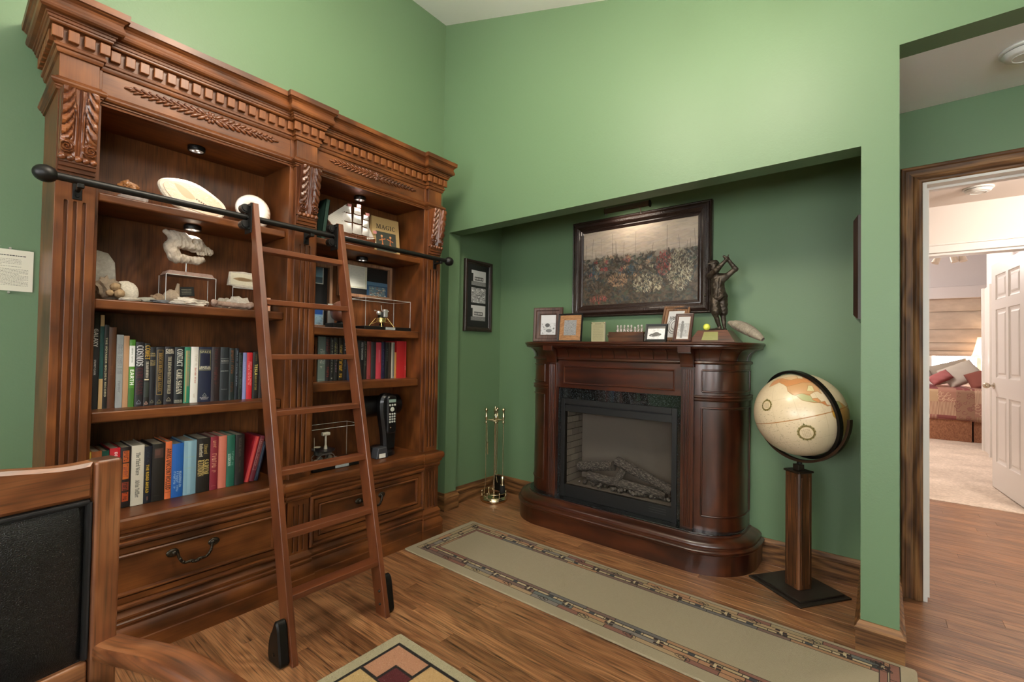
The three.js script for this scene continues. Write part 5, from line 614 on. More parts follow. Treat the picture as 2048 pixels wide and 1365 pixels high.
{ const t = thing('acrylic_riser', 'small clear acrylic riser under the fish fossil', 'stand'); const y1 = S2 + 0.108; part(t, 'plate', [box(-2.47, -2.4, y1 - 0.003, y1, -1.0, -0.872), box(-2.47, -2.4, S2, y1 - 0.003, -0.875, -0.872), box(-2.47, -2.4, S2, y1 - 0.003, -1.0, -0.997)], mAcryl); part(t, 'edge', [rod([-2.4, S2, -0.872], [-2.4, y1, -0.872], 0.0013, 0.0013, 6), rod([-2.4, y1, -0.872], [-2.4, y1, -1.0], 0.0013, 0.0013, 6)], mAcrylEdge);
  const k = thing('fish_fossil', 'cream slab with a brown fish fossil left of the ladder', 'fossil'); part(k, 'slab', [W(ext(poly([[-1.0, y1 + 0.012], [-0.862, y1 + 0.012], [-0.87, y1 + 0.078], [-0.93, y1 + 0.084], [-1.005, y1 + 0.08]]), 0.02, -2.45, 'x', 0.003), 2), rock(0.05, -2.43, y1 + 0.008, -0.93, { sx: 0.3, sy: 0.16, sz: 1, amp: 0.3, n: 3 })], stPale); part(k, 'fish_print', pX('fish', -2.4294, -0.872, -0.996, y1 + 0.018, y1 + 0.074), mPrint, 'brown fossil fish'); }
{ const t = thing('framed_card', 'small tan card with a red drawing at the right of the fossil shelf', 'card'); part(t, 'card', box(-2.322, -2.316, S2, S2 + 0.065, -1.01, -0.955, 0.001), std(0xb88a6c, 0.7)); part(t, 'print', pX('redcard', -2.3155, -0.956, -1.009, S2 + 0.001, S2 + 0.064), mPrint); }
single('white_box', 'tiny white box seen between ladder stile and divider', 'box', box(-2.46, -2.42, S2, S2 + 0.05, -1.055, -1.035, 0.002), std(0xb0aca0, 0.7));
// ---------------------------------------------------------------- second right shelf (1.286)
{ const mFr = M({ map: woodTex([120, 84, 60], [150, 112, 84], [176, 140, 112], { s: 27, rings: 4, pore: 0.3, fine: 0.4 }), roughness: 0.5 }), mMat = std(0x0b0a0a, 0.8);
  const sb = (name, label, z0, z1, y0, y1, list) => { const t = thing(name, label, 'shadow box'); const w = 0.019; part(t, 'frame', W([box(-2.543, -2.512, y0, y1, z0, z0 + w, 0.002), box(-2.543, -2.512, y0, y1, z1 - w, z1, 0.002), box(-2.543, -2.512, y0, y0 + w, z0 + w, z1 - w, 0.002), box(-2.543, -2.512, y1 - w, y1, z0 + w, z1 - w, 0.002)], 1), mFr); part(t, 'backing', box(-2.5435, -2.538, y0 + w * 0.5, y1 - w * 0.5, z0 + w * 0.5, z1 - w * 0.5), mMat); for (const [k, g] of list) part(t, k, g, mPrint); };
  sb('shadow_box', 'tall shadow box with space pictures left of the ladder stile', -1.445, -1.215, SR2 + 0.001, 1.66, [['photo_print', pX('space1', -2.5365, -1.25, -1.4, 1.545, 1.645)], ['patch_print', (() => { const g = pX('diamond', -2.5365, 0.045, -0.045, -0.045, 0.045); g.rotateX(PI / 4); g.translate(0, 1.47, -1.272); g.translate(-0, 0, 0); return g; })()], ['poster_print', pX('poster', -2.5365, -1.25, -1.405, 1.295, 1.42)]]);
  sb('shadow_box', 'shadow box with a certificate and moon picture behind the lander case', -1.865, -1.487, 1.49, 1.706, [['certificate', pX('cert', -2.5365, -1.555, -1.69, 1.548, 1.695)], ['photo_print', pX('moon', -2.536, -1.69, -1.845, 1.503, 1.6)]]); }
{ const t = thing('planet_model', 'small brown planet globe on a black stand behind the ladder', 'globe'); part(t, 'sphere', sph(0.062, -2.44, SR2 + 0.1, -1.462, 28), M({ map: dataTex(128, 64, (u, v) => mix3([96, 52, 40], [150, 110, 92], fbm(u, v, 5, 4, 4, 7))), roughness: 0.35, clearcoat: 0.4 })); part(t, 'stand', [box(-2.48, -2.39, SR2, SR2 + 0.03, -1.52, -1.385, 0.003), cyl(0.03, 0.02, 0.016, -2.44, SR2 + 0.03, -1.462)], mBlack); part(t, 'card', box(-2.5, -2.498, SR2 + 0.03, SR2 + 0.145, -1.452, -1.41), std(0xb4b4ac, 0.7)); }
{ const t = thing('lander_case', 'acrylic case with a silver lunar lander model on a black base', 'model'); const x0 = -2.5, x1 = -2.33, z0 = -1.872, z1 = -1.548; part(t, 'base', W(box(x0 - 0.005, x1 + 0.005, SR2, SR2 + 0.022, z0 - 0.006, z1 + 0.006, 0.003)), mBlack); acase(t, x0, x1, SR2 + 0.022, SR2 + 0.186, z0, z1); part(t, 'name_plate', pX('silverplate', x1 + 0.0056, -1.685, -1.755, SR2 + 0.004, SR2 + 0.019), mPrint);
  const c = [-2.41, SR2 + 0.022, -1.715], G = M({ color: new THREE.Color().setRGB(0.62, 0.46, 0.18), roughness: 0.25, metalness: 0.9 }), Sv = M({ color: 0xc8c8c4, roughness: 0.3, metalness: 0.7 }), g8 = (r, h, y, m, n) => part(t, n, new THREE.CylinderGeometry(r, r, h, 8).translate(c[0], c[1] + y, c[2]), m);
  g8(0.034, 0.028, 0.042, G, 'descent_stage'); part(t, 'engine_bell', cyl(0.018, 0.008, 0.02, c[0], c[1] + 0.008, c[2]), mIron); g8(0.022, 0.036, 0.075, mIron, 'cabin'); part(t, 'cabin_front', [box(c[0] + 0.012, c[0] + 0.034, c[1] + 0.06, c[1] + 0.108, c[2] - 0.022, c[2] + 0.003, 0.003)], Sv); part(t, 'ascent_tank', [sph(0.014, c[0] + 0.008, c[1] + 0.085, c[2] + 0.026, 12)], Sv); part(t, 'ascent_tank', sph(0.014, c[0] + 0.004, c[1] + 0.083, c[2] - 0.03, 12), mIron); part(t, 'antenna', rod([c[0], c[1] + 0.1, c[2] - 0.002], [c[0], c[1] + 0.134, c[2] + 0.004], 0.0016), Sv);
  for (let k = 0; k < 4; k++) { const a = k * PI / 2 + 0.6, e = [c[0] + Math.cos(a) * 0.075, c[1] + 0.003, c[2] + Math.sin(a) * 0.075]; part(t, 'leg', [rod([c[0] + Math.cos(a) * 0.034, c[1] + 0.056, c[2] + Math.sin(a) * 0.034], e, 0.0022), rod([c[0] + Math.cos(a + 0.35) * 0.034, c[1] + 0.03, c[2] + Math.sin(a + 0.35) * 0.034], [lerp(c[0], e[0], 0.8), c[1] + 0.018, lerp(c[2], e[2], 0.8)], 0.0014), cyl(0.009, 0.009, 0.003, e[0], c[1], e[2], 12)], G); } for (let k = 0; k < 4; k++) { const a = k * PI / 2 + 0.2; part(t, 'thruster', [rod([c[0] + Math.cos(a) * 0.02, c[1] + 0.096, c[2] + Math.sin(a) * 0.02], [c[0] + Math.cos(a) * 0.044, c[1] + 0.1, c[2] + Math.sin(a) * 0.044], 0.0016), sph(0.004, c[0] + Math.cos(a) * 0.044, c[1] + 0.1, c[2] + Math.sin(a) * 0.044, 8)], Sv); } }
// bookend on the lower right shelf
{ const t = thing('bookend', 'brown wooden bookend with a dark carved arch', 'bookend'); const s = poly([[-1.293, 0.9912], [-1.216, 0.9912], [-1.216, 1.234], [-1.293, 1.234]]), h = new THREE.Path(); h.moveTo(-1.28, 1.02); h.lineTo(-1.23, 1.02); h.lineTo(-1.23, 1.17); h.absarc(-1.255, 1.17, 0.025, 0, PI, false); h.lineTo(-1.28, 1.02); s.holes.push(h); part(t, 'arch', W(ext(s, 0.012, -2.4, 'x', 0.002), 1), mCase); part(t, 'carved_panel', [W(box(-2.41, -2.401, 0.995, 1.23, -1.29, -1.219), 1), ...[...Array(14)].map((_, k) => rock(0.009, -2.399, 1.03 + (k >> 1) * 0.022, -1.247 - (k % 2) * 0.016, { amp: 0.4, n: 2, s: k, sx: 0.5 }))], M({ color: 0x2a160d, roughness: 0.5 })); part(t, 'foot', W(box(-2.5, -2.41, 0.9912, 0.997, -1.29, -1.219)), mCase); }
// ---------------------------------------------------------------- lower right ledge: rover case and telescope
{ const t = thing('rover_case', 'acrylic case with a small six wheeled rover model on a black base', 'model'); const x0 = -2.45, x1 = -2.3, z0 = -1.52, z1 = -1.225; part(t, 'base', box(x0 - 0.006, x1 + 0.03, SB, SB + 0.02, z0 - 0.01, z1 + 0.006, 0.003), mBlack); part(t, 'name_plate', pX('silverplate', x1 + 0.0306, -1.345, -1.425, SB + 0.003, SB + 0.018), mPrint); acase(t, x0, x1, SB + 0.02, SB + 0.215, z0, z1); const y = SB + 0.02, W6 = std(0x8a7f76, 0.5), c = [-2.37, 0, -1.33];
  for (const x of [-0.035, 0.035]) for (const z of [0.056, 0.0, -0.056]) part(t, 'wheel', [rod([c[0] + x - 0.009, y + 0.0145, c[2] + z], [c[0] + x + 0.009, y + 0.0145, c[2] + z], 0.014, 0.014, 16), rod([c[0] + x - 0.01, y + 0.0145, c[2] + z], [c[0] + x + 0.01, y + 0.0145, c[2] + z], 0.006, 0.006, 10)], W6); for (const x of [-0.03, 0.03]) part(t, 'rocker', [tube([[c[0] + x, y + 0.02, c[2] + 0.056], [c[0] + x, y + 0.045, c[2] + 0.03], [c[0] + x, y + 0.05, c[2] - 0.005], [c[0] + x, y + 0.045, c[2] - 0.04], [c[0] + x, y + 0.02, c[2] - 0.056]], 0.0025), rod([c[0] + x, y + 0.05, c[2]], [c[0] + x, y + 0.02, c[2]], 0.002)], W6);
  part(t, 'body', box(c[0] - 0.025, c[0] + 0.025, y + 0.042, y + 0.068, c[2] - 0.04, c[2] + 0.04, 0.003), std(0x6a6a66, 0.5)); part(t, 'solar_panel', [ext(poly([[-0.06, -0.05], [0.02, -0.06], [0.075, -0.02], [0.075, 0.02], [0.02, 0.06], [-0.06, 0.05]]), 0.003, y + 0.069, 'y').translate(c[0], 0, c[2]).rotateY(0)], std(0x17181f, 0.3)); const wm = std(0xbdb8a8, 0.5); part(t, 'mast', [cyl(0.01, 0.006, 0.02, c[0], y + 0.072, c[2] - 0.014), cyl(0.005, 0.005, 0.055, c[0], y + 0.09, c[2] - 0.014)], wm); part(t, 'camera_head', [box(c[0] - 0.012, c[0] + 0.012, y + 0.145, y + 0.162, c[2] - 0.034, c[2] + 0.008, 0.003), sph(0.006, c[0] + 0.012, y + 0.153, c[2] - 0.002, 8)], wm); part(t, 'dish', [cyl(0.006, 0.018, 0.006, c[0] + 0.012, y + 0.085, c[2] + 0.04), rod([c[0], y + 0.07, c[2] + 0.05], [c[0], y + 0.14, c[2] + 0.052], 0.0012)], wm); }
{ const t = thing('telescope', 'black fork mounted telescope with keypad handset on the lower right ledge', 'telescope'); const mT = M({ color: 0x0c0c0d, roughness: 0.35, clearcoat: 0.3 }); const zc = -1.715, xc = -2.39;
  part(t, 'base', [cyl(0.085, 0.08, 0.022, xc, SB, zc, 40), cyl(0.075, 0.06, 0.025, xc, SB + 0.022, zc, 40)], mT);
  const arm = new THREE.Shape(); arm.moveTo(-1.77, SB + 0.03); arm.lineTo(-1.69, SB + 0.03); arm.bezierCurveTo(-1.69, SB + 0.16, -1.66, SB + 0.22, -1.66, SB + 0.3); arm.bezierCurveTo(-1.66, SB + 0.37, -1.69, SB + 0.378, -1.72, SB + 0.375); arm.bezierCurveTo(-1.76, SB + 0.37, -1.765, SB + 0.35, -1.77, SB + 0.3); arm.bezierCurveTo(-1.775, SB + 0.2, -1.78, SB + 0.15, -1.77, SB + 0.03); part(t, 'fork_arm', [ext(arm, 0.06, -2.375, 'x', 0.014)], mT);
  const hs = part(t, 'handset', [ext(rrect(-1.758, SB + 0.135, -1.693, SB + 0.362, 0.02), 0.022, -2.318, 'x', 0.006)], mT, 'keypad handset'); const xk = -2.2955, mK = std(0xb8bcb4, 0.5); part(hs, 'screen', pX('screen', xk + 0.0005, -1.7, -1.75, SB + 0.322, SB + 0.34), mPrint); const key = (z, y, r) => part(hs, 'key', rod([xk - 0.002, y, z], [xk + 0.003, y, z], r, r * 0.85, 12), mK); for (let k = 0; k < 3; k++) key(-1.708 - k * 0.0175, SB + 0.306, 0.0065); key(-1.7255, SB + 0.28, 0.0145); for (let r = 0; r < 4; r++) for (let k = 0; k < 3; k++) key(-1.709 - k * 0.0165, SB + 0.252 - r * 0.0155, 0.0062); part(hs, 'logo_dot', rod([xk - 0.002, SB + 0.172, -1.715], [xk + 0.001, SB + 0.172, -1.715], 0.004), std(0xa08060, 0.5));
  part(t, 'tube', [rod([-2.44, SB + 0.29, -1.6], [-2.44, SB + 0.29, -1.86], 0.064, 0.064, 36), rod([-2.44, SB + 0.29, -1.585], [-2.44, SB + 0.29, -1.615], 0.069, 0.069, 36)], mT); part(t, 'battery_box', [ext(poly([[-1.695, SB], [-1.615, SB], [-1.625, SB + 0.06], [-1.685, SB + 0.062]]), 0.06, -2.345, 'x', 0.003)], std(0x35363a, 0.5)); part(t, 'label_plate', pX('label', -2.2845, -1.63, -1.675, SB + 0.003, SB + 0.028), mPrint); }

// ---------------------------------------------------------------- fireplace
seed(61);
const cx = -1.32;
const fpPath = (Wd, zf, r, zb = zN + 0.001, n = 14) => { const p = [[cx - Wd, zb]]; for (let k = 0; k <= n; k++) { const a = PI - k / n * PI / 2; p.push([cx - Wd + r + Math.cos(a) * r, zf - r + Math.sin(a) * r]); } for (let k = 0; k <= n; k++) { const a = PI / 2 - k / n * PI / 2; p.push([cx + Wd - r + Math.cos(a) * r, zf - r + Math.sin(a) * r]); } p.push([cx + Wd, zb]); return p; };
const fp = thing('fireplace', 'dark cherry electric fireplace mantel with rounded corner cabinets', 'fireplace');
part(fp, 'base', W(mould(fpPath(0.79, -2.562, 0.3, zN + 0.018), [[0, 0], [0, 0.105], [0.007, 0.109], [0.011, 0.115], [0.011, 0.124], [0.005, 0.131], [-0.004, 0.134], [-0.005, 0.141], [-0.003, 0.147], [-0.006, 0.157], [-0.015, 0.166], [-0.03, 0.174], [-0.046, 0.179], [-0.056, 0.182], [-0.059, 0.187], [-0.075, 0.187]], { crease: 0.6 }), 0), mMantel);
const tGran = dataTex(256, 256, (u, v) => { const a = fbm(u, v, 64, 64, 2, 5), b = hash2(Math.floor(u * 256), Math.floor(v * 256), 3); const s = b > 0.975 ? 90 + 150 * hash2(Math.floor(u * 256), Math.floor(v * 256), 9) : a > 0.7 ? 40 : 10 + a * 12; return [s * 0.92, s, s * 1.05]; }, { repeat: [3.5, 3.5] });
const mGran = M({ map: tGran, roughness: 0.08, clearcoat: 0.6 });
part(fp, 'hearth_slab', W(mould(fpPath(0.722, -2.63, 0.24), [[0, 0.17], [0, 0.19], [-0.002, 0.192], [-0.004, 0.192]], { cap: true }), 0), mGran, 'black speckled granite');
// rounded corner cabinets
for (const s of [-1, 1]) {
  const full = fpPath(0.72, -2.692, 0.215), half = (s < 0 ? full.slice(0, 16) : full.slice(16)); if (s < 0) half.push([cx - 0.49, -2.692]); else half.unshift([cx + 0.49, -2.692]);
  const cab = part(fp, 'corner_cabinet', W(mould(half, [[0, 0.19], [0, 0.908], [0.01, 0.911], [0.014, 0.918], [0.009, 0.924], [0.011, 0.93], [0.015, 0.934], [0.013, 0.941], [0, 0.944], [0, 1.116], [0.01, 1.119], [0.014, 1.126], [0.01, 1.134], [0.0, 1.138]], { crease: 0.6 }), 1), mMantel);
  const onP = (t, o) => { let L = [0]; for (let i = 1; i < half.length; i++) L.push(L[i - 1] + Math.hypot(half[i][0] - half[i - 1][0], half[i][1] - half[i - 1][1])); const T = t * L[L.length - 1]; let i = 1; while (i < half.length - 1 && L[i] < T) i++; const f = (T - L[i - 1]) / (L[i] - L[i - 1]), a = half[i - 1], b = half[i], dx = b[0] - a[0], dz = b[1] - a[1], l = Math.hypot(dx, dz); return [lerp(a[0], b[0], f) - dz / l * o, lerp(a[1], b[1], f) + dx / l * o]; };
  const t0 = s < 0 ? 0.06 : 0.1, t1 = s < 0 ? 0.9 : 0.94;
  for (const [y0, y1] of [[0.272, 0.872], [0.963, 1.083]]) { const pts = [], pt2 = []; for (let k = 0; k <= 30; k++) { const q = onP(lerp(t0, t1, k / 30), 0.001); pts.push([q[0], y0, q[1]]); pt2.push([q[0], y1, q[1]]); } const e0 = onP(t0, 0.001), e1 = onP(t1, 0.001); part(cab, 'panel_moulding', W([tube(pts, 0.0058, 50, 8), tube(pt2, 0.0058, 50, 8), rod([e0[0], y0, e0[1]], [e0[0], y1, e0[1]], 0.0058, 0.0058, 8), rod([e1[0], y0, e1[1]], [e1[0], y1, e1[1]], 0.0058, 0.0058, 8)], 1), mMantel); }
}
part(fp, 'header', [W(box(cx - 0.425, cx + 0.425, 0.93, 1.14, -2.73, -2.694), 0), W(frameMould(-1.7, -0.936, 0.956, 1.082, -2.694, [[0, 0], [0.001, 0.005], [0.004, 0.0075], [0.008, 0.0065], [0.011, 0.002], [0.012, 0]], 'z'), 0), W(mould([[cx - 0.425, -2.694], [cx + 0.425, -2.694]], [[0, 1.114], [0.01, 1.118], [0.014, 1.125], [0.01, 1.133], [0.002, 1.138], [0, 1.14]]), 0)], mMantel);
for (const x of [-1.78, -0.86]) {
  const p = part(fp, 'pilaster', [W(box(x - 0.035, x + 0.035, 0.19, 1.1, -2.74, -2.672, 0.002), 1), ...[-0.018, -0.006, 0.006, 0.018].map((d) => W(rod([x + d, 0.2, -2.672], [x + d, 1.085, -2.672], 0.0042, 0.0042, 8), 1))], mMantel);
  const s = new THREE.Shape(); s.moveTo(0, 1.098); s.lineTo(0.012, 1.1); s.lineTo(0.014, 1.108); s.quadraticCurveTo(0.016, 1.15, 0.052, 1.178); s.lineTo(0.052, 1.182); s.lineTo(0.062, 1.184); s.lineTo(0.064, 1.214); s.lineTo(0, 1.214); const g = ext(s, 0.074, 0, 'z', 0.0015); g.rotateY(-PI / 2); g.translate(x + 0.037, 0, -2.672); part(p, 'bracket', W(g, 1), mMantel);
}
const covePr = []; for (let k = 0; k <= 10; k++) { const a = k / 10 * PI / 2; covePr.push([0.002 + 0.062 * (1 - Math.cos(a)), 1.138 + 0.066 * Math.sin(a)]); }
const cove = part(fp, 'cove', W(mould(fpPath(0.72, -2.692, 0.215), [...covePr, [0.066, 1.206], [0.068, 1.214]], { crease: 0.6 }), 0), mMantel);
{ const s = new THREE.Shape(); covePr.forEach((p, i) => (i ? s.lineTo(p[0] + 0.0045, p[1] - 0.001) : s.moveTo(p[0] + 0.0045, p[1]))); s.lineTo(0, 1.204); s.lineTo(0, 1.138); const rib = W(ext(s, 0.005, -0.0025, 'z', 0.001), 1);   // profile in (normal, y)
  const put = (x, z, nx, nz) => { const m = part(cove, 'rib', rib, mMantel); m.position.set(x, 0, z); m.rotation.y = Math.atan2(-nz, nx); };
  for (let k = 0; k < 9; k++) put(lerp(-1.66, -0.98, k / 8), -2.692, 0, 1); for (const sd of [-1, 1]) { put(cx + sd * 0.56 * 0.93, -2.692, 0, 1); for (let k = 0; k < 4; k++) { const a = k / 3 * PI / 2 * 0.92 + 0.08; put(cx + sd * (0.505 + Math.sin(a) * 0.215), -2.692 - 0.215 + Math.cos(a) * 0.215, sd * Math.sin(a), Math.cos(a)); } } }
part(fp, 'mantel_shelf', W(mould(fpPath(0.785, -2.622, 0.285), [[-0.01, 1.212], [0.002, 1.213], [0.006, 1.217], [0.006, 1.222], [0.011, 1.226], [0.014, 1.231], [0.013, 1.237], [0.009, 1.241], [0.004, 1.242], [0, 1.242]], { cap: true }), 0), mMantel);
// granite surround in tiles, firebox
const mFire = M({ color: 0x0d0d0d, roughness: 0.5 });
for (const [x0, x1] of [[-1.742, -1.535], [-1.533, -1.32], [-1.318, -1.107], [-1.105, -0.898]]) part(fp, 'granite_tile', W(box(x0, x1, 0.856, 0.93, -2.73, -2.702, 0.001), 0), mGran, 'black speckled granite');
for (const [x0, x1] of [[-1.745, -1.716], [-0.924, -0.895]]) part(fp, 'granite_tile', W(box(x0, x1, 0.19, 0.855, -2.73, -2.702, 0.001), 0), mGran, 'black speckled granite');
part(fp, 'firebox_frame', [box(-1.716, -1.686, 0.192, 0.855, -2.73, -2.694, 0.002), box(-0.954, -0.924, 0.192, 0.855, -2.73, -2.694, 0.002), box(-1.686, -0.954, 0.82, 0.855, -2.73, -2.694, 0.002), box(-1.686, -0.954, 0.768, 0.812, -2.73, -2.7, 0.002), box(-1.686, -0.954, 0.192, 0.274, -2.73, -2.7, 0.002), box(-1.686, -0.954, 0.81, 0.822, -2.735, -2.715)], mFire, 'matte black metal frame');
part(fp, 'vent', [0, 1, 2].map((k) => box(-1.09, -0.985, 0.224 + k * 0.014, 0.228 + k * 0.014, -2.701, -2.6985)), std(0x2c2c2c, 0.4));
part(fp, 'firebox_shell', [box(-1.69, -0.95, 0.26, 0.275, -2.94, -2.73), box(-1.69, -0.95, 0.77, 0.785, -2.94, -2.73), box(-1.69, -0.95, 0.26, 0.785, -2.952, -2.94)], std(0x5c5752, 0.8), 'grey back of the firebox');
{ const mBr = [std(0x6a655e, 0.9), std(0x716b64, 0.9), std(0x645f59, 0.9)]; for (const s of [-1, 1]) { const x = s < 0 ? -1.69 : -0.95; part(fp, 'mortar', box(x - 0.012, x, 0.275, 0.77, -2.94, -2.73), std(0x1c1a18, 0.95)); for (let r = 0; r < 11; r++) { const y0 = 0.277 + r * 0.045; if (y0 > 0.75) break; let z = -2.734; let k = 0; const offs = r % 2 ? 0.05 : 0.1; while (z > -2.936) { const L = k === 0 ? offs : 0.1, z1 = Math.max(-2.938, z - L); if (z - z1 > 0.012) part(fp, 'brick', box(s < 0 ? x : x - 0.005, s < 0 ? x + 0.005 : x, y0 + 0.002, Math.min(0.769, y0 + 0.043), z1 + 0.002, z - 0.002, 0.0015), mBr[(r + k) % 3]); z = z1; k++; } } } }
const logG = (a, b, r, s) => { const A = V3(...a), B = V3(...b), L = A.distanceTo(B), g = new THREE.CylinderGeometry(r * 0.9, r, L, 26, 26), p = g.attributes.position; for (let i = 0; i < p.count; i++) { const x = p.getX(i), y = p.getY(i), z = p.getZ(i), an = Math.atan2(z, x), k = 1 + 0.22 * (n3(Math.cos(an) * 5 + s, Math.sin(an) * 5 + 9, y * 22 + s) - 0.5) + 0.14 * (n3(Math.cos(an) * 13 + s + 40, Math.sin(an) * 13 + 40, y * 60 + 30) - 0.5); p.setX(i, x * k); p.setZ(i, z * k); } g.applyQuaternion(new THREE.Quaternion().setFromUnitVectors(V3(0, 1, 0), B.clone().sub(A).normalize())); g.translate((A.x + B.x) / 2, (A.y + B.y) / 2, (A.z + B.z) / 2); g.deleteAttribute('normal'); return ng(toCreasedNormals(g, 0.6)); };
const mLog = M({ map: dataTex(128, 128, (u, v) => { const k = 30 + 190 * Math.pow(fbm(u, v, 24, 24, 4, 6), 2.6); return [k, k * 0.96, k * 0.93]; }, { repeat: [3, 2] }), roughness: 0.85 });
part(fp, 'log', logG([-1.64, 0.375, -2.83], [-1.37, 0.43, -2.8], 0.036, 1), mLog, 'charred log'); part(fp, 'log', logG([-1.36, 0.46, -2.82], [-0.98, 0.345, -2.79], 0.033, 2), mLog, 'charred log'); part(fp, 'log', logG([-1.55, 0.335, -2.79], [-1.02, 0.31, -2.8], 0.032, 3), mLog, 'charred log'); part(fp, 'log', logG([-1.35, 0.32, -2.77], [-1.3, 0.43, -2.82], 0.025, 4), mLog, 'charred log');
{ const E = []; for (let k = 0; k < 60; k++) E.push(rock(rr(0.008, 0.017), rr(-1.6, -1.0), 0.285 + rr(0, 0.018), rr(-2.83, -2.75), { n: 1, amp: 0.4, s: k })); const e = part(fp, 'embers', E, M({ map: mLog.map, color: 0xffffff, roughness: 0.4 }), 'bed of dark glassy embers'); e.userData.kind = 'stuff'; }
part(fp, 'glass', quad([-1.686, 0.274, -2.704], [-0.954, 0.274, -2.704], [-0.954, 0.768, -2.704], [-1.686, 0.768, -2.704]), M({ color: 0xf4f0ea, transmission: 1, roughness: 0.05, thickness: 0, ior: 1.3 }), 'glass front');
// ---------------------------------------------------------------- painting and frames
seed(62);
const tHammer = dataTex(256, 256, (u, v) => { const k = fbm(u, v, 60, 60, 3, 4) * 255; return [k, k, k]; }, { srgb: false, repeat: [4, 4] });
const mFrameDark = M({ color: 0x2a1a14, roughness: 0.35, clearcoat: 0.3, bumpMap: tHammer, bumpScale: 0.002 });
const paintTex = canvasTex(1024, 688, (g, w, h) => {   // a plain painterly stand-in: pale sky over dark massed dabs with a few bright ones
  const gr = g.createLinearGradient(0, 0, 0, h); gr.addColorStop(0, '#c4b49c'); gr.addColorStop(0.28, '#b8a690'); gr.addColorStop(0.4, '#8a7f72'); gr.addColorStop(1, '#4a3f34'); g.fillStyle = gr; g.fillRect(0, 0, w, h);
  const dab = (x, y, l, t, c, al, rot) => { g.save(); g.translate(x, y); g.rotate(rot); g.globalAlpha = al; g.fillStyle = c; g.beginPath(); g.ellipse(0, 0, l, t, 0, 0, 7); g.fill(); g.restore(); };
  const pick = (a) => a[Math.floor(rnd() * a.length)];
  for (let k = 0; k < 700; k++) dab(rnd() * w, rnd() * h * 0.36, rr(10, 60), rr(3, 12), pick(['#c8b8a2', '#b4a290', '#c0a898', '#a89c92', '#cabca8']), 0.35, rr(-0.3, 0.3));
  for (let k = 0; k < 2600; k++) { const y = h * (0.36 + 0.64 * Math.pow(rnd(), 0.8)); dab(rnd() * w, y, rr(5, 34), rr(3, 11), pick(['#2c241e', '#3c3026', '#4a3a2a', '#54463a', '#2e3438', '#3c4648', '#5c4c3a', '#6a5a46', '#33291f', '#46503f']), rr(0.35, 0.8), rr(-1.5, 1.5)); }
  const clump = (X, Y, SX, SY, cols, n) => { for (let k = 0; k < n; k++) { const a = rnd() * 7, r = Math.sqrt(rnd()); dab(X * w + Math.cos(a) * r * SX * w, Y * h + Math.sin(a) * r * SY * h, rr(5, 16), rr(2, 5), pick(cols), rr(0.3, 0.75), rr(0.6, 2.4)); } };
  const cr = ['#c2b698', '#b0a486', '#a89a7e', '#cfc4a8', '#948a70'], rd = ['#8c3a34', '#a44a40', '#7a2e2a', '#b0625a'], fl = ['#b08a68', '#a0785a', '#c09a78'], bl = ['#3c5260', '#4c6470', '#2c4250'];
  clump(0.86, 0.62, 0.1, 0.26, cr, 420); clump(0.6, 0.76, 0.13, 0.12, cr, 260); clump(0.34, 0.68, 0.1, 0.09, fl, 160); clump(0.73, 0.52, 0.06, 0.16, rd, 160); clump(0.15, 0.92, 0.08, 0.06, rd, 70); clump(0.42, 0.42, 0.03, 0.04, rd, 24); for (let k = 0; k < 26; k++) clump(rr(0.05, 0.7), rr(0.36, 0.66), 0.018, 0.025, pick([fl, fl, cr, rd, bl]), 14); clump(0.1, 0.55, 0.06, 0.1, bl, 60); clump(0.45, 0.56, 0.04, 0.06, bl, 40);
  for (let k = 0; k < 22; k++) { g.globalAlpha = 0.6; g.strokeStyle = pick(['#4a4038', '#2e2620']); g.lineWidth = rr(1, 3); g.beginPath(); const x = rnd() * w; g.moveTo(x, h * rr(0.05, 0.3)); g.lineTo(x + rr(-20, 20), h * 0.5); g.stroke(); } g.globalAlpha = 1;
});
{ const t = thing('painting', 'large painting in a wide dark brown frame above the mantel', 'painting'); const zf = zN + 0.001, fr = (a0, a1, b0, b1) => frameMould(a0, a1, b0, b1, zf, [[0, 0], [0, 0.032], [0.006, 0.038], [0.012, 0.036], [0.016, 0.044], [0.03, 0.052], [0.045, 0.05], [0.058, 0.04], [0.064, 0.03], [0.07, 0.031], [0.074, 0.026], [0.083, 0.022], [0.088, 0.016]], 'z');
  part(t, 'frame', W(fr(-1.806, -0.814, 1.43, 2.134), 0), mFrameDark); part(t, 'canvas', quad([-1.722, 1.514, zf + 0.018], [-0.898, 1.514, zf + 0.018], [-0.898, 2.05, zf + 0.018], [-1.722, 2.05, zf + 0.018]), M({ map: paintTex, roughness: 0.4, clearcoat: 0.15, clearcoatRoughness: 0.3 })); }
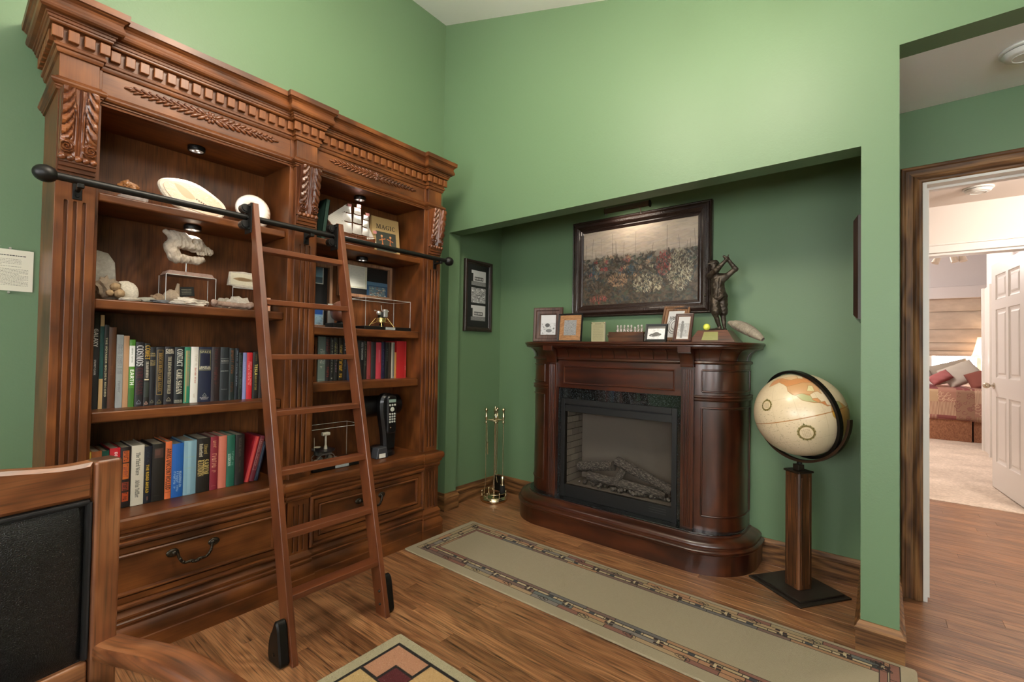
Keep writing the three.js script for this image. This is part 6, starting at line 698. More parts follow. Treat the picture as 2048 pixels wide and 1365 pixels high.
{ const t = thing('picture_light', 'slim brushed metal picture light over the painting', 'light'); const z = -2.865, y = 2.145, P = []; for (let k = 0; k <= 12; k++) { const a = 0.2 + k / 12 * (PI + 0.9); P.push([Math.cos(a) * 0.024, Math.sin(a) * 0.022]); } const s = new THREE.Shape(); P.forEach((p, i) => (i ? s.lineTo(p[0], p[1]) : s.moveTo(p[0], p[1]))); for (let k = 12; k >= 0; k--) s.lineTo(P[k][0] * 0.9, P[k][1] * 0.9); const g = ext(s, 0.315, 0, 'z'); g.rotateY(PI / 2); g.translate(-1.485, y, z); part(t, 'shade', g, M({ color: 0x6a645c, roughness: 0.3, metalness: 0.9 })); part(t, 'end_cap', [rod([-1.487, y, z], [-1.484, y, z], 0.0235, 0.0235, 20)], mIron); part(t, 'end_cap', [rod([-1.172, y, z], [-1.168, y, z], 0.0235, 0.0235, 20)], mIron); part(t, 'bulb', rod([-1.46, y - 0.002, z], [-1.195, y - 0.002, z], 0.008, 0.008, 12), M({ color: 0xffffff, emissive: 0xfff0dc, emissiveIntensity: 1.5 })); part(t, 'arm', [tube([[-1.27, y + 0.01, z - 0.02], [-1.27, y + 0.012, z - 0.07], [-1.27, 2.12, -2.962], [-1.27, 2.1, -2.96]], 0.005, 30, 8)], mNickel);
  const L = new THREE.RectAreaLight(0xfff0dc, 36, 0.28, 0.03); L.position.set(-1.327, y - 0.012, z); L.lookAt(-1.327, y - 0.6, z - 0.22); t.add(L); }
const mFrBrown = M({ map: woodTex([30, 16, 12], [48, 27, 20], [66, 40, 30], { s: 71, rings: 3, fine: 0.4 }), roughness: 0.4, clearcoat: 0.3 });
{ const t = thing('photo_frame', 'tall dark frame with three old photographs on the niche side wall', 'picture frame'); const x = -2.533; part(t, 'frame', W(frameMould(-2.863, -2.547, 1.324, 1.888, x, [[0, 0], [0, 0.022], [0.004, 0.026], [0.02, 0.026], [0.024, 0.018], [0.03, 0.017], [0.034, 0.012]], 'x'), 1), mFrBrown); part(t, 'mat', box(x + 0.002, x + 0.01, 1.34, 1.87, -2.848, -2.562), std(0x151716, 0.7)); for (const [k, a, b] of [['tri1', 1.69, 1.81], ['tri2', 1.552, 1.672], ['tri3', 1.41, 1.532]]) part(t, 'photograph', pX(k, x + 0.0106, -2.625, -2.793, a, b), mPrint); }
{ const t = thing('wall_frame', 'dark frame seen edge on at the right side wall of the niche', 'picture frame'); const g = frameMould(-2.95, -2.6, 1.345, 1.82, 0.066, [[0, 0], [0, 0.016], [0.01, 0.024], [0.022, 0.034], [0.034, 0.03], [0.04, 0.014]], 'x'); g.scale(-1, 1, 1); flip(g); part(t, 'frame', W(g, 1), mFrBrown); part(t, 'mat', box(-0.076, -0.066, 1.36, 1.8, -2.93, -2.62), std(0x2a2622, 0.6)); }
// standing frames on the mantel (local: faces +z, origin at base centre)
const MT = 1.2424; const standFrame = (label, x, z, w, h, yaw, lean, prof, mat, key, inner, matColor) => {
  const t = thing('standing_frame', label, 'picture frame', 'picture frames on the mantel'); t.userData.placed = true; const k = prof[prof.length - 1][0]; part(t, 'frame', [W(frameMould(-w / 2, w / 2, 0, h, -0.012, prof, 'z'), 1), W(box(-w / 2 + 0.001, w / 2 - 0.001, 0.001, h - 0.001, -0.014, -0.011), 1)], mat); if (inner) part(t, 'mat', [box(-w / 2 + k, w / 2 - k, k, h - k, -0.011, -0.0085)], matColor); const q = k + inner; part(t, 'photograph', pZ(key, -0.0078, -w / 2 + q, w / 2 - q, q, h - q), mPrintGloss); part(t, 'back_stand', box(-0.02, 0.02, 0.002, h * 0.7, -0.02, -0.015).rotateX(lean > 0.3 ? 0 : 0.0), mBlack);
  t.position.set(x, MT + 0.012 * Math.sin(lean) + 0.0006, z); t.rotation.order = 'YXZ'; t.rotation.set(-lean, yaw, 0); };
const pf = (w, d = 0.02) => [[0, 0], [0, d * 0.75], [w * 0.12, d], [w * 0.4, d * 0.9], [w * 0.5, d * 0.6], [w * 0.85, d * 0.5], [w, d * 0.25]], mTaupe = M({ map: woodTex([70, 50, 42], [92, 68, 58], [112, 86, 74], { s: 73, rings: 3, fine: 0.3 }), roughness: 0.45 }), mTan = M({ map: woodTex([150, 104, 62], [178, 128, 82], [196, 148, 100], { s: 75, rings: 3, fine: 0.3 }), roughness: 0.5 }), mOakFr = M({ map: woodTex([96, 62, 38], [128, 88, 56], [150, 106, 70], { s: 77, rings: 4, fine: 0.5 }), roughness: 0.45 });
standFrame('large taupe stepped frame at the left end of the mantel', -1.905, -2.79, 0.225, 0.252, 0.22, 0.06, pf(0.052, 0.026), mTaupe, 'p1', 0.002, std(0x2a2420, 0.7));
standFrame('black frame with a tan wood inner border left on the mantel', -1.695, -2.745, 0.187, 0.2, 0.08, 0.12, pf(0.012, 0.016), std(0x1c1a1a, 0.5), 'p2', 0.034, mTan);
standFrame('light brown wooden frame at the back of the right group', -1.01, -2.83, 0.165, 0.262, 0.05, 0.5, pf(0.032, 0.018), mOakFr, 'p3', 0.002, mTan);
standFrame('small black frame with a photo of a dark car', -1.062, -2.7, 0.135, 0.114, 0.1, 0.33, pf(0.012, 0.012), std(0x20211f, 0.35), 'p4', 0.004, std(0x151515, 0.6));
standFrame('narrow reddish brown frame with a standing figure photo', -0.91, -2.715, 0.104, 0.19, 0.1, 0.48, pf(0.017, 0.014), M({ color: 0x4a2f28, roughness: 0.4 }), 'p5', 0.002, mTan);
{ const t = thing('verse_plaque', 'small plaque of printed text with corner clips on the mantel', 'plaque'); part(t, 'plate', box(-1.537, -1.433, MT, MT + 0.136, -2.79, -2.776, 0.002), M({ color: 0x8e8a72, roughness: 0.3, clearcoat: 0.5 })); part(t, 'print', pZ('plaque', -2.7755, -1.533, -1.437, MT + 0.004, MT + 0.132), mPrintGloss); for (const x of [-1.531, -1.439]) for (const y of [MT + 0.006, MT + 0.13]) part(t, 'corner_clip', sph(0.005, x, y, -2.776, 8), mBrass); }
{ const t = thing('wooden_tray', 'dark wooden tray with rope handles on the mantel', 'tray'); const x0 = -1.405, x1 = -1.165, z0 = -2.85, z1 = -2.77; part(t, 'box', W([box(x0, x1, MT, MT + 0.008, z0, z1), box(x0, x1, MT + 0.008, MT + 0.066, z1 - 0.008, z1, 0.001), box(x0, x1, MT + 0.008, MT + 0.066, z0, z0 + 0.008, 0.001), box(x0, x0 + 0.008, MT + 0.008, MT + 0.066, z0 + 0.008, z1 - 0.008), box(x1 - 0.008, x1, MT + 0.008, MT + 0.066, z0 + 0.008, z1 - 0.008)], 0), mPost); for (const [x, s] of [[x0, -1], [x1, 1]]) part(t, 'rope_handle', tube([[x, MT + 0.045, -2.785], [x + s * 0.016, MT + 0.05, -2.79], [x + s * 0.02, MT + 0.035, -2.81], [x + s * 0.016, MT + 0.05, -2.83], [x, MT + 0.045, -2.835]], 0.005, 24, 6), std(0x8a7f6a, 0.9));
  const xs = [-1.358, -1.334, -1.31, -1.286, -1.262, -1.238, -1.216, -1.192]; xs.forEach((x, i) => { const ord = ['first', 'second', 'third', 'fourth', 'fifth', 'sixth', 'seventh', 'last'][i]; const b = thing('glass_vial', `${ord} clear crystal vial from the left in the wooden tray`, 'vial', 'glass vials in the wooden tray'); const h = i === 5 ? 0.094 : 0.106; part(b, 'bottle', lathe([[0, 0], [0.009, 0], [0.0095, 0.004], [0.0095, h - 0.03], [0.006, h - 0.018], [0.005, h - 0.012]], x, MT + 0.008, -2.81, 12), M({ color: 0xe6dcd8, transmission: 0.75, roughness: 0.12, thickness: 0, ior: 1.45 })); part(b, 'stopper', lathe([[0.005, h - 0.014], [0.0075, h - 0.009], [0.005, h - 0.003], [0, h]], x, MT + 0.008, -2.81, 10), M({ color: 0xefe9e4, transmission: 0.6, roughness: 0.1, thickness: 0 })); }); }
// golfer statue
{ const t = thing('golfer_statue', 'bronze statuette of a golfer in cap and knickers at the end of the swing', 'statue'); const zc = -2.83, by = MT + 0.07;
  const fr = (x0, x1, z0, z1, x2, x3, z2, z3) => { const b = [[x0, MT, z1], [x1, MT, z1], [x1, MT, z0], [x0, MT, z0]], u = [[x2, by, z3], [x3, by, z3], [x3, by, z2], [x2, by, z2]], P = []; for (let i = 0; i < 4; i++) { const j = (i + 1) % 4; P.push(...b[i], ...b[j], ...u[j], ...b[i], ...u[j], ...u[i]); } P.push(...u[0], ...u[1], ...u[2], ...u[0], ...u[2], ...u[3]); const g = new THREE.BufferGeometry(); g.setAttribute('position', new THREE.Float32BufferAttribute(P, 3)); g.computeVertexNormals(); return g; };
  part(t, 'base', W(fr(-0.875, -0.625, -2.94, -2.735, -0.835, -0.675, -2.905, -2.775), 0), M({ map: woodTex([70, 36, 24], [100, 56, 38], [126, 76, 54], { s: 81, rings: 3, fine: 0.3 }), roughness: 0.35, clearcoat: 0.4 })); part(t, 'name_plate', quad([-0.805, MT + 0.012, -2.7405], [-0.715, MT + 0.012, -2.7405], [-0.722, MT + 0.06, -2.7675], [-0.798, MT + 0.06, -2.7675], prints.goldplate), mPrintGloss);
  const mBz = M({ map: dataTex(128, 128, (u, v) => { const k = fbm(u, v, 8, 8, 4, 3); return mix3([38, 32, 26], [92, 80, 66], k); }, { repeat: [6, 6] }), roughness: 0.42, metalness: 0.55 });
  part(t, 'ground', rock(0.06, -0.755, by + 0.004, zc, { sx: 1, sy: 0.14, sz: 0.7, amp: 0.15, n: 3, s: 90 }), mBz);
  const q = (x, y, z = 0) => [x, y, zc + z]; const f = (p) => {
    let d = capD(p, q(-0.738, 1.515), q(-0.742, 1.59), 0.036, 0.035); d = smin(d, capD(p, q(-0.77, 1.628), q(-0.706, 1.62), 0.024, 0.023), 0.022);
    const sk = Math.max(capD(p, q(-0.742, 1.56), q(-0.734, 1.505), 0.034, 0.047), 1.497 - p[1] + 0.012 * Math.sin(p[0] * 90 + 1)); d = smin(d, sk, 0.006); const lap = capD(p, q(-0.72, 1.62, 0.03), q(-0.728, 1.51, 0.046), 0.006, 0.006); d = Math.max(d, -lap + 0.001);
    d = smin(d, capD(p, q(-0.755, 1.5, 0.012), q(-0.744, 1.42, 0.026), 0.027, 0.027), 0.008); d = smin(d, capD(p, q(-0.718, 1.5, -0.008), q(-0.716, 1.42, -0.016), 0.027, 0.026), 0.008);
    d = smin(d, capD(p, q(-0.744, 1.4, 0.026), q(-0.727, 1.332, 0.012), 0.016, 0.009), 0.005); d = smin(d, capD(p, q(-0.716, 1.4, -0.016), q(-0.706, 1.332, -0.01), 0.016, 0.009), 0.005); d = smin(d, capD(p, q(-0.725, 1.32, 0.012), q(-0.756, 1.317, 0.024), 0.009, 0.008), 0.005); d = smin(d, capD(p, q(-0.706, 1.322, -0.012), q(-0.696, 1.317, 0.014), 0.009, 0.008), 0.005);
    d = smin(d, capD(p, q(-0.75, 1.645), q(-0.757, 1.68), 0.012, 0.011), 0.006); let hd = capD(p, q(-0.76, 1.685, 0.006), q(-0.762, 1.702, 0.002), 0.0185, 0.0205); hd = smin(hd, Math.hypot(p[0] + 0.771, p[1] - 1.69, p[2] - zc - 0.022) - 0.005, 0.005); hd = smin(hd, capD(p, q(-0.763, 1.673, 0.018), q(-0.77, 1.672, 0.018), 0.006, 0.005), 0.006); const cap = Math.max(Math.hypot((p[0] + 0.763) / 1.2, p[1] - 1.704, (p[2] - zc) / 1.2) - 0.0225, 1.703 - p[1]); hd = Math.min(hd, cap); hd = smin(hd, capD(p, q(-0.776, 1.704, 0.018), q(-0.788, 1.699, 0.026), 0.009, 0.005), 0.004); d = smin(d, hd, 0.003);
    d = smin(d, capD(p, q(-0.782, 1.63, 0.014), q(-0.74, 1.657, 0.046), 0.019, 0.015), 0.01); d = smin(d, capD(p, q(-0.74, 1.657, 0.046), q(-0.694, 1.708, 0.03), 0.0145, 0.0095), 0.005); d = smin(d, capD(p, q(-0.7, 1.622, -0.004), q(-0.648, 1.662, -0.004), 0.018, 0.0145), 0.01); d = smin(d, capD(p, q(-0.648, 1.662, -0.004), q(-0.679, 1.713, 0.02), 0.0135, 0.009), 0.005);
    d = smin(d, Math.hypot(p[0] + 0.685, p[1] - 1.722, p[2] - zc - 0.025) - 0.0115, 0.005); for (let k = 0; k < 4; k++) d = smin(d, capD(p, q(-0.681 - k * 0.004, 1.715 + k * 0.006, 0.035), q(-0.694 - k * 0.003, 1.718 + k * 0.006, 0.034), 0.0045, 0.004), 0.002);
    return d + 0.0055 * (n3(p[0] * 85 + 90, p[1] * 85, p[2] * 85 + 300) - 0.5); };
  part(t, 'golfer', sdfGeo(f, [-0.725, 1.53, zc], 0.226, 118), mBz); part(t, 'golf_club', [rod(q(-0.676, 1.742, 0.03), q(-0.69, 1.716, 0.03), 0.003, 0.003, 8), rod(q(-0.69, 1.716, 0.02), q(-0.79, 1.602, -0.055), 0.0028, 0.0024, 8), rod(q(-0.79, 1.602, -0.055), q(-0.828, 1.54, -0.07), 0.0024, 0.0022, 8), sph(0.009, -0.832, 1.531, zc - 0.07, 10, 0.8, 1.2, 0.7)], mBz, 'golf club over the shoulder');
  single('golf_ball', 'bright yellow ball resting on the statue base', 'ball', sph(0.0195, -0.79, by + 0.0195, -2.79, 24), M({ color: new THREE.Color().setRGB(0.72, 0.76, 0.1), roughness: 0.45 }));
  const P = [], nT = 60, nA = 20, A = V3(-0.672, 1.356, -2.8), B = V3(-0.49, 1.258, -2.745), dr = B.clone().sub(A).normalize(), n1 = V3(0, 1, 0).cross(dr).normalize(), n2 = dr.clone().cross(n1); const pt = (i, j) => { const u = i / nT, a = j / nA * 2 * PI, r = 0.037 * Math.pow(Math.sin(PI * (0.06 + 0.9 * u)), 0.5) * (1 + (u > 0.22 && u < 0.72 ? 0.07 * Math.sin(u * 120) : 0)) * (u < 0.14 ? 0.85 : 1); const c = A.clone().lerp(B, u); c.y -= 0.012 * Math.sin(u * PI) * -1; return c.addScaledVector(n1, Math.cos(a) * r * 1.05).addScaledVector(n2, Math.sin(a) * r * 0.8).toArray(); }; for (let i = 0; i < nT; i++) for (let j = 0; j < nA; j++) { const a = pt(i, j), b = pt(i + 1, j), c = pt(i + 1, j + 1), d = pt(i, j + 1); P.push(...a, ...c, ...b, ...a, ...d, ...c); } const g = new THREE.BufferGeometry(); g.setAttribute('position', new THREE.Float32BufferAttribute(P, 3)); single('golf_club_cover', 'grey ribbed knitted club cover hanging off the mantel end', 'club cover', W(toCreasedNormals(g, 0.8), 0), M({ map: tStone, color: new THREE.Color().setRGB(0.62, 0.56, 0.46), roughness: 0.95 }));
}

// ---------------------------------------------------------------- floor globe
seed(71);
const globeTex = canvasTex(1024, 512, (g, w, h) => {
  g.fillStyle = '#d9c5a4'; g.fillRect(0, 0, w, h); const X = (lo) => (lo + 180) / 360 * w, Y = (la) => (90 - la) / 180 * h;
  for (let k = 0; k < 2600; k++) { g.globalAlpha = 0.35; g.fillStyle = rnd() < 0.5 ? '#e2d0b2' : '#c8b292'; const y = rnd() * h; g.fillRect(rnd() * w, y, rr(2, 10), rr(1, 5)); } g.globalAlpha = 1;
  const land = (pts, c, st = '#9a7448') => { g.beginPath(); pts.forEach((p, i) => (i ? g.lineTo(X(p[0]), Y(p[1])) : g.moveTo(X(p[0]), Y(p[1])))); g.closePath(); g.fillStyle = c; g.fill(); g.strokeStyle = st; g.lineWidth = 1.3; g.stroke(); };
  land([[-168, 66], [-162, 55], [-150, 60], [-140, 60], [-130, 54], [-124, 48], [-124, 40], [-120, 34], [-114, 30], [-110, 23], [-105, 20], [-97, 16], [-92, 15], [-88, 16], [-90, 21], [-97, 22], [-97, 28], [-90, 30], [-84, 30], [-81, 25], [-80, 31], [-75, 36], [-70, 42], [-60, 46], [-56, 52], [-64, 60], [-78, 62], [-85, 56], [-94, 60], [-85, 68], [-100, 70], [-125, 71], [-156, 71]], '#c98a58');
  land([[-124, 48], [-95, 49], [-83, 46], [-75, 45], [-70, 43], [-75, 36], [-80, 31], [-81, 25], [-84, 30], [-90, 30], [-97, 28], [-106, 32], [-117, 32], [-124, 40]], '#c79a6c'); land([[-117, 32], [-106, 32], [-97, 26], [-97, 20], [-92, 15], [-105, 20], [-110, 23], [-114, 30]], '#a9a878'); land([[-141, 70], [-141, 60], [-165, 54], [-168, 66], [-156, 71]], '#d09468'); land([[-135, 69], [-110, 60], [-95, 60], [-85, 68], [-100, 70], [-125, 71]], '#d8b48a'); land([[-98, 34], [-90, 42], [-84, 40], [-88, 31]], '#d8cc9a');
  land([[-92, 15], [-83, 15], [-83, 10], [-78, 8], [-83, 8], [-88, 13]], '#c07a4a'); land([[-78, 8], [-72, 12], [-62, 10], [-50, 0], [-35, -6], [-39, -18], [-48, -26], [-58, -38], [-66, -46], [-70, -53], [-74, -46], [-71, -30], [-71, -18], [-80, -6], [-80, 1]], '#b98a4c'); land([[-80, 1], [-80, -6], [-71, -18], [-68, -12], [-72, -2]], '#c99a3a'); land([[-72, 12], [-62, 10], [-60, 2], [-70, 0]], '#a0a070');
  land([[113, -22], [122, -18], [131, -12], [137, -12], [142, -11], [146, -19], [153, -26], [150, -37], [140, -38], [130, -32], [115, -34]], '#c8a868'); land([[167, -46], [174, -41], [178, -38], [174, -36], [171, -43]], '#b8a870'); land([[-50, 60], [-42, 60], [-22, 70], [-30, 82], [-60, 82], [-70, 77], [-55, 70]], '#d8c8a8'); land([[-17, 15], [-10, 30], [10, 37], [30, 31], [43, 11], [51, 11], [40, -15], [32, -28], [20, -35], [12, -18], [9, 4], [-8, 5]], '#c8a060'); land([[-9, 38], [0, 48], [10, 55], [25, 70], [60, 70], [110, 76], [170, 68], [160, 60], [140, 54], [128, 38], [120, 24], [105, 10], [90, 22], [77, 8], [70, 22], [57, 25], [40, 30], [28, 40], [10, 44]], '#bca070');
  for (let la = -60; la <= 60; la += 30) { g.strokeStyle = 'rgba(120,96,64,0.25)'; g.lineWidth = 1; g.beginPath(); g.moveTo(0, Y(la)); g.lineTo(w, Y(la)); g.stroke(); } for (let lo = -180; lo < 180; lo += 30) { g.beginPath(); g.moveTo(X(lo), 0); g.lineTo(X(lo), h); g.stroke(); }
  g.strokeStyle = '#9a5a1e'; g.lineWidth = 2.4; g.beginPath(); g.moveTo(0, Y(0)); g.lineTo(w, Y(0)); g.stroke();
  const cart = (lo, la, rx, ry) => { for (const [k, c, lw] of [[1, '#6a5a2c', 4], [1.14, '#8a7a44', 2], [0.9, '#8a7a44', 1.4]]) { g.strokeStyle = c; g.lineWidth = lw; g.beginPath(); g.ellipse(X(lo), Y(la), rx * k, ry * k, 0, 0, 7); g.stroke(); } g.fillStyle = '#5f5a2c'; for (let k = 0; k < 14; k++) { const a = k / 14 * 6.28; g.beginPath(); g.arc(X(lo) + Math.cos(a) * rx * 1.14, Y(la) + Math.sin(a) * ry * 1.14, 2.2, 0, 7); g.fill(); } g.fillStyle = '#8a7550'; for (let r = 0; r < 6; r++) for (let k = 0; k < 5; k++) g.fillRect(X(lo) - rx * 0.55 + k * rx * 0.23, Y(la) - ry * 0.5 + r * ry * 0.2, rx * 0.16, 1.2); g.beginPath(); g.moveTo(X(lo), Y(la) - ry * 1.5); g.lineTo(X(lo) - 5, Y(la) - ry * 1.1); g.lineTo(X(lo) + 5, Y(la) - ry * 1.1); g.fillStyle = '#5f5a2c'; g.fill(); };
  cart(-118, -20, 27, 27); cart(-160, 25, 22, 19);
  g.fillStyle = 'rgba(110,92,66,0.55)'; for (let k = 0; k < 420; k++) { const lo = rr(-180, -80), la = rr(-55, 20); if (rnd() < 0.8) { g.fillRect(X(lo > -150 ? lo - rr(10, 60) : lo), Y(la), rr(2, 6), 1); } }
});
{ const t = thing('floor_globe', 'large antique style globe on a square wooden pedestal', 'globe'); const gc = V3(-0.322, 0.879, -2.742), R = 0.2065, px0 = -0.325, pz0 = -2.735, ry0 = -0.62;
  const plate = (s, y0, y1, r) => { const g = box(-s / 2, s / 2, y0, y1, -s / 2, s / 2, r); g.rotateY(ry0); g.translate(px0 - 0.003, 0, pz0 - 0.02); return g; };
  part(t, 'base_plate', [plate(0.315, 0, 0.009, 0.003), plate(0.275, 0.009, 0.02, 0.003)], M({ color: 0x241e19, roughness: 0.4 }));
  const pole = []; { const s = poly([[-0.043, -0.036], [-0.036, -0.043], [0.036, -0.043], [0.043, -0.036], [0.043, 0.036], [0.036, 0.043], [-0.036, 0.043], [-0.043, 0.036]]); const g = ext(s, 0.57, 0.02, 'y', 0.002); pole.push(W(g, 1)); for (const a of [0, 1, 2, 3]) for (const d of [-0.024, 0.024]) { const b = box(d - 0.0035, d + 0.0035, 0.045, 0.57, 0.0425, 0.0455, 0.001); b.rotateY(a * PI / 2); pole.push(W(b, 1)); } pole.forEach((q) => { q.rotateY(ry0); q.translate(px0, 0, pz0); }); }
  part(t, 'pedestal', pole, mPost); const cap = [box(-0.047, 0.047, 0.59, 0.6, -0.047, 0.047, 0.003), box(-0.018, 0.018, 0.6, 0.628, -0.018, 0.018, 0.003)]; cap.forEach((q) => { q.rotateY(ry0); q.translate(px0, 0, pz0); }); part(t, 'pedestal_cap', cap, M({ color: 0x2c241c, roughness: 0.4, metalness: 0.3 }));
  const a = V3(0.9, 0, 0.436).normalize(), B0 = new THREE.Matrix4().makeBasis(a, V3(0, 1, 0), a.clone().cross(V3(0, 1, 0)));
  const ringB = new THREE.Matrix4(); { const pole = V3(-0.29, 0.956, 0.034).normalize(), e = V3(0.748, 0.204, 0.629), e2 = e.addScaledVector(pole, -e.dot(pole)).normalize(); ringB.makeBasis(e2, pole, e2.clone().cross(pole)); }
  const band = (r0, r1, hw, t0, t1, seg, B = B0) => { const P = []; const pt = (th, r, q) => { const v = V3(Math.cos(th) * r, Math.sin(th) * r, q).applyMatrix4(B).add(gc); return v.toArray(); }; for (let i = 0; i < seg; i++) { const A = lerp(t0, t1, i / seg), C = lerp(t0, t1, (i + 1) / seg), qd = (r, q, r2, q2) => { const p1 = pt(A, r, q), p2 = pt(C, r, q), p3 = pt(C, r2, q2), p4 = pt(A, r2, q2); P.push(...p1, ...p2, ...p3, ...p1, ...p3, ...p4); }; qd(r1, -hw, r1, hw); qd(r0, hw, r0, -hw); qd(r1, hw, r0, hw); qd(r0, -hw, r1, -hw); } for (const A of [t0, t1]) { P.push(...pt(A, r0, -hw), ...pt(A, r1, -hw), ...pt(A, r1, hw), ...pt(A, r0, -hw), ...pt(A, r1, hw), ...pt(A, r0, hw)); } const g = new THREE.BufferGeometry(); g.setAttribute('position', new THREE.Float32BufferAttribute(P, 3)); return ng(toCreasedNormals(g, 0.6)); };
  part(t, 'meridian_ring', band(0.2115, 0.2255, 0.0105, 0, 2 * PI, 72, ringB), M({ color: 0x1a1715, roughness: 0.35, metalness: 0.5 }), 'dark metal meridian ring'); part(t, 'cradle_arm', [band(0.2275, 0.2395, 0.012, -PI - 0.02, 0.02, 48)], M({ color: new THREE.Color().setRGB(0.075, 0.042, 0.026), roughness: 0.3, metalness: 0.6 }), 'bronze half ring'); part(t, 'neck', cyl(0.012, 0.012, 0.022, gc.x, 0.625, gc.z), mIron);
  const s = part(t, 'sphere', new THREE.SphereGeometry(R, 64, 40), M({ map: globeTex, roughness: 0.32, clearcoat: 0.35, clearcoatRoughness: 0.2 })); s.position.copy(gc); s.quaternion.setFromAxisAngle(V3(0.118, 0, 0.993).normalize(), 0.3).multiply(new THREE.Quaternion().setFromAxisAngle(V3(0, 1, 0), 37 * PI / 180)); for (const e of [1, -1]) { const ax = V3(0, e, 0).applyQuaternion(s.quaternion).multiplyScalar(0.2145).add(gc); part(t, 'axis_pin', sph(0.007, ax.x, ax.y, ax.z, 10), mBrass); } }
// ---------------------------------------------------------------- fire tools
{ const bx = -2.372, bz = -2.765; const t = thing('fire_tool_stand', 'brass round stand for fireplace tools in the niche corner', 'tool stand'); part(t, 'tray', lathe([[0, 0], [0.098, 0], [0.106, 0.006], [0.106, 0.022], [0.1, 0.026], [0.096, 0.03], [0.092, 0.04], [0.05, 0.046], [0, 0.048]], bx, 0, bz, 44), mBrass); part(t, 'gallery_rail', new THREE.TorusGeometry(0.094, 0.003, 8, 48).rotateX(PI / 2).translate(bx, 0.066, bz), mBrass); for (let k = 0; k < 6; k++) { const a = k * PI / 3 + 0.4; part(t, 'gallery_post', lathe([[0.004, 0.034], [0.006, 0.04], [0.003, 0.05], [0.005, 0.066], [0.006, 0.07], [0.005, 0.076], [0, 0.08]], bx + Math.cos(a) * 0.094, 0, bz + Math.sin(a) * 0.094, 10), mBrass); }
  part(t, 'column', [cyl(0.006, 0.006, 0.57, bx, 0.045, bz), lathe([[0.006, 0.6], [0.012, 0.61], [0.008, 0.62], [0.011, 0.64], [0.014, 0.655], [0.007, 0.672], [0.012, 0.678], [0.007, 0.686], [0.015, 0.7], [0.015, 0.71], [0.006, 0.722], [0.008, 0.728], [0.004, 0.735], [0, 0.737]], bx, 0, bz, 18)], mBrass); part(t, 'hanger', [new THREE.TorusGeometry(0.055, 0.003, 6, 36).rotateX(PI / 2).translate(bx, 0.628, bz), ...[0, 1, 2, 3].map((k) => rod([bx, 0.63, bz], [bx + Math.cos(k * PI / 2 + 0.7) * 0.06, 0.628, bz + Math.sin(k * PI / 2 + 0.7) * 0.06], 0.003))], mBrass);
  const rt = V3(0.78, 0, -0.625), tool = (name, label, o, f, geo) => { const x = bx + rt.x * o + 0.62 * f, z = bz + rt.z * o + 0.78 * f, k = thing(name, label, 'fire tool', 'brass fire tools'); part(k, 'handle', lathe([[0, 0.60], [0.011, 0.602], [0.011, 0.612], [0.005, 0.618], [0.011, 0.642], [0.012, 0.655], [0.006, 0.676], [0.01, 0.682], [0.006, 0.69], [0.0135, 0.704], [0.0135, 0.712], [0.005, 0.722], [0, 0.725]], x, 0, z, 16), mBrass); geo(k, x, z); };
  tool('fire_tongs', 'brass fire tongs hanging at the left of the tool stand', -0.07, 0.0, (k, x, z) => { part(k, 'arm', [rod([x, 0.6, z], [x + 0.004, 0.14, z], 0.0035), rod([x + 0.004, 0.14, z], [x - 0.012, 0.05, z], 0.003, 0.004)], mBrass); part(k, 'arm', [rod([x + 0.012, 0.6, z + 0.004], [x + 0.02, 0.46, z + 0.004], 0.004, 0.003), rod([x + 0.016, 0.46, z + 0.004], [x + 0.026, 0.455, z + 0.004], 0.007), rod([x + 0.02, 0.45, z + 0.004], [x + 0.024, 0.36, z + 0.004], 0.007, 0.004)], mBrass); });
  tool('fire_brush', 'brass hearth brush with black bristles on the tool stand', 0.066, 0.0, (k, x, z) => { part(k, 'shaft', rod([x, 0.6, z], [x, 0.19, z], 0.0035), mBrass); part(k, 'ferrule', lathe([[0.006, 0.19], [0.014, 0.185], [0.018, 0.15], [0.016, 0.125], [0.02, 0.12]].reverse(), x, 0, z, 16), mBrass); part(k, 'bristles', lathe([[0.0, 0.052], [0.024, 0.05], [0.022, 0.08], [0.017, 0.122]], x, 0, z, 18), std(0x0d0c0b, 0.95), 'black bristles'); });
  tool('fire_shovel', 'brass and black hearth shovel behind the stand column', 0.016, -0.045, (k, x, z) => { part(k, 'shaft', rod([x, 0.6, z], [x, 0.2, z], 0.0035), mBrass); part(k, 'blade', [box(x - 0.04, x + 0.04, 0.06, 0.18, z - 0.012, z - 0.008, 0.003)], mIron); });
  tool('fire_poker', 'brass poker with a forked tip before the stand column', 0.008, 0.03, (k, x, z) => { part(k, 'shaft', rod([x, 0.6, z], [x, 0.24, z], 0.0035), mBrass); part(k, 'fork', [rod([x, 0.24, z], [x - 0.014, 0.13, z + 0.004], 0.003), rod([x, 0.24, z], [x + 0.02, 0.15, z - 0.004], 0.003), tube([[x - 0.014, 0.13, z + 0.004], [x - 0.022, 0.1, z + 0.004], [x - 0.014, 0.085, z + 0.004], [x - 0.004, 0.1, z + 0.004]], 0.003, 20, 6)], mBrass); }); }
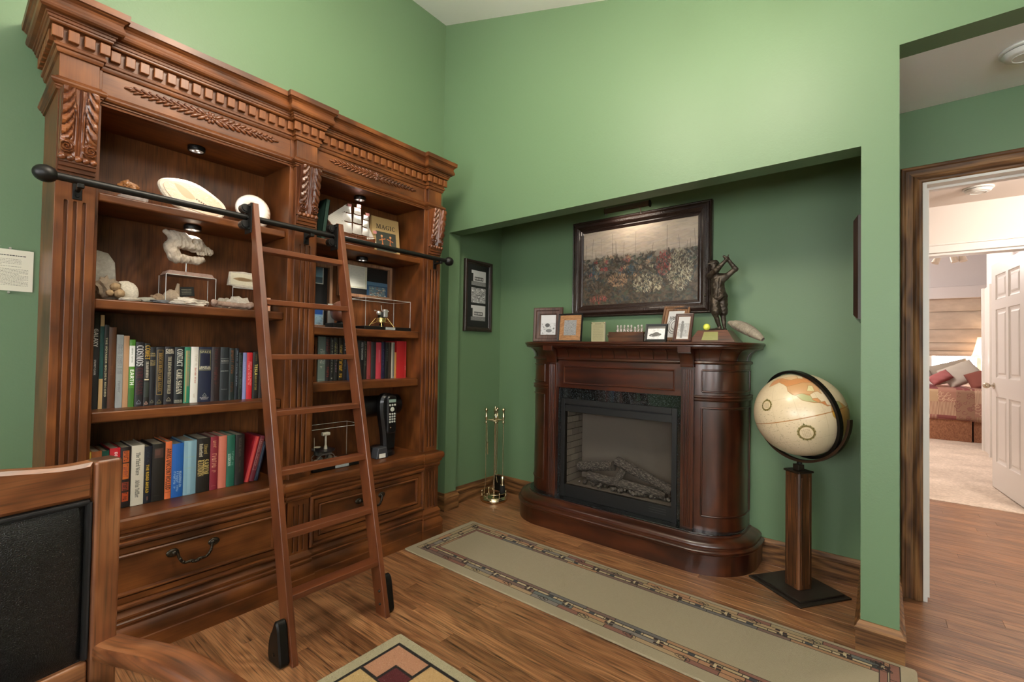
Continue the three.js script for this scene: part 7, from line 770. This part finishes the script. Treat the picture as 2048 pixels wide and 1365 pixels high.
// ---------------------------------------------------------------- rugs
seed(74);
const tPile = dataTex(256, 256, (u, v) => { const k = fbm(u, v, 90, 90, 2, 8) * 255; return [k, k, k]; }, { srgb: false, repeat: [14, 14] });
const runTex = canvasTex(2048, 520, (g, w, h) => {
  const S = w / 2.29, m = (q) => q * S; g.fillStyle = '#a89b80'; g.fillRect(0, 0, w, h); for (let k = 0; k < 9000; k++) { g.globalAlpha = 0.25; g.fillStyle = rnd() < 0.5 ? '#b2a68a' : '#9c8f74'; g.fillRect(rnd() * w, rnd() * h, rr(2, 9), rr(1, 4)); } g.globalAlpha = 1;
  const C = ['#b08462', '#857e76', '#7a6258', '#b09470', '#8a5f50', '#a3906e', '#6f7470'], line = '#2a2420';
  const lane = (x0, y0, x1, y1, th, cols, minL, maxL) => { const hor = Math.abs(x1 - x0) > Math.abs(y1 - y0), L = hor ? x1 - x0 : y1 - y0; let q = 0; while (q < L) { const l = Math.min(rr(minL, maxL), L - q); g.fillStyle = cols[Math.floor(rnd() * cols.length)]; const R = hor ? [x0 + q, y0, l, th] : [x0, y0 + q, th, l]; g.fillRect(...R.map(m)); g.strokeStyle = line; g.lineWidth = 2.2; g.strokeRect(...R.map(m)); q += l; } };
  const T = 0.022, Bm = 0.062, Lm = 0.04, X1 = 2.29 - 0.05, Y1 = 0.58 - Bm;   // y: 0 = far long side
  for (const [y, th, d] of [[T, 0.026, 1], [T + 0.026, 0.022, 1]]) lane(Lm + 0.02, y, X1, y, th, C, 0.1, 0.24); lane(Lm + 0.06, T + 0.05, X1 - 0.04, T + 0.05, 0.016, ['#c2ae8a', '#b8a27c'], 0.03, 0.075); lane(Lm + 0.08, T + 0.068, X1 - 0.06, T + 0.068, 0.02, ['#8a5f50', '#6f6a68', '#7a6258', '#a98260'], 0.12, 0.3);
  lane(Lm + 0.02, Y1 - 0.026, X1, Y1 - 0.026, 0.026, C, 0.1, 0.24); lane(Lm + 0.02, Y1 - 0.05, X1, Y1 - 0.05, 0.024, C, 0.12, 0.26); lane(Lm + 0.06, Y1 - 0.068, X1 - 0.04, Y1 - 0.068, 0.016, ['#c2ae8a', '#b8a27c'], 0.03, 0.075); lane(Lm + 0.08, Y1 - 0.09, X1 - 0.06, Y1 - 0.09, 0.02, ['#8a5f50', '#6f6a68', '#7a6258', '#a98260'], 0.12, 0.3);
  for (const x of [Lm, X1 - 0.03]) { lane(x, T, x, Y1, 0.03, C, 0.07, 0.16); } lane(Lm + 0.034, T + 0.03, Lm + 0.034, Y1 - 0.03, 0.028, C, 0.08, 0.16); lane(Lm + 0.068, T + 0.05, Lm + 0.068, Y1 - 0.05, 0.014, ['#c2ae8a', '#b8a27c'], 0.03, 0.06); lane(Lm + 0.086, T + 0.068, Lm + 0.086, Y1 - 0.07, 0.016, ['#8a5f50', '#6f6a68', '#a98260'], 0.1, 0.2); lane(X1 - 0.06, T + 0.03, X1 - 0.06, Y1 - 0.03, 0.024, C, 0.08, 0.16);
  const knot = (x, y) => { g.fillStyle = '#3a2e2a'; for (const [a, b] of [[-0.014, -0.012], [0.012, -0.004], [-0.006, 0.012], [0.016, 0.014]]) g.fillRect(m(x + a) - 8, m(y + b) - 6, 16, 12); g.fillStyle = '#c8b692'; g.fillRect(m(x) - 5, m(y) - 9, 10, 18); }; const curl = (x, y) => { g.strokeStyle = '#2a2622'; g.lineWidth = 2; for (let k = 0; k < 3; k++) { g.beginPath(); g.ellipse(m(x) + k * 12 - 12, m(y) + (k % 2) * 6, 15, 8, 0.3 * k, 0, 7); g.stroke(); } };
  for (let k = 0; k < 9; k++) { const x = 0.33 + k * 0.218; knot(x, T + 0.045); knot(x + 0.06, Y1 - 0.05); curl(x + 0.11, T + 0.022); curl(x - 0.05, Y1 - 0.022); g.fillStyle = '#45474a'; g.fillRect(m(x + 0.1) - 12, m(T + 0.058) - 7, 24, 14); g.fillRect(m(x - 0.03) - 12, m(Y1 - 0.06) - 7, 24, 14); } for (const y of [0.2, 0.34]) knot(Lm + 0.05, y); for (const [x, y] of [[Lm + 0.05, T + 0.04], [Lm + 0.05, Y1 - 0.04], [X1 - 0.05, T + 0.04], [X1 - 0.05, Y1 - 0.04]]) { knot(x, y); curl(x - 0.02, y - 0.015); curl(x, y + 0.012); }
});
const mkRug = (mp) => M({ map: mp, roughness: 1, bumpMap: tPile, bumpScale: 0.003, sheen: 0.3, sheenRoughness: 0.8 });
const rugG = (x0, x1, z0, z1, h) => { const g = ext(rrect(x0, z0, x1, z1, 0.012), h, 0.0004, 'y', 0.003), p = g.attributes.position, uv = g.attributes.uv; for (let i = 0; i < p.count; i++) uv.setXY(i, (p.getX(i) - x0) / (x1 - x0), 1 - (p.getZ(i) - z0) / (z1 - z0)); return g; };
single('runner_rug', 'long beige runner rug with a patterned border before the fireplace', 'rug', rugG(-2.178, 0.105, -2.318, -1.74, 0.009), mkRug(runTex));
const rugTex = canvasTex(1024, 1024, (g, w, h) => { // 2 m x 2 m, corner at the upper left
  const S = 512, m = (q) => q * S; g.fillStyle = '#a39a7c'; g.fillRect(0, 0, w, h); const cell = (x, y, a, b, c) => { g.fillStyle = c; g.fillRect(m(x), m(y), m(a), m(b)); g.strokeStyle = '#17120f'; g.lineWidth = 6; g.strokeRect(m(x), m(y), m(a), m(b)); };
  const cols = ['#b48a66', '#bb9868', '#a8805f', '#c0a070', '#8a6a58', '#9a9474']; for (let i = 0; i < 10; i++) for (let j = 0; j < 10; j++) cell(0.055 + i * 0.188, 0.048 + j * 0.172, 0.188, 0.172, cols[(i * 3 + j * 5 + ((i * j) % 4)) % cols.length]); cell(0.055, 0.048, 0.188, 0.172, '#b07f62'); cell(0.15, 0.136, 0.2, 0.2, '#541c20'); cell(0.243, 0.048, 0.188, 0.172, '#bb9868'); cell(0.055, 0.22, 0.188, 0.172, '#b89a68'); cell(0.152, 0.137, 0.09, 0.083, '#541c20'); g.fillStyle = '#541c20'; g.fillRect(m(0.155), m(0.14), m(0.09), m(0.08)); cell(0.6, 0.6, 0.5, 0.5, '#5a2226'); cell(0.72, 0.72, 0.26, 0.26, '#8d8465');
  for (let k = 0; k < 26000; k++) { g.globalAlpha = 0.12; g.fillStyle = rnd() < 0.5 ? '#fff2d8' : '#201408'; g.fillRect(rnd() * w, rnd() * h, 2, 2); } });
single('area_rug', 'area rug with peach and maroon blocks outlined in black', 'rug', rugG(-1.54, 0.46, -1.22, 0.78, 0.011), mkRug(rugTex));
// ---------------------------------------------------------------- chair
seed(76);
{ const t = thing('desk_chair', 'wooden armchair with a black leather back in the left foreground', 'chair'); t.userData.placed = true;
  const sweep = (pts, w, h, n = 40) => { const c = new THREE.CatmullRomCurve3(pts.map((p) => V3(...p))), P = [], cs = []; for (let k = 0; k < 16; k++) { const a = k / 16 * 2 * PI, e = 0.55, sx = Math.sign(Math.cos(a)) * Math.pow(Math.abs(Math.cos(a)), e), sy = Math.sign(Math.sin(a)) * Math.pow(Math.abs(Math.sin(a)), e); cs.push([sx * w / 2, sy * h / 2]); } const ring = []; for (let i = 0; i <= n; i++) { const q = c.getPoint(i / n), tg = c.getTangent(i / n), sd = tg.clone().cross(V3(0, 1, 0)).normalize(), up = sd.clone().cross(tg).normalize(); ring.push(cs.map(([a, b]) => q.clone().addScaledVector(sd, a).addScaledVector(up, b).toArray())); } for (let i = 0; i < n; i++) for (let k = 0; k < 16; k++) { const l = (k + 1) % 16; P.push(...ring[i][k], ...ring[i + 1][l], ...ring[i + 1][k], ...ring[i][k], ...ring[i][l], ...ring[i + 1][l]); } const g = new THREE.BufferGeometry(); g.setAttribute('position', new THREE.Float32BufferAttribute(P, 3)); return W(toCreasedNormals(g, 0.9), 0); };
  for (const s of [-1, 1]) part(t, 'back_post', W(box(-0.045, 0.004, 0.0, 0.938, s * 0.282 - 0.024, s * 0.282 + 0.024, 0.008), 1), mChairWood);
  const crest = new THREE.Shape(); crest.moveTo(-0.258, 0.862); crest.lineTo(0.258, 0.862); crest.lineTo(0.258, 0.936); crest.bezierCurveTo(0.2, 0.93, 0.17, 0.942, 0.1, 0.948); crest.quadraticCurveTo(0, 0.952, -0.1, 0.948); crest.bezierCurveTo(-0.17, 0.942, -0.2, 0.93, -0.258, 0.936); part(t, 'crest_rail', W(ext(crest, 0.042, -0.042, 'x', 0.007), 2), mChairWood);
  part(t, 'lower_rail', W(box(-0.04, 0.0, 0.47, 0.53, -0.258, 0.258, 0.006), 2), mChairWood);
  const tLea = dataTex(512, 512, (u, v) => { let d = 9, d2 = 9; const N = 44, cxx = Math.floor(u * N), cyy = Math.floor(v * N); for (let i = -1; i <= 1; i++) for (let j = -1; j <= 1; j++) { const a = (cxx + i + N) % N, b = (cyy + j + N) % N, x = (cxx + i + hash2(a, b, 4)) / N, y = (cyy + j + hash2(a, b, 14)) / N, q = Math.hypot(u - x, v - y) * N; if (q < d) { d2 = d; d = q; } else if (q < d2) d2 = q; } const k = 60 + 195 * sstep(0, 0.4, d2 - d); return [k, k, k]; }, { srgb: false, repeat: [6, 6] });
  const mLea = M({ color: 0x0c0b0b, roughness: 0.4, bumpMap: tLea, bumpScale: 0.0005, clearcoat: 0.15, clearcoatRoughness: 0.4 });
  const nz = 30, ny = 30, P = [], bul = (a, b) => 0.026 * Math.pow(Math.max(0, 1 - Math.pow(Math.abs(a), 3.2)), 0.6) * Math.pow(Math.max(0, 1 - Math.pow(Math.abs(b), 3.2)), 0.6), pt = (i, j) => { const a = i / nz * 2 - 1, b = j / ny * 2 - 1; return [-0.014 + bul(a, b), 0.695 + b * 0.166, a * 0.257]; }; for (let i = 0; i < nz; i++) for (let j = 0; j < ny; j++) { const A = pt(i, j), B = pt(i + 1, j), C = pt(i + 1, j + 1), D = pt(i, j + 1); P.push(...A, ...C, ...B, ...A, ...D, ...C); } const lg = new THREE.BufferGeometry(); lg.setAttribute('position', new THREE.Float32BufferAttribute(P, 3)); const pad = part(t, 'back_cushion', [W(toCreasedNormals(lg, 1), 1), W(box(-0.036, -0.012, 0.53, 0.86, -0.257, 0.257), 1)], mLea, 'black leather back panel');
  part(pad, 'piping', [tube([[-0.004, 0.855, -0.252], [-0.004, 0.855, 0.252]], 0.006, 20, 8), tube([[-0.004, 0.535, -0.252], [-0.004, 0.855, -0.252]], 0.006, 20, 8), tube([[-0.004, 0.535, 0.252], [-0.004, 0.855, 0.252]], 0.006, 20, 8)], mLea);
  part(t, 'seat', [W(box(0.0, 0.5, 0.41, 0.5, -0.27, 0.27, 0.03), 1)], mLea); part(t, 'seat_rail', W(box(-0.02, 0.5, 0.35, 0.41, -0.28, 0.28, 0.01), 0), mChairWood);
  for (const s of [-1, 1]) { part(t, 'arm', sweep([[-0.03, 0.535, s * 0.29], [0.06, 0.55, s * 0.29], [0.16, 0.572, s * 0.288], [0.26, 0.588, s * 0.288], [0.36, 0.586, s * 0.292], [0.45, 0.57, s * 0.298], [0.52, 0.53, s * 0.302], [0.54, 0.485, s * 0.3], [0.51, 0.44, s * 0.295]], 0.056, 0.036, 50), mChairWood); part(t, 'front_leg', W(box(0.45, 0.495, 0, 0.42, s * 0.265 - 0.022, s * 0.265 + 0.022, 0.008), 1), mChairWood); }
  t.position.set(-1.205, 0.0116, 0.044); t.scale.y = 0.988; t.rotation.y = 0.2; }
// ---------------------------------------------------------------- wall sign and smoke detectors
{ const t = thing('wall_sign', 'printed text sheet under clear acrylic on the wall left of the bookcase', 'sign'); part(t, 'paper', pX('sign', xA + 0.004, -0.066, -0.2265, 1.372, 1.528), mPrint); part(t, 'acrylic_sheet', box(xA + 0.0045, xA + 0.0075, 1.36, 1.537, -0.2275, -0.062), mAcryl); part(t, 'back_sheet', box(xA + 0.001, xA + 0.0035, 1.36, 1.537, -0.2275, -0.062), mAcryl); for (const z of [-0.164, -0.1]) for (const y of [1.366, 1.532]) part(t, 'stud', rod([xA + 0.001, y, z], [xA + 0.011, y, z], 0.004, 0.0035, 12), mNickel); }
const detector = (label, x, y, z, r) => { const t = thing('smoke_detector', label, 'smoke detector'); const m = std(0xd8d8d2, 0.4); part(t, 'body', lathe([[0, -0.036], [r * 0.5, -0.0355], [r * 0.72, -0.034], [r * 0.8, -0.03], [r * 0.86, -0.022], [r * 0.9, -0.016]], x, y, z, 40), m); part(t, 'vent_ring', lathe([[r * 0.86, -0.017], [r * 0.84, -0.011]], x, y, z, 40), std(0x5a5a56, 0.6)); part(t, 'base_ring', lathe([[r * 0.84, -0.012], [r, -0.011], [r, -0.002], [r * 0.9, 0]], x, y, z, 40), m); part(t, 'raised_ring', new THREE.TorusGeometry(r * 0.52, 0.0025, 8, 40).rotateX(PI / 2).translate(x, y - 0.0355, z), m); };
detector('white smoke detector on the lowered ceiling at the upper right', 0.445, 2.405, -2.655, 0.075); detector('white smoke detector on the hallway ceiling above the doorway', 0.557, 2.43, -4.76, 0.085);
// ---------------------------------------------------------------- bedroom seen through the doorway
{ // open six panel door
  const d = struct('door_3', null, null, 'white six panel bedroom door standing open', 'door'); d.position.set(0.893, 0.012, -5.285); d.rotation.y = Math.atan2(0.775, -0.083) - 0; const L = 0.778, Hh = 2.02, T = 0.035;
  // local: x along the leaf from the hinge, z thickness; visible face is z = +T or -T
  const pan = [[0.11, 0.36, 0.24, 0.82], [0.42, 0.67, 0.24, 0.82], [0.11, 0.36, 0.99, 1.6], [0.42, 0.67, 0.99, 1.6], [0.11, 0.36, 1.69, 1.91], [0.42, 0.67, 1.69, 1.91]], s = poly([[0, 0], [L, 0], [L, Hh], [0, Hh]]); for (const [a, b, y0, y1] of pan) s.holes.push(new THREE.Path([[a, y0], [b, y0], [b, y1], [a, y1]].map((p) => new THREE.Vector2(...p))));
  part(d, 'leaf', ext(s, T, -T / 2, 'z', 0.002), mTrimWhite); for (const [a, b, y0, y1] of pan) part(d, 'panel', [box(a, b, y0, y1, -0.006, 0.006), ...[1, -1].map((e) => { const g = frameMould(a, b, y0, y1, 0, [[0, T / 2], [0.004, T / 2 - 0.006], [0.018, 0.007], [0.03, 0.007], [0.045, 0.014], [0.05, 0.014]], 'z'); if (e < 0) { g.scale(1, 1, -1); flip(g); } return g; }), box(a + 0.048, b - 0.048, y0 + 0.048, y1 - 0.048, -0.014, 0.014)], mTrimWhite);
  for (const e of [1, -1]) part(d, 'knob', [rod([L - 0.06, 0.915, e * T / 2], [L - 0.06, 0.915, e * (T / 2 + 0.035)], 0.009, 0.009, 12), rod([L - 0.06, 0.915, e * T / 2], [L - 0.06, 0.915, e * (T / 2 + 0.006)], 0.028, 0.028, 20), sph(0.026, L - 0.06, 0.915, e * (T / 2 + 0.05), 18)], M({ color: 0xb8ac98, roughness: 0.25, metalness: 0.8 })); }
const quiltTex = canvasTex(1024, 512, (g, w, h) => { g.fillStyle = '#a8806a'; g.fillRect(0, 0, w, h); const C = ['#b08c70', '#a0685c', '#8c4a4a', '#b89a78', '#9a7660', '#a87a68', '#7e3c40', '#b4907a']; const s = 86; for (let i = 0; i < w / s; i++) for (let j = 0; j < h / s; j++) { const c = C[Math.floor(rnd() * C.length)]; g.fillStyle = c; g.fillRect(i * s, j * s, s - 1, s - 1); const k = Math.floor(rnd() * 3); g.strokeStyle = rnd() < 0.5 ? '#cfae90' : '#8a5a50'; g.lineWidth = 3; for (let q = 0; q < 12; q++) { if (k === 0) { g.beginPath(); g.arc(i * s + rnd() * s, j * s + rnd() * s, rr(5, 12), 0, 5); g.stroke(); } else if (k === 1) { g.beginPath(); g.moveTo(i * s + q * 7, j * s); g.lineTo(i * s + q * 7 + 5, j * s + s); g.stroke(); } else { g.fillStyle = '#b89878'; g.fillRect(i * s + rnd() * s, j * s + rnd() * s, 8, 4); } } } });
{ const t = thing('bed', 'bed with a rose and tan patchwork quilt beyond the doorway', 'bed'); const mQ = M({ map: quiltTex, roughness: 0.95 }); const uvq = (g) => { g = W(g, 0, false); const u = g.attributes.uv; for (let i = 0; i < u.count; i++) u.setXY(i, u.getX(i) / 2.2 + 0.13, u.getY(i) / 1.1); return g; };
  part(t, 'mattress', uvq(box(-0.2, 2.3, 0.285, 0.74, -10.3, -8.93, 0.06)), mQ, 'patchwork quilt'); part(t, 'bed_skirt', [W(box(-0.18, 0.98, 0.006, 0.3, -10.3, -8.965), 1), W(box(1.0, 2.28, 0.006, 0.3, -10.3, -8.985), 1)], M({ map: dataTex(128, 128, (u, v) => { const k = fbm(u, v, 20, 40, 3, 6) * 60; return [118 + k, 76 + k * 0.8, 54 + k * 0.6]; }, { repeat: [3, 3] }), roughness: 1 }), 'tan bed skirt'); }
const pillow = (label, c, w, h, th, rx, ry, rz, m) => { const P = [], n = 22, pt = (i, j, s) => { const a = i / n * 2 - 1, b = j / n * 2 - 1, e = Math.pow(Math.max(0, (1 - a * a * a * a) * (1 - b * b * b * b)), 0.55), cc = 1 - 0.05 * (a * a + b * b - a * a * b * b * 1.5); return [a * w / 2 * cc, b * h / 2 * cc, s * th / 2 * e + 0.004 * Math.sin(a * 9 + b * 5)]; }; for (const s of [1, -1]) for (let i = 0; i < n; i++) for (let j = 0; j < n; j++) { const A = pt(i, j, s), B = pt(i + 1, j, s), C = pt(i + 1, j + 1, s), D = pt(i, j + 1, s); s > 0 ? P.push(...A, ...B, ...C, ...A, ...C, ...D) : P.push(...A, ...C, ...B, ...A, ...D, ...C); } const g = new THREE.BufferGeometry(); g.setAttribute('position', new THREE.Float32BufferAttribute(P, 3)); const q = W(toCreasedNormals(g, 1.2), 0); q.rotateZ(rz); q.rotateX(rx); q.rotateY(ry); q.translate(...c); single('pillow', label, 'pillow', q, m, 'pillows on the bed'); };
pillow('large white pillow in the middle of the bed', [0.93, 0.93, -9.6], 0.46, 0.34, 0.16, -0.5, 0.1, 0.5, std(0xcfc6b8, 0.95)); pillow('grey white pillow behind the large white one', [0.86, 0.95, -9.98], 0.5, 0.34, 0.15, -0.4, 0, 0.35, std(0xaaa092, 0.95)); pillow('small pink pillow at the left of the bed', [0.69, 0.87, -9.42], 0.28, 0.16, 0.12, -0.5, 0, 0.62, std(0xb06a68, 0.95)); pillow('rose patterned pillow at the right of the bed', [1.2, 0.88, -9.42], 0.46, 0.3, 0.16, -0.6, -0.2, 0.4, M({ map: quiltTex, color: new THREE.Color().setRGB(1, 0.8, 0.75), roughness: 0.95 })); pillow('grey pillow at the far left of the bed', [0.47, 0.85, -9.75], 0.36, 0.2, 0.13, -0.7, 0, 0.35, std(0x8c8078, 0.95));
{ const t = thing('roman_shade', 'tan roman shade half lowered over the bedroom window', 'window shade'); const m = M({ map: dataTex(256, 256, (u, v) => { const k = fbm(u, v, 4, 10, 5, 4) * 36; return [182 + k, 164 + k * 0.95, 146 + k * 0.9]; }, { repeat: [1.5, 1.5] }), roughness: 0.85 }); part(t, 'light_block', box(0.46, 1.99, 1.2, 2.134, -10.385, -10.372), m); const ys = [2.135, 1.927, 1.64, 1.419, 1.287, 1.197]; for (let k = 0; k < 5; k++) { const P = [], n = 24, nz = 10, pt = (i, j) => { const u = i / n, v = j / nz, x = lerp(0.45, 2.0, u), y = lerp(ys[k + 1], ys[k], v); return [x, y, -10.345 + 0.02 * Math.sin(v * PI) * (k > 2 ? 1.4 : 0.6) + 0.02 * (1 - v) + 0.012 * (n3(x * 6 + 20 + k, y * 8, 5) - 0.5)]; }; for (let i = 0; i < n; i++) for (let j = 0; j < nz; j++) { const A = pt(i, j), B = pt(i + 1, j), C = pt(i + 1, j + 1), D = pt(i, j + 1); P.push(...A, ...B, ...C, ...A, ...C, ...D); } const g = new THREE.BufferGeometry(); g.setAttribute('position', new THREE.Float32BufferAttribute(P, 3)); part(t, 'fold', W(toCreasedNormals(g, 0.9), 0), m); } }  // panel added behind the folds to stop window light in the gaps
{ const t = thing('table_lamp', 'lit cream bell shaped table lamp beside the bedroom window', 'lamp'), x = 1.3, z = -10.08, P = [], n = 48; const pt = (i, j) => { const a = i / n * 2 * PI, v = j / 8, sc = 1 + 0.03 * Math.cos(a * 8) * (1 - v); const r = lerp(0.205, 0.135, Math.pow(v, 0.75)) * sc; return [x + Math.cos(a) * r, 1.185 + v * 0.31 + (j === 0 ? 0.012 * Math.cos(a * 8) : 0), z + Math.sin(a) * r]; }; for (let i = 0; i < n; i++) for (let j = 0; j < 8; j++) { const A = pt(i, j), B = pt(i + 1, j), C = pt(i + 1, j + 1), D = pt(i, j + 1); P.push(...A, ...C, ...B, ...A, ...D, ...C); } const g = new THREE.BufferGeometry(); g.setAttribute('position', new THREE.Float32BufferAttribute(P, 3)); part(t, 'shade', W(toCreasedNormals(g, 0.9), 1), M({ color: 0xe6d8c8, roughness: 1, transmission: 0.5, thickness: 0 })); part(t, 'bulb', sph(0.03, x, 1.32, z, 12), M({ color: 0xffffff, emissive: 0xffe2c0, emissiveIntensity: 3 })); part(t, 'stem', lathe([[0.09, 0.745], [0.08, 0.76], [0.02, 0.78], [0.045, 0.86], [0.05, 0.95], [0.03, 1.04], [0.012, 1.08], [0.03, 1.1], [0.012, 1.14], [0.008, 1.3]], x, 0, z, 20), std(0xb0a896, 0.4)); const p = new THREE.PointLight(0xffdfba, 0.7, 0, 2); p.position.set(x, 1.32, z); p.shadow.radius = 1.5; p.castShadow = true; t.add(p); }
{ const t = thing('track_light', 'small white ceiling spotlights near the bedroom doorway', 'light'); const y = 2.31, x = 0.58, z = -7.0, m = std(0xc8b8a4, 0.45); part(t, 'bar', [rod([x - 0.22, y + 0.07, z], [x + 0.2, y + 0.07, z], 0.012), rod([x, y + 0.07, z], [x, 2.9, z], 0.006)], m); for (const [dx, r] of [[-0.06, -0.5], [0.02, 0.35], [0.1, 0.2]]) { const k = part(t, 'spot_head', rod([x + dx, y + 0.04, z], [x + dx + r * 0.1, y - 0.08, z + 0.03], 0.022, 0.034, 14), m); } }
rebase(); renderer.render(scene, camera);
